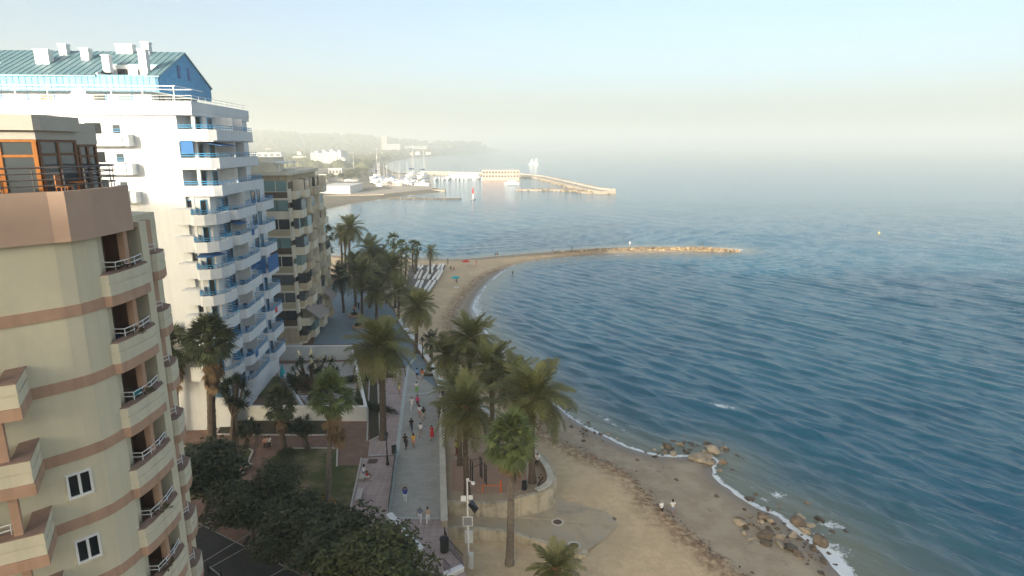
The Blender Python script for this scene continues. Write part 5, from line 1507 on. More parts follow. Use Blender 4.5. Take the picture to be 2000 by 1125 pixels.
# ------------------------------------------------------------------ leafy trees
M['leaf'] = mat('dark_evergreen_leaf', (.032,.044,.015), (.019,.029,.011), scale=.9, rough=.5, trans=.15, c3=(.048,.06,.02))
M['leaf_bright'] = mat('glossy_green_leaf', (.055,.075,.022), (.025,.038,.013), scale=.9, rough=.45, trans=.2, c3=(.085,.095,.03))
M['bark'] = mat('grey_brown_bark', (.16,.125,.10), (.10,.08,.065), scale=3, rough=.95, bump=.4, bscale=8)
def leaf_cloud(n, size, clumps, seed):
    """leaf sized quads spread through clumps inside a unit crown, denser near the clump surfaces"""
    q = np.random.default_rng(seed); cs = []
    for i in range(clumps):
        d = q.normal(size=3); d /= np.linalg.norm(d); d[2] = d[2]*.7+.1; cs.append((d*q.uniform(.35,.75), q.uniform(.26,.42)))
    V = []; Fc = []
    for i in range(n):
        c_, r_ = cs[q.integers(len(cs))]
        d = q.normal(size=3); d /= np.linalg.norm(d); p = c_ + d*r_*q.random()**.35
        nrm = d*.7 + q.normal(size=3)*.6 + np.array((0,0,.4)); nrm /= np.linalg.norm(nrm)
        a = np.cross(nrm, q.normal(size=3)); a /= np.linalg.norm(a)+1e-9; b_ = np.cross(nrm, a)
        s_ = size*q.uniform(.6,1.3); k = len(V)
        V += [tuple(p-a*s_), tuple(p-b_*s_*.45), tuple(p+a*s_), tuple(p+b_*s_*.45)]
        Fc.append((k,k+1,k+2,k+3))
    mb = MB(); mb.v = V; mb.f = Fc; return mb
LC = [leaf_cloud(7500, .062, 30, 60+i) for i in range(3)]
LC_D = [l.mesh('crown', M['leaf']) for l in LC]; LC_B = [leaf_cloud(9000, .05, 32, 64).mesh('crown', M['leaf_bright'])]
def leafy(bpx, cpx, rpx, label, me, zb=2.9, flat=.8, group=None):
    b_ = G(*bpx, zb); c_ = AT(*cpx, b_[1]); dist = math.dist((0,0,HC), c_); rr = rpx/F*dist*.97
    r_ = thing('street_tree', label, 'tree', b_, 0, group)
    tk = MB(); t0 = Vector(b_); t1 = Vector((c_[0],c_[1],c_[2]-rr*.35))
    tk.tube([t0-Vector((0,0,.1)), t0.lerp(t1,.5)+Vector((.12,.05,0)), t1], [.2,.15,.12], 8).build('trunk', M['bark'], r_)
    bb = MB()
    for k in range(7):
        a = k*.9; e_ = t1+Vector((math.cos(a)*rr*.55, math.sin(a)*rr*.55, rr*(.1+.4*(k%3)/2)))
        bb.tube([t1, t1.lerp(e_,.5)+Vector((0,0,.15)), e_], [.09,.06,.03], 5)
    bb.build('limbs', M['bark'], r_)
    inst('crown', me, r_, (c_[0]-b_[0],c_[1]-b_[1],c_[2]-b_[2]), (0,0,random.uniform(0,6)), (rr*1.1,rr*1.1,rr*flat))
    return r_
GT = 'street trees in a row below the cream tower'
leafy((400,1012),(404,918),74,'dark round street tree nearest the cream tower, first of the row',LC_D[0],group=GT)
leafy((493,1056),(488,978),72,'smaller dark street tree with its bare trunk showing, second of the row',LC_D[1],group=GT)
leafy((582,1104),(586,1030),86,'dark street tree in the middle of the row',LC_D[2],group=GT)
leafy((690,1170),(665,1072),92,'street tree left of the brightest crown at the bottom',LC_D[0],group=GT)
leafy((790,1235),(738,1110),106,'largest glossy green street tree at the bottom edge of the picture',LC_B[0],flat=.72,group=GT)
leafy((850,1290),(826,1168),58,'glossy street tree crown cut by the bottom edge beside the stair railing',LC_B[0],group=GT)
leafy((352,905),(352,900),40,'dark shrub tight against the balconies of the cream tower',LC_D[1])
fl = leaf_cloud(5200, .035, 22, 71).mesh('crown', M['leaf'])
leafy((553,990),(553,918),48,'small feathery dark tree on the garden lawn',fl)
for i,(x,y,l) in enumerate(((560,893,'low dark bush at the lawn edge by the short fan palm'),(729,800,'dark hedge mass in the long planter beside the largest date palm'),(700,745,'dark hedge behind the white side wall'))):
    b_ = G(x, y, 2.9); o = inst('bush', LC_D[i], None, (b_[0],b_[1],3.4), (0,0,i), ((1.1,1.1,.7),(.8,4.2,.7),(.9,3.0,.8))[i]); tag(o, l, 'bush')
for i,(x,y) in enumerate(((768,728),(842,728),(692,618),(700,640),(745,590),(720,585))):
    b_ = G(x, y, 2.9); r_ = thing('planter', ('round planter with a shrub at the left of the upper walkway','planter with a shrub beside the slanting white sea wall','round stone planter under the grove nearest the tan block','stone planter under the near palms of the grove','stone planter under the low palm at the grove edge','stone planter between the grove palm trunks')[i], 'planter', b_)
    MB().lathe([(1.0,0),(1.15,.1),(1.15,.45),(.95,.45),(.95,.35)], c=b_, n=16).build('rim', M['kerb' if i < 2 else 'pink'], r_)
    inst('foliage', LC_D[i%3], r_, (0,0,.55), (0,0,i), (.8,.8,.45))
# ------------------------------------------------------------------ people
def pmat(name, c): return mat(name, c, rough=.85)
SKIN = pmat('skin', (.42,.25,.17)); HAIRS = {'dark': pmat('dark_hair', (.02,.014,.01)), 'grey': pmat('grey_hair', (.35,.34,.32)), 'brown': pmat('brown_hair', (.07,.04,.02))}
CL = {k: pmat(k+'_cloth', c) for k, c in dict(white=(.75,.75,.74), black=(.02,.02,.022), blue=(.03,.06,.30), lightblue=(.16,.36,.62), orange=(.65,.17,.05), pink=(.70,.06,.20),
      red=(.50,.02,.03), yellow=(.72,.42,.10), paleyellow=(.68,.66,.40), green=(.20,.38,.10), grey=(.28,.28,.30), greyblue=(.22,.25,.36), beige=(.52,.42,.32), navy=(.03,.035,.08), maroon=(.18,.025,.03), salmon=(.62,.28,.22), lime=(.55,.68,.06)).items()}
def skeleton(pose):
    """joint positions (metres, facing +Y, feet on z=0) and radii; returns lists of chains"""
    J = {}
    sit = pose == 'sit'; ph = .93 if not sit else .50
    V = Vector
    lean = .03
    J['pelvis'] = V((0,0,ph)); J['waist'] = V((0,.0,ph+.15)); J['chest'] = V((0,lean,ph+.36)); J['neck'] = V((0,lean,ph+.56)); J['jaw'] = V((0,lean+.03,ph+.63)); J['head'] = V((0,lean+.035,ph+.70)); J['top'] = V((0,lean+.01,ph+.785)); J['nose'] = V((0,lean+.125,ph+.685))
    th = {'stand': (3,-3), 'walk_a': (24,-22), 'walk_b': (-18,20), 'sit': (88,84), 'arms': (6,-6), 'lie': (2,2)}[pose]
    kn = {'stand': (2,3), 'walk_a': (8,38), 'walk_b': (30,6), 'sit': (85,80), 'arms': (4,4), 'lie': (2,2)}[pose]
    sh = {'stand': (4,-4), 'walk_a': (-24,24), 'walk_b': (20,-20), 'sit': (35,30), 'arms': (165,158), 'lie': (5,5)}[pose]
    eb = {'stand': (12,14), 'walk_a': (18,35), 'walk_b': (35,16), 'sit': (50,55), 'arms': (12,18), 'lie': (5,5)}[pose]
    for i, s_ in enumerate((-1,1)):
        n = 'LR'[i]
        J['hip'+n] = V((s_*.095,0,ph-.03))
        def d(a): return V((0, math.sin(R(a)), -math.cos(R(a))))
        k_ = J['hip'+n] + d(th[i])*.43; J['knee'+n] = k_
        a_ = k_ + d(th[i]-kn[i])*.41; J['ank'+n] = a_; J['toe'+n] = a_ + V((s_*.02,.17,-.045)); J['heel'+n] = a_+V((0,-.03,-.05))
        J['sho'+n] = J['chest'] + V((s_*.185,0,.13))
        e_ = J['sho'+n] + (d(sh[i])+V((s_*.14,0,0))).normalized()*.29; J['elb'+n] = e_
        w_ = e_ + (d(sh[i]+eb[i])+V((s_*.02,0,0))).normalized()*.26; J['wri'+n] = w_
        hd = (w_-e_).normalized(); J['palm'+n] = w_+hd*.075
        side = V((0,1,0)) if abs(hd.y) < .8 else V((0,0,1)); side = (side-hd*side.dot(hd)).normalized()
        for f in range(4):
            b_ = J['palm'+n] + side*(.03-.02*f); L = (.075,.085,.08,.062)[f]
            J[f'fa{f}{n}'] = b_+hd*L*.5+side*(.004*(1.5-f)); J[f'fb{f}{n}'] = b_+(hd+V((-s_*.35,0,0))).normalized()*L
        J['tha'+n] = w_+hd*.03+side*.045; J['thb'+n] = w_+hd*.07+side*.065
    low = min(min(J['toeL'].z, J['toeR'].z), min(J['heelL'].z, J['heelR'].z)) - .02
    if not sit or True:
        for k in J: J[k] = J[k]-Vector((0,0,low))
    return J
RAD = dict(pelvis=.145, waist=.125, chest=.15, neck=.055, jaw=.072, head=.098, top=.07, nose=.014, hip=.085, knee=.058, ank=.04, toe=.03, heel=.035, sho=.062, elb=.042, wri=.028, palm=.034)
def skin_mesh(name, J, edges, root, grow=0.0, scale={}, sub=1):
    names = []; 
    for a, b in edges:
        for n in (a, b):
            if n not in names: names.append(n)
    me = bpy.data.meshes.new(name); me.from_pydata([J[n] for n in names], [(names.index(a), names.index(b)) for a, b in edges], [])
    o = bpy.data.objects.new(name, me); COL.objects.link(o)
    md = o.modifiers.new('skin', 'SKIN'); md.use_smooth_shade = True
    for i, n in enumerate(names):
        key = n if n in RAD else n[:-1]
        if n.startswith(('fa','fb','th')): r = .0095 if n[1] != 'h' else .0115
        else: r = RAD[key]
        r = r*scale.get(key, 1)+grow
        ry = r*.72 if key in ('pelvis','waist','chest') else r
        sv = me.skin_vertices[0].data[i]; sv.radius = (r, ry); sv.use_root = (n == root)
    if sub:
        sb = o.modifiers.new('sub', 'SUBSURF'); sb.levels = sub; sb.render_levels = sub
    dg = bpy.context.evaluated_depsgraph_get()
    out = bpy.data.meshes.new_from_object(o.evaluated_get(dg)); out.name = name
    bpy.data.objects.remove(o); bpy.data.meshes.remove(me)
    out.polygons.foreach_set('use_smooth', [True]*len(out.polygons))
    out.materials.clear(); out.materials.append(SKIN)
    return out
PARTS = {}
for pose in ('stand','walk_a','walk_b','sit','arms'):
    J = skeleton(pose)
    E = [('pelvis','waist'),('waist','chest'),('chest','neck'),('neck','jaw'),('jaw','head'),('head','top'),('head','nose')]
    for n in 'LR':
        E += [('pelvis','hip'+n),('hip'+n,'knee'+n),('knee'+n,'ank'+n),('ank'+n,'toe'+n),('ank'+n,'heel'+n),('chest','sho'+n),('sho'+n,'elb'+n),('elb'+n,'wri'+n),('wri'+n,'palm'+n)]
        E += [('palm'+n,f'fa{f}{n}') for f in range(4)]+[(f'fa{f}{n}',f'fb{f}{n}') for f in range(4)]+[('wri'+n,'tha'+n),('tha'+n,'thb'+n)]
    P_ = {}
    P_['body'] = skin_mesh('body', J, E, 'pelvis')
    Js = dict(J)
    for n in 'LR': Js['half'+n] = J['sho'+n].lerp(J['elb'+n], .75)
    Js['hem'] = J['pelvis']+Vector((0,0,-.02)); Js['neckb'] = J['chest'].lerp(J['neck'], .45)
    RAD.update(half=.052, hem=.15, neckb=.095, shin=.06)
    P_['shirt'] = skin_mesh('shirt', Js, [('hem','waist'),('waist','chest'),('chest','neckb')]+[e for n in 'LR' for e in (('chest','sho'+n),('sho'+n,'half'+n))], 'waist', .022)
    for n in 'LR': Js['shin'+n] = J['knee'+n].lerp(J['ank'+n], .92); Js['mid'+n] = J['hip'+n].lerp(J['knee'+n], .85)
    RAD['mid'] = .075
    P_['trousers'] = skin_mesh('trousers', Js, [('hem','pelvis')]+[e for n in 'LR' for e in (('pelvis','hip'+n),('hip'+n,'knee'+n),('knee'+n,'shin'+n))], 'pelvis', .018) if False else skin_mesh('trousers', Js, [e for n in 'LR' for e in (('pelvis','hip'+n),('hip'+n,'knee'+n),('knee'+n,'shin'+n))], 'pelvis', .02)
    P_['shorts'] = skin_mesh('shorts', Js, [e for n in 'LR' for e in (('pelvis','hip'+n),('hip'+n,'mid'+n))], 'pelvis', .022)
    c_ = J['pelvis']; kl = (J['kneeL']+J['kneeR'])/2
    sk_ = MB(); cs = [(J['waist']+Vector((0,0,.05)), .135), (J['pelvis'], .18), (c_.lerp(kl,.6)+Vector((0,0,0)), .23), (kl+Vector((0,0,-.1)), .27)]
    sk_.tube([p for p, _ in cs], [r for _, r in cs], 12, cap=False)
    P_['skirt'] = sk_.mesh('skirt', SKIN, True)
    h = J['head']; hm = MB(); 
    prof = [(.085,-.06),(.112,-.01),(.116,.04),(.095,.095),(.05,.122),(.01,.13)]
    hm.lathe(prof, c=(h.x, h.y-.018, h.z), n=12)
    hm.v = [(x, y - (.0 if z > h.z+.03 else .02), z + (-.09 if (y < h.y-.03 and z < h.z-.03) else (.045 if (y > h.y+.03 and z < h.z) else 0))) for x, y, z in hm.v]
    P_['hair'] = hm.mesh('hair', SKIN, True)
    sm = MB()
    for n in 'LR':
        a_, t_ = J['heel'+n], J['toe'+n]; sm.tube([a_+Vector((0,-.02,.005)), a_.lerp(t_,.5)+Vector((0,0,.012)), t_+Vector((0,.03,.0))], [.048,.05,.035], 7)
    P_['shoes'] = sm.mesh('shoes', SKIN, True)
    P_['arms_J'] = J
    PARTS[pose] = P_
def setm(o, m):
    if o.data.materials: o.material_slots[0].link = 'OBJECT'; o.material_slots[0].material = m
def person(label, px, z, pose, rz, top, bottom, tm, bm_, hair='dark', s_=1.0, group=None, loc=None):
    """bottom: trousers / shorts / skirt / dress"""
    c = loc or G(px[0], px[1], z)
    if pose == 'sit' and not loc: c = (c[0], c[1], z)
    r_ = thing('person', label, 'person', c, R(rz), group)
    r_.scale = (s_,)*3
    P_ = PARTS[pose]
    inst('body', P_['body'], r_)
    o = inst('shirt', P_['shirt'], r_); setm(o, CL[tm])
    if bottom == 'dress': o2 = inst('dress', P_['skirt'], r_); setm(o2, CL[tm])
    elif bottom != 'none': o2 = inst(bottom, P_[bottom], r_); setm(o2, CL[bm_])
    o3 = inst('hair', P_['hair'], r_); setm(o3, HAIRS[hair])
    o4 = inst('shoes', P_['shoes'], r_); setm(o4, CL['white' if bm_ == 'white' else 'black'])
    return r_
Z0 = 2.92
GW = 'people strolling on the promenade'
pp_ = [
 ('person in light blue shirt and dark shorts walking at the narrow end of the promenade',(815,740),'walk_a',10,'shorts','lightblue','navy'),
 ('person in orange shirt and pale shorts walking beside the one in light blue',(825,742),'walk_b',10,'shorts','orange','beige'),
 ('person all in white standing by the round planter under the largest date palm',(777,747),'stand',100,'trousers','white','white'),
 ('person in pale yellow top standing near the pale cross strip',(780,771),'stand',200,'shorts','paleyellow','beige'),
 ('person in white top and green skirt in the middle of the walkway',(814,768),'walk_a',180,'skirt','white','green'),
 ('person in white and pinkish clothes walking beside the magenta shirt',(805,800),'walk_b',185,'trousers','white','white'),
 ('person in a bright magenta shirt and dark trousers on the walkway',(816,796),'walk_a',185,'trousers','pink','maroon'),
 ('person in white top and pink shorts walking beside the one in black top',(820,816),'walk_a',5,'shorts','white','salmon'),
 ('person in black top and beige shorts below the magenta shirt',(828,820),'walk_b',5,'shorts','black','beige'),
 ('person in dark clothes walking alone left of the white shirted walker',(804,842),'walk_a',180,'trousers','black','navy'),
 ('person in white shirt and dark shorts right of the dark clothed walker',(822,852),'walk_b',180,'shorts','white','grey'),
 ('person in a red dress walking close to the seaward wall',(844,857),'walk_a',150,'dress','red','red'),
 ('person in yellow orange shirt nearest of the walking group',(808,874),'walk_a',5,'shorts','yellow','salmon'),
 ('person in dark clothes leaning on the seaward wall under the palms',(858,818),'stand',-80,'trousers','black','black'),
 ('person in grey standing at the seaward wall behind the one in black',(859,779),'stand',-80,'trousers','grey','greyblue'),
 ('person in blue top and white trousers with both arms raised on the empty walkway',(792,983),'arms',180,'trousers','blue','white'),
 ('old person with grey hair, bluish shirt and white trousers near the cross line',(821,1021),'walk_a',175,'trousers','greyblue','white'),
 ('person in patterned top and white trousers walking beside the grey haired one',(836,1023),'walk_b',185,'trousers','beige','white'),
 ('person in dark red clothes by the diagonal low white wall',(771,1056),'stand',60,'trousers','maroon','maroon'),
 ('person in dark top with red trousers beside the one in dark red',(780,1060),'stand',40,'trousers','black','red'),
 ('person in salmon top left of the pair in red, by the tree crown',(757,1052),'walk_a',180,'shorts','salmon','beige'),
]
for l, px, pose, rz, bot, tm, bm_ in pp_:
    person(l, px, Z0, pose, rz, None, bot, tm, bm_, 'grey' if 'grey hair,' in l else 'dark', group=GW)
person('person in white shirt sitting on the stone bench by the lawn edge',(711,934),2.92,'sit',-60,None,'shorts','white','grey',loc=G(711,931,2.95))
person('child in red and white sitting at the end of the stone bench',(718,938),2.92,'sit',-60,None,'shorts','red','white','brown',.75,loc=G(717,938,2.95))
person('person in white top sitting on the garden bench in the shade',(528,868),2.92,'sit',200,None,'trousers','white','black',loc=G(526,873,2.95))
person('person in pinkish top sitting beside the white top on the garden bench',(520,870),2.92,'sit',200,None,'trousers','salmon','black',loc=G(519,874,2.95))
person('person in brown red top sitting at the corner of the dark lawn',(486,914),2.92,'sit',120,None,'shorts','maroon','beige',loc=G(485,918,2.95))
person('person in white top sitting second at the corner of the dark lawn',(479,918),2.92,'sit',120,None,'shorts','white','beige','brown',loc=G(478,924,2.95))
person('person in lime top and reddish trousers on the gym terrace behind the palm trunks',(892,888),2.76,'stand',90,None,'trousers','lime','maroon')
person('person in dark clothes sitting on the curved terrace wall',(1058,948),3.3,'sit',150,None,'trousers','black','black',loc=tuple(G(1057,944,3.30)[:2])+(2.95,))
person('person in white top and black trousers sitting on the far end of the terrace wall',(1047,900),3.3,'sit',160,None,'trousers','white','black',loc=tuple(G(1050,902,3.3)[:2])+(2.95,))
def sz(x, y): return float(sand_z(shore_sd(np.array([[x, y]])), y)[0])
def beach_person(l, px, pose, rz, bot, tm, bm_, hair='dark', dz=.04, s_=1.0, group='people out on the beach', z=None):
    c = G(px[0], px[1], .6)
    for _ in range(4): c = G(px[0], px[1], sz(c[0], c[1]) + .05)
    if z is not None: c = G(px[0], px[1], z)
    return person(l, px, 0, pose, rz, None, bot, tm, bm_, hair, s_, group, loc=(c[0], c[1], c[2]+dz))
beach_person('person in white shirt and dark shorts, left of two beach walkers',(1291,1009),'walk_a',20,'shorts','white','black','grey')
beach_person('person in white shirt, right of the two walking on the beach',(1313,1007),'walk_b',20,'shorts','white','greyblue','dark')
for l, px, pose, bot, tm, bm_, z in (
  ('person standing in swimwear between the red and turquoise parasols',(930,520),'stand','shorts','salmon','salmon',None),
  ('person walking at the wet sand edge below the turquoise parasol',(923,561),'walk_a','shorts','beige','grey',None),
  ('person wading in the bay near the curve of the beach',(1001,540),'walk_b','shorts','navy','navy',-.35),
  ('person lying side of the loungers, dark swimwear, on the sand',(880,528),'sit','shorts','black','black',None),
  ('person sitting on the sand beside the dark swimwear',(887,529),'sit','shorts','salmon','black',None),
  ('person sitting under the turquoise parasol',(891,553),'sit','shorts','red','navy',None),
  ('person sitting at the far water edge of the sand spit, left of two',(967,500),'sit','shorts','black','navy',None),
  ('person sitting at the far water edge of the sand spit, right of two',(972,500),'sit','shorts','maroon','navy',None),
  ('person in dark clothes standing where the sand spit meets the rocks',(1117,491),'stand','trousers','black','navy',1.2),
  ('person in blue standing just left of the dark one on the sand spit',(1079,494),'stand','shorts','lightblue','navy',1.0),
  ('person in white standing on the middle of the rock groyne',(1230,480),'stand','shorts','white','white',2.0),
  ('person in dark swimwear standing near the outer end of the rock groyne',(1371,483),'stand','shorts','navy','black',1.9),
  ('person standing at the corner post of the lounger deck',(875,516),'stand','trousers','navy','black',None),
  ('bather near the far sandy bay, leftmost of the group',(680,402),'stand','shorts','navy','navy',-.6),
  ('bather in the middle of the group off the far sandy bay',(705,411),'stand','shorts','black','navy',-.6),
  ('bather at right of the group off the far sandy bay',(770,412),'stand','shorts','maroon','navy',-.6),
  ('bather farthest right in the calm water off the harbour beach',(792,411),'stand','shorts','navy','navy',-.6)):
    beach_person(l, px, pose, random.uniform(0,360), bot, tm, bm_, z=z, dz=.0 if z is not None else .04)
# walkers far up the plaza among the trunks
for l, px, tm in (('person in dark top between the grove palm trunks on the bluish plaza',(701,605),'navy'),('person in salmon top by a stone planter under the grove',(692,612),'salmon'),('person in grey walking on the bluish plaza near the tan block',(670,600),'grey')):
    person(l, px, Z0, 'walk_a', 170, None, 'trousers', tm, 'black', group='walkers on the bluish plaza')
# parasols and towels on the far sand
for l, px, m_ in (('red parasol standing on the sand beyond the lounger deck',(910,521),'red'),('turquoise parasol standing on the sand at the bay edge',(890,553),'turq')):
    c = G(*px, .9); c = (c[0], c[1], sz(c[0], c[1])+.05)
    r_ = thing('beach_parasol', l, 'parasol', c)
    MB().tube([(c[0],c[1],c[2]-.2),(c[0],c[1],c[2]+2.1)], .03, 6).build('pole', M['rail_white'], r_)
    mb = MB(); n = 8
    top = (c[0],c[1],c[2]+2.2)
    for i in range(n):
        a0, a1 = 2*math.pi*i/n, 2*math.pi*(i+1)/n
        p0 = (c[0]+1.25*math.cos(a0), c[1]+1.25*math.sin(a0), c[2]+1.65); p1 = (c[0]+1.25*math.cos(a1), c[1]+1.25*math.sin(a1), c[2]+1.65)
        mid = tuple((p0[k]+p1[k])/2+(0,0,-.08)[k] for k in range(3))
        mb.add([top, p0, mid, p1], [(0,1,2),(0,2,3)])
        mb.add([(top[0],top[1],top[2]-.04), (p0[0],p0[1],p0[2]-.04), (mid[0],mid[1],mid[2]-.04), (p1[0],p1[1],p1[2]-.04)], [(2,1,0),(3,2,0)])
    mb.build('canopy', M[m_], r_)
c = G(889,559,.95); tag(MB().box(c[0]-.9,c[0]+.9,c[1]-.5,c[1]+.5,sz(c[0],c[1])+.03,sz(c[0],c[1])+.12).build('beach_towel', M['lounger']), 'pale towel spread on the sand in front of the turquoise parasol', 'towel')
# bicycle by the dark walker
by = G(795,874,2.92); bk = thing('bicycle', 'dark bicycle pushed at the left of the person in yellow orange shirt', 'bicycle', by)
for dy in (-.52,.52):
    vs = [(by[0], by[1]+dy+.33*math.cos(t_), by[2]+.34+.33*math.sin(t_)) for t_ in np.linspace(0, 2*math.pi, 15)]
    wh = MB().tube(vs, .022, 5, cap=False).build('wheel', M['black'], bk)
    sp_ = MB()
    for k in range(6): sp_.tube([(by[0],by[1]+dy,by[2]+.34),(by[0],by[1]+dy+.32*math.cos(k*1.047),by[2]+.34+.32*math.sin(k*1.047))], .006, 3)
    sp_.build('spokes', M['grey_metal'], wh)
f_ = MB()
for a, c in (((0,-.52,.34),(0,-.15,.85)),((0,-.52,.34),(0,0,.3)),((0,0,.3),(0,-.15,.9)),((0,0,.3),(0,.42,.85)),((0,-.15,.82),(0,.42,.85)),((0,.42,.95),(0,.52,.34))): f_.tube([tuple(by[i]+a[i] for i in range(3)), tuple(by[i]+c[i] for i in range(3))], .022, 5)
f_.build('frame', M['black'], bk)
MB().tube([(by[0]-.28,by[1]+.38,by[2]+1.0),(by[0]+.28,by[1]+.38,by[2]+1.0)], .018, 5).build('handlebar', M['black'], bk)
MB().box(by[0]-.07,by[0]+.07,by[1]-.28,by[1]-.04,by[2]+.9,by[2]+.96).build('saddle', M['black'], bk)
person('person in black pushing the dark bicycle on the walkway',(792,874),Z0,'walk_a',175,None,'trousers','black','black',group=GW)
# ------------------------------------------------------------------ boulders on the shore
def rock_mesh(seed, sub=2, amp=.22, flat=.7):
    bm = bmesh.new(); bmesh.ops.create_icosphere(bm, subdivisions=sub, radius=1.0)
    q = random.Random(seed); off = Vector((q.uniform(-50,50), q.uniform(-50,50), q.uniform(-50,50)))
    planes = [(Vector((q.gauss(0,1), q.gauss(0,1), q.gauss(0,1))).normalized(), q.uniform(.42,.78)) for _ in range(13)]
    for v in bm.verts:
        p = v.co.copy()
        for n_, d_ in planes:
            k = p.dot(n_)
            if k > d_: p -= n_*(k-d_)
        p += p.normalized()*amp*.5*mnoise.noise(p*1.6+off)
        v.co = Vector((p.x, p.y, p.z*flat))
    me = bpy.data.meshes.new('rock'); bm.to_mesh(me); bm.free(); return me
RK = {}
for key in ('rock','rock_pale','rock_wet','rock_sun'):
    RK[key] = []
    for i in range(4):
        me = rock_mesh(len(key)*10+i, 3 if key != 'rock_sun' else 1); me.materials.append(M[key]); RK[key].append(me)
def gz(px, py):
    c = G(px, py, .2)
    for _ in range(3): c = G(px, py, max(-.15, sz(c[0], c[1])))
    return c
def rock(px, py, wpx, key, label, group, flat=.8):
    c = gz(px, py); d_ = math.dist(c, (0,0,HC)); r_ = wpx*.43/F*d_
    o = inst('boulder', random.choice(RK[key]), None, (c[0], c[1], c[2]+r_*.12), (random.uniform(-.3,.3), random.uniform(-.3,.3), random.uniform(0,6.3)), (r_*1.1, r_*random.uniform(.75,1.1), r_*flat*random.uniform(.8,1.15)))
    tag(o, label, 'rock', group); return o
GR1, GR2 = 'boulders of the small rocky point', 'boulders along the near waterline'
rock(1370,898,58,'rock_pale','long smooth pale sloping boulder on the rocky point by the beach',GR1,.5)
rock(1388,904,30,'rock_pale','angular pale tan boulder at the foot of the long smooth one',GR1)
rock(1398,884,40,'rock_pale','big rounded tan boulder on top of the rocky point',GR1)
rock(1412,905,26,'rock','brown boulder at the outer side of the angular pale one',GR1)
rock(1318,888,20,'rock_pale','round pale orange boulder among dark ones on the rocky point',GR1)
rock(1306,874,36,'rock','reddish brown boulder at the landward end of the rocky point',GR1)
rock(1330,872,28,'rock_pale','light topped boulder behind the round pale orange one',GR1)
rock(1342,884,26,'rock_wet','dark wet boulder between the round pale one and the long smooth one',GR1)
rock(1407,922,16,'rock_pale','lone whitish stone in the shallow wash by the rocky point',GR1)
rock(1434,920,24,'rock_wet','dark weedy stone in the water right of the whitish one',GR1,.5)
for i, (x, y, s_) in enumerate(((1334,855,14),(1352,868,20),(1366,872,18),(1378,866,16),(1392,870,16),(1402,876,18),(1300,884,16),(1288,882,14),(1350,880,16),(1420,884,22),(1438,893,20),(1452,897,18),(1428,876,10),(1380,880,16),(1276,880,10),(1262,884,10),(1315,866,18),(1382,858,12),(1410,868,12))):
    rock(x, y, s_, 'rock_wet' if i % 3 else 'rock', 'small dark weedy stone packed around the rocky point', GR1, .7)
for i in range(44):
    f = random.random(); x = 1270+150*f+random.gauss(0,8); y = 880-14*f+18*abs(f-.5)+random.gauss(0,7)
    rock(x, y, random.uniform(8,20), random.choice(['rock_wet','rock_wet','rock','rock_pale']), 'weathered stone heaped on the rocky point around the long smooth boulder', GR1, .8)
near = [(1443,1018,26,'rock','rounded brown boulder alone on the sand beside the wash'),(1444,1024,30,'rock_pale','pale flat stone under the rounded brown boulder'),
 (1464,976,26,'rock_wet','dark boulder pair at the edge of the thin wash'),(1475,969,16,'rock','brown stone just seaward of the dark boulder pair'),(1490,1012,30,'rock','tall brown boulder above the pale block'),
 (1484,1020,20,'rock_pale','pale cream block at the foot of the tall brown boulder'),(1504,1017,22,'rock_pale','leaning pale slab right of the tall brown boulder'),
 (1560,1027,40,'rock','large brown boulder at the centre of the biggest rock heap'),(1572,1039,34,'rock_pale','pale tan boulder in front of the large brown one'),
 (1548,1046,22,'rock_pale','pale cream block left of the biggest rock heap'),(1582,1030,26,'rock_pale','light boulder at the seaward side of the biggest heap'),
 (1566,1012,24,'rock_pale','flat whitish slab at the top of the biggest heap'),(1604,1018,26,'rock_wet','dark wet boulder just off the biggest heap'),(1600,1060,40,'rock','long brown boulder at the foaming corner'),
 (1622,1042,22,'rock_wet','dark stone awash right of the foaming corner'),(1654,1040,18,'rock_wet','dark stone farthest out in the water'),(1588,1072,24,'rock','brown boulder below the long one at the foam edge'),
 (1575,985,20,'rock','brown stone alone in the shallow water above the biggest heap'),(1521,988,14,'rock','small brown stone awash between the heaps'),
 (1493,1050,36,'rock','broad grey brown boulder on the sand in the lower heap'),(1500,1062,30,'rock_wet','dark boulder under the broad grey brown one'),(1525,1066,26,'rock_pale','pale block in the lower heap by the dark slab'),
 (1545,1072,34,'rock_wet','dark flat slab at the seaward end of the lower heap'),(1556,1082,22,'rock','brown stone at the tip of the lower heap'),(1525,1052,24,'rock_pale','whitish slab on top of the lower heap'),
 (1455,1028,16,'rock','brown stone at the landward end of the near rocks'),(1463,1010,14,'rock_pale','pale stone beside the landward brown stone'),(1444,1028,10,'rock_pale','small whitish stone on the sand, highest up the beach'),
 (1456,1042,16,'rock_pale','whitish stone on the sand below the highest one'),(1466,1053,14,'rock_pale','third whitish stone in the short line on the sand'),(1483,1070,9,'rock_pale','lowest small whitish stone on the dark sand'),
 (1608,1096,18,'rock_wet','dark stone under the foam at the bottom corner'),(1604,1120,16,'rock_wet','dark stone at the bottom edge by the foam')]
for x, y, s_, k, l in near: rock(x, y, s_, k, l, GR2)
for i in range(70):
    f = random.random(); x = 1465+150*f+random.gauss(0,14); y = 1005+85*f+random.gauss(0,14)
    rock(x, y, random.uniform(5,13), random.choice(['rock','rock_wet','rock_wet','rock']), 'small dark stone scattered between the near rock heaps', GR2)
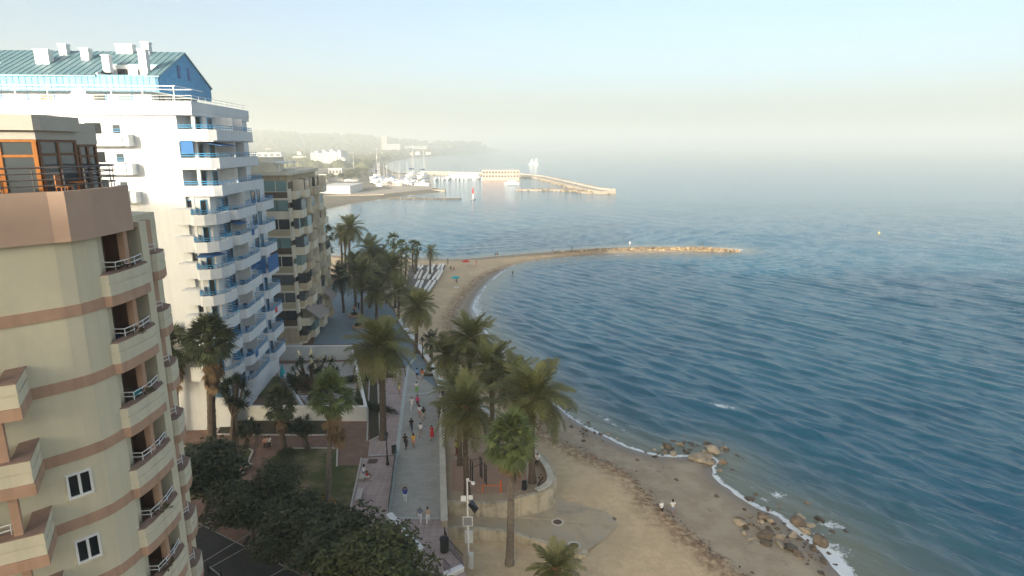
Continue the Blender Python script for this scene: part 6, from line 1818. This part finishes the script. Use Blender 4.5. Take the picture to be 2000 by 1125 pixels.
# wrack and stones where the palms meet the water
for i in range(34):
    f = random.random(); x = 1030+170*f+random.gauss(0,8); y = 790+72*f+random.gauss(0,9)
    rock(x, y, random.uniform(5,12), random.choice(['rock_wet','rock','rock_pale']), 'small stone among seaweed below the broad seaward palm', 'stones along the wet sand below the palms')
for x, y, s_, l in ((1148,828,18,'dark flat stone in the wash past the broad seaward palm'),(1140,862,16,'brown driftwood like stone on the wet sand'),(1245,899,14,'flat brown stone on the wet sand left of the rocky point'),(1400,969,18,'brown patch of stones on the sand between the two rock groups'),(1322,938,12,'pale stone with a dark stick on the wet sand'),(1200,1015,16,'buried stone beside the concrete ramp end')):
    rock(x, y, s_, 'rock', l, None, .4)
wr = []
q = np.random.default_rng(9); mb = MB()
for i in range(260):
    f = q.random(); k = int(f*(len(BERM)-1)); p = BERM[k] + q.normal(0, 1.3, 2)
    if not (45 < p[1] < 150): continue
    z_ = sz(p[0], p[1])+.06; a = q.uniform(0,6.28); s_ = q.uniform(.05,.28)
    d1 = (math.cos(a)*s_, math.sin(a)*s_); d2 = (-d1[1]*.35, d1[0]*.35)
    mb.add([(p[0]-d1[0],p[1]-d1[1],z_),(p[0]+d2[0],p[1]+d2[1],z_+.07),(p[0]+d1[0],p[1]+d1[1],z_),(p[0]-d2[0],p[1]-d2[1],z_)],[(0,1,2),(0,2,3),(0,3,1)])
tag(mb.build('seaweed', M['rock_wet']), kind='stuff')

# ------------------------------------------------------------------ rock groyne at the end of the sand spit
GRO = smooth_line(pxl([(1085,495),(1150,491),(1220,489),(1300,488),(1380,488),(1445,489.5)], .3), 1)
gy_ = thing('rock_groyne', 'low groyne of ochre boulders continuing the sand spit out to sea', 'groyne', (GRO[4][0], GRO[4][1], 0))
core = MB()
seglen = [math.dist(GRO[i], GRO[i+1]) for i in range(len(GRO)-1)]; tot = sum(seglen)
def on_line(line, f):
    sl = [math.dist(line[i], line[i+1]) for i in range(len(line)-1)]; t_ = f*sum(sl)
    for i, l in enumerate(sl):
        if t_ <= l or i == len(sl)-1:
            a, b_ = np.array(line[i]), np.array(line[i+1]); d_ = (b_-a)/l; return a+d_*t_, d_
        t_ -= l
def put_stones(root, line, n, w0, w1, h0, h1, r0, r1, key, tail=.8, kind=None):
    off = OFF[root.name]; rest = MB()
    for i in range(n):
        f = (i+random.random())/n; p, d_ = on_line(line, f); taper = 1 if f < tail else max(.15, 1-(f-tail)/(1-tail)*.85)
        u = random.uniform(-1,1); wv = (w0+(w1-w0)*f)*taper; x = p[0]-d_[1]*u*wv; y = p[1]+d_[0]*u*wv
        z_ = (h0+(h1-h0)*f)*(1-abs(u)**1.6)*taper+random.uniform(-.2,.15); r_ = random.uniform(r0, r1)
        me = random.choice(RK[key if random.random() < .75 else 'rock'])
        sc_ = (r_, r_*random.uniform(.7,1.1), r_*random.uniform(.6,.95)); ro = (random.uniform(-.6,.6), random.uniform(-.6,.6), random.uniform(0,6.3))
        if i % max(1, n//290) == 0 and n > 290 or n <= 290:
            inst('stone', me, root, (x-off[0], y-off[1], z_-off[2]), ro, sc_)
        else:
            mt = Matrix.LocRotScale((x,y,z_), __import__('mathutils').Euler(ro), sc_)
            rest.add([mt @ v.co for v in me.vertices], [tuple(p_.vertices) for p_ in me.polygons])
    if rest.v: tag(rest.build('rubble', M[key], root), kind='stuff')
put_stones(gy_, GRO, 700, 2.4, 3.0, .6, 1.2, .45, .95, 'rock_sun', .82)
SUB = pxl([(1470,490),(1560,492),(1640,491),(1700,495)], 0)
for i in range(40):
    p, d_ = on_line(SUB, random.random()); o = inst('boulder', random.choice(RK['rock_wet']), None, (p[0]+random.gauss(0,1.2), p[1]+random.gauss(0,2.5), -.28), (0,0,i), (random.uniform(.5,1.3), random.uniform(.4,.8), random.uniform(.3,.5)))
    tag(o, 'dark stone barely breaking the surface past the groyne end', 'rock', 'submerged stones past the groyne')
# ------------------------------------------------------------------ harbour, breakwaters, boats
M['quay'] = mat('pale_quay_concrete', (.48,.41,.33), (.40,.34,.27), scale=.06, rough=.95)
M['quay_top'] = mat('white_breakwater_top', (.54,.50,.44), (.46,.43,.38), scale=.05, rough=.95)
M['far_wall'] = mat('far_pale_wall', (.60,.57,.52), (.52,.48,.43), scale=.03, rough=.95, rand=.12)
M['far_white'] = mat('far_white_wall', (.66,.65,.63), rough=.9)
M['far_roof'] = mat('far_terracotta_roof', (.42,.26,.18), rough=.95, rand=.2)
M['far_salmon'] = mat('far_salmon_wall', (.66,.46,.36), rough=.95)
M['far_tree'] = mat('hazy_tree_green', (.07,.085,.035), (.045,.055,.022), scale=.08, rough=1, rand=.3, c3=(.10,.10,.045))
def line_wall(name, label, cat, pts, z, w_, h, m, stones=None, top=None):
    L_ = [G2(x, y, z) for x, y in pts]
    r_ = thing(name, label, cat, (L_[0][0], L_[0][1], 0))
    mb = MB()
    for a, b in zip(L_[:-1], L_[1:]): mb.seg(a, b, w_, -1, h)
    mb.build('core', M[m], r_)
    if top:
        mb = MB()
        for a, b in zip(L_[:-1], L_[1:]): mb.seg(a, b, w_*.35, h-.05, h+top, w_*.3)
        mb.build('crest_wall', M['quay_top'], r_)
    if stones: put_stones(r_, np.array(L_), *stones)
    return r_
line_wall('breakwater','long pale harbour breakwater curving out to a round boulder head','breakwater',[(820,338),(900,339.5),(1000,341),(1060,347),(1110,359),(1165,372),(1188,375)],1.5,14,2.4,'quay',(520,9,9,1.4,1.4,1.0,2.4,'rock_sun',.95),1.5)
line_wall('breakwater','short inner harbour spur tied to the breakwater head','breakwater',[(1008,370),(1060,370),(1110,371),(1150,376)],.8,7,1.0,'quay',(200,5,8,.8,1.2,.8,1.6,'rock_sun',.98))
line_wall('breakwater','thin rock groyne low in the water in front of the harbour beach','breakwater',[(755,387),(820,387.5),(900,388)],.3,3.5,.5,'rock',(150,2,2,.5,.2,.6,1.2,'rock_sun',.8))
line_wall('breakwater','stubby ochre rock mole at the harbour mouth','breakwater',[(775,371),(820,371),(870,371)],.8,9,1.2,'quay',(180,6,5,1.2,.8,.9,1.7,'rock_sun',.8))
# harbour office block on the breakwater
def block(name, label, cat, px, pybase, wpx, hpx, z, dm, m='far_wall', roof=None, floors=2, cols=6, group=None, gable=False, awn=None, rz=0, Y=None):
    c = G(px, pybase, z) if Y is None else AT(px, pybase, Y)
    z = c[2]; d_ = math.hypot(c[1], HC-z)/1.0; k = (c[1]*CP+(HC-z)*SP)/F
    W_, Hh = wpx*k, hpx*k
    r_ = thing(name, label, cat, (c[0], c[1], z), rz, group)
    x0, x1, y0, y1 = c[0]-W_/2, c[0]+W_/2, c[1], c[1]+dm
    MB().box(x0,x1,y0,y1,z-2,z+Hh).build('wall', M[m], r_)
    if gable:
        mb = MB(); hh = min(W_,dm)*.22
        if W_ > dm: vs = [(x0-.3,y0-.4,z+Hh),(x1+.3,y0-.4,z+Hh),(x1+.3,y1+.4,z+Hh),(x0-.3,y1+.4,z+Hh),(x0-.3,(y0+y1)/2,z+Hh+hh),(x1+.3,(y0+y1)/2,z+Hh+hh)]; fs = [(0,1,5,4),(2,3,4,5),(0,4,3),(1,2,5),(3,2,1,0)]
        else: vs = [(x0-.3,y0-.4,z+Hh),(x1+.3,y0-.4,z+Hh),(x1+.3,y1+.4,z+Hh),(x0-.3,y1+.4,z+Hh),((x0+x1)/2,y0-.4,z+Hh+hh),((x0+x1)/2,y1+.4,z+Hh+hh)]; fs = [(1,2,5,4),(3,0,4,5),(0,1,4),(2,3,5),(3,2,1,0)]
        mb.add(vs, fs); mb.build('roof', M['far_roof'], r_)
    else:
        MB().box(x0-.3,x1+.3,y0-.3,y1+.3,z+Hh,z+Hh+.6).build('roof', M[roof or m], r_)
    if floors*cols:
        fh = Hh/floors; cw = W_/cols
        wm = MB().box(-cw*.3,cw*.3,-.12,0,-fh*.28,fh*.25).mesh('window', M['glass_grey'])
        for i in range(floors):
            for j in range(cols):
                inst('window', wm, r_, (x0+cw*(j+.5)-c[0], -.003, fh*(i+.5)))
    return r_
o = block('harbour_building','long salmon and cream harbour building standing on the breakwater','building',978,348,72,15,2.0,16,'far_salmon','far_wall',2,12)
block('harbour_building','low white quayside building at the root of the breakwater','building',905,345,60,5,2.0,10,'far_white','far_white',1,0)
block('harbour_shed','low white walled boatyard beside the near harbour beach','building',655,378,58,13,2.2,40,'far_white','far_white',1,0)
block('harbour_shed','small white house with an arched front beside the boatyard','building',631,356,14,14,2.5,12,'far_white','far_white',1,2)
block('harbour_shed','white flat roofed hall among trees left of the marina','building',655,341,26,11,3.0,20,'far_wall','far_white',1,4)
block('harbour_shed','row of dark fronted sheds on the marina quay','building',765,363,40,3,2.0,8,'far_white','far_roof',1,9)
block('harbour_shed','long white marina parapet left of the masts','building',665,355,70,4,2.2,10,'far_white','far_white',1,0)
# quay surface
qp = [G2(x, y, 1.9) for x, y in ((630,383),(750,379),(845,369),(838,348),(835,342),(700,338),(635,345))]
structure(MB().prism(qp, -1, 1.95).build('quay', M['quay']))
# stepped white hotel
ht = thing('hotel', 'large white stepped hotel with saw tooth terraces among trees beyond the harbour', 'hotel', (*G2(642,326,3.5), 3.5))
c = G(642,326,3.5); k = (c[1]*CP+(HC-3.5)*SP)/F
rs = random.Random(2)
for i in range(9):
    x0 = c[0]-34*k+i*7.6*k; hh = (25,29,24,30,26,31,27,30,20)[i]*k*(1 if i < 8 else .8)
    y0 = c[1]+((i%2)*3.5)*k*.6-i*.8
    w_ = MB().box(x0,x0+7.4*k,y0,y0+45,1,3.5+hh).build('wing', M['far_white'], ht)
    tp_ = MB().add([(x0,y0,3.5+hh),(x0+7.4*k,y0,3.5+hh),(x0+7.4*k,y0+30,3.5+hh),(x0,y0+30,3.5+hh),(x0+2*k,y0+4,3.5+hh+3.2*k),(x0+2*k,y0+26,3.5+hh+3.2*k)],[(0,1,4),(1,2,5,4),(2,3,5),(3,0,4,5)]); tp_.build('roof', M['far_white'], w_)
    for f in range(6):
        zb = 3.5+2.2*k+f*3.9*k
        if zb+2*k > 3.5+hh: break
        MB().box(x0+.6*k,x0+6.6*k,y0-.6,y0-.003,zb+.9*k,zb+1.9*k).build('loggia', M['glass_grey'], w_)
# tall tower
tw_ = block('tower_block','lone tall pale tower block on the skyline below the hills','building',751,291,11,25,8,25,'far_wall','far_wall',8,3,Y=2600)
block('tower_block','low wide white blocks at the foot of the skyline tower','building',765,291,34,9,8,20,'far_white','far_white',2,8,Y=2550)
block('apartment_house','white villa on the shore below the skyline tower','building',745,305,10,6,3,15,'far_white',None,1,3)
block('apartment_house','long low white resort on the far point','building',812,290,44,4,6,25,'far_white',None,1,10,Y=3000)
block('apartment_house','pale resort block beyond the long low one','building',865,290,30,4,6,25,'far_wall',None,1,6,Y=3300)
GH = 'small pale houses scattered along the far coast'
rs = random.Random(4)
for i in range(74):
    py = rs.uniform(288.5, 330) if i < 60 else rs.uniform(286.8, 290); px = rs.uniform(505, 745-(330-py)*-3.5 if py < 312 else 735)
    c = G(px, py, 4)
    if shore_sd(np.array([[c[0], c[1]]]))[0] < 40: continue
    if 600 < px < 680 and py > 318: continue
    zz = far_z(c[0], c[1])+.2
    if zz > 22 or c[1] > 6500: continue
    c = G(px, py, zz)
    k = (c[1]*CP+(HC-zz)*SP)/F; w_ = rs.uniform(5, 11)
    block('coastal_house','small pale house among the trees on the far coast','house',px,py,min(w_, 26/k),min(rs.uniform(2.5,5), 16/k),zz,12,rs.choice(['far_wall','far_white','far_wall','far_salmon']),None,1,0,GH,rs.random()<.55)
# buildings of the town seen over the tan block
block('town_building','white flat town building with blue balcony rails over the tan block roof','building',520,316,60,17,6,25,'far_white','far_white',2,5)
block('town_building','pale town building left of the stepped hotel','building',585,318,26,12,4,25,'far_wall','far_wall',2,4)
# trees: clumps of crowns; nearest ones individual, far woods as one mass
lump = leaf_cloud(420, .16, 9, 90).mesh('crown', M['far_tree'])
tm_ = MB().tube([(0,0,-1.6),(0,0,0)], .09, 5).mesh('trunk', M['bark'])
nt_ = 0
for i in range(60):
    py = rs.uniform(312, 356); px = rs.uniform(615, 770 if py < 335 else 700)
    c = G(px, py, 3.0)
    if shore_sd(np.array([[c[0], c[1]]]))[0] < 25: continue
    if 606 < px < 680 and 318 < py < 352: px = 606+rs.uniform(-20,4) if rs.random() < .5 else 690+rs.uniform(0,30)
    c = G(px, py, 3.0); zz = far_z(c[0], c[1]); h_ = rs.uniform(3.5, 6)
    r_ = thing('shore_tree', 'hazy green tree among the houses behind the harbour', 'tree', (c[0], c[1], zz), rs.uniform(0,6), 'trees behind the harbour')
    inst('trunk', tm_, r_, (0,0,h_*.9), (0,0,0), h_*.6); inst('crown', lump, r_, (0,0,h_*1.1), (0,0,0), (h_*rs.uniform(.9,1.3), h_*rs.uniform(.9,1.3), h_*.8))
V = []; Fc = []
q = np.random.default_rng(8)
tx = []
for i in range(5200):
    py = 287.3+ (q.random()**1.6)*38; px = q.uniform(480, 1000)
    z_ = 5
    c = G(px, py, z_)
    if c[1] > 6000: continue
    tx.append((c[0], c[1]))
tx = np.array(tx); sd_ = shore_sd(tx)
base_ico = bmesh.new(); bmesh.ops.create_icosphere(base_ico, subdivisions=1, radius=1)
iv = np.array([v.co[:] for v in base_ico.verts]); ifc = [tuple(v.index for v in f.verts) for f in base_ico.faces]; base_ico.free()
for (x, y), s_ in zip(tx, sd_):
    if s_ < 30: continue
    r_ = q.uniform(4, 9)*(1+y/4000.); zz = far_z(x, y)
    k = len(V); vv = iv*np.array((r_, r_, r_*.75))*q.uniform(.75,1.25,(len(iv),1))+np.array((x,y,zz+r_*.45))
    V += [tuple(p) for p in vv]; Fc += [tuple(a+k for a in f) for f in ifc]
mb = MB(); mb.v = V; mb.f = Fc
tag(mb.build('woods', M['far_tree']), kind='stuff')
# ------------------------------------------------------------------ boats
M['hull'] = mat('white_boat_hull', (.80,.80,.80), rough=.3); M['mast'] = mat('pale_mast', (.62,.63,.64), rough=.4); M['boat_blue'] = mat('blue_boat_cover', (.05,.12,.30), rough=.8)
hm = MB(); n = 9
secs = []
for i in range(n):
    u = i/(n-1); w_ = .17*math.sin(math.pi*min(.98,u*.85+.15))**.7*(1 if u < .9 else .3); x = u-.5
    secs.append([(x,-w_,.16),(x,-w_*.75,.02),(x,0,-.06),(x,w_*.75,.02),(x,w_,.16)])
vs = [p for s_ in secs for p in s_]; fs = []
for i in range(n-1):
    for j in range(4): fs.append((i*5+j,(i+1)*5+j,(i+1)*5+j+1,i*5+j+1))
    fs.append((i*5+4,(i+1)*5+4,(i+1)*5,i*5))
fs += [(4,3,2,1,0), tuple((n-1)*5+j for j in range(5))]
hm.add(vs, fs); HULL = hm.mesh('hull', M['hull'])
cm = MB(); cm.box(-.22,.12,-.08,.08,.161,.25); CAB = cm.mesh('cabin', M['hull'])
MS = MB().tube([(0,0,.16),(0,0,1.35)], [.012,.008], 5); MS.tube([(0,0,.35),(-.36,0,.37)], .012, 5); MAST = MS.mesh('mast', M['mast'])
CV = MB().tube([(0,0,.38),(-.36,0,.4)], .03, 6).mesh('furled_sail', M['boat_blue'])
def boat(px, py, L, rz, label, mast=True, group='boats moored in the marina', cover=True):
    c = G(px, py, .1); r_ = thing('sailing_boat' if mast else 'motor_boat', label, 'boat', c, rz, group)
    inst('hull', HULL, r_, (0,0,0), (0,0,0), L); inst('cabin', CAB, r_, (0,0,0), (0,0,0), L)
    if mast: inst('mast', MAST, r_, (0,0,0), (0,0,0), (L,L,L*1.0)); 
    if mast and cover: inst('furled_sail', CV, r_, (0,0,0), (0,0,0), L)
    return r_
rs = random.Random(12)
for i in range(24):
    f = i/23
    boat(852+150*f+rs.uniform(-2,2), 350.5-2.5*f+rs.uniform(0,1.5), rs.uniform(9,13), rs.uniform(1.3,1.8), 'white sailing boat moored in the row along the breakwater quay', rs.random() < .6)
for i in range(26):
    px = rs.uniform(712, 836); py = rs.uniform(350, 366)
    c = G(px, py, 2.0); L = rs.uniform(9,15)
    r_ = boat(px, py, L, rs.uniform(0,3.1), 'sailing boat with a bare mast standing in the crowded marina yard'); r_.location = (c[0], c[1], 2.2)
for px, py, L, l in ((738,352,24,'large yacht with a tall mast at the marina, leftmost of the tall masts'),(808,349,27,'large yacht with the tallest white mast in the marina'),(829,349,25,'large yacht with a tall mast at the right end of the marina'),(692,345,20,'yacht with a thin mast behind the boatyard')):
    c = G(px, py, 1.9); r_ = boat(px, py, L, 1.2, l); r_.location = (c[0], c[1], 2.2)
boat(1000,361,14,0.2,'white motor boat leaving the harbour mouth',False,None)
boat(1000,357,11,0.3,'sailing boat lying just inside the breakwater head')
c = G(1042,322,.1); fb = thing('sailing_ship', 'large white ship with raised sails far out beyond the breakwater', 'ship', c)
def fpart(nm, me, sc_, z=0, x=0): inst(nm, me, fb, (x,0,z), (0,0,0), sc_)
fb.scale = (.5,.5,.42)
fpart('hull', HULL, (42,30,26), 0)
s1 = MB().add([(-17,0,4),(-9,0,26),(-4,0,26),(0,0,4),(-17,.3,4),(-9,.3,26),(-4,.3,26),(0,.3,4)],[(0,3,2,1),(4,5,6,7),(0,1,5,4),(1,2,6,5),(2,3,7,6),(3,0,4,7)]); inst('sail', s1.mesh('sail', M['hull']), fb)
s2 = MB().add([(2,0,4),(7,0,28),(14,0,28),(16,0,4),(2,.3,4),(7,.3,28),(14,.3,28),(16,.3,4)],[(0,3,2,1),(4,5,6,7),(0,1,5,4),(1,2,6,5),(2,3,7,6),(3,0,4,7)]); inst('sail', s2.mesh('sail', M['hull']), fb)
c = G(924,390,.1); bu = thing('channel_buoy', 'red and white channel marker standing in the bay before the harbour', 'buoy', c)
MB().lathe([(1.6,-.3),(1.8,.6),(.7,.9)], c=c, n=12).build('float', M['grey_metal'], bu); MB().lathe([(.55,.9),(.4,4.0)], c=c, n=10).build('tower', M['hull'], bu); MB().lathe([(.6,4.0),(.6,7.2),(.15,8.0)], c=c, n=10).build('topmark', M['red'], bu)
c = G(1717,456,.1); bu = thing('mooring_buoy', 'tiny pale yellow buoy alone far out on the right', 'buoy', c)
MB().lathe([(.1,-.3),(.4,0),(.4,.4),(.1,.7),(.07,1.0)], c=c, n=10).build('float', mat('yellow_buoy_paint', (.6,.5,.2), rough=.6), bu)
# ------------------------------------------------------------------ air
b = MB().box(-24000, 24000, -400, 15900, -4.0, 190)
hz = b.build('haze', None)
tag(hz, kind='stuff')
m = bpy.data.materials.new('pale_air'); m.use_nodes = True
t = m.node_tree
t.nodes.remove(t.nodes['Principled BSDF'])
v = t.nodes.new('ShaderNodeVolumePrincipled')
v.inputs['Color'].default_value = (.82,.87,.86,1)
v.inputs['Density'].default_value = HAZE_DENSITY
v.inputs['Anisotropy'].default_value = 0.1
t.links.new(v.outputs[0], t.nodes['Material Output'].inputs['Volume'])
hz.data.materials.append(m)
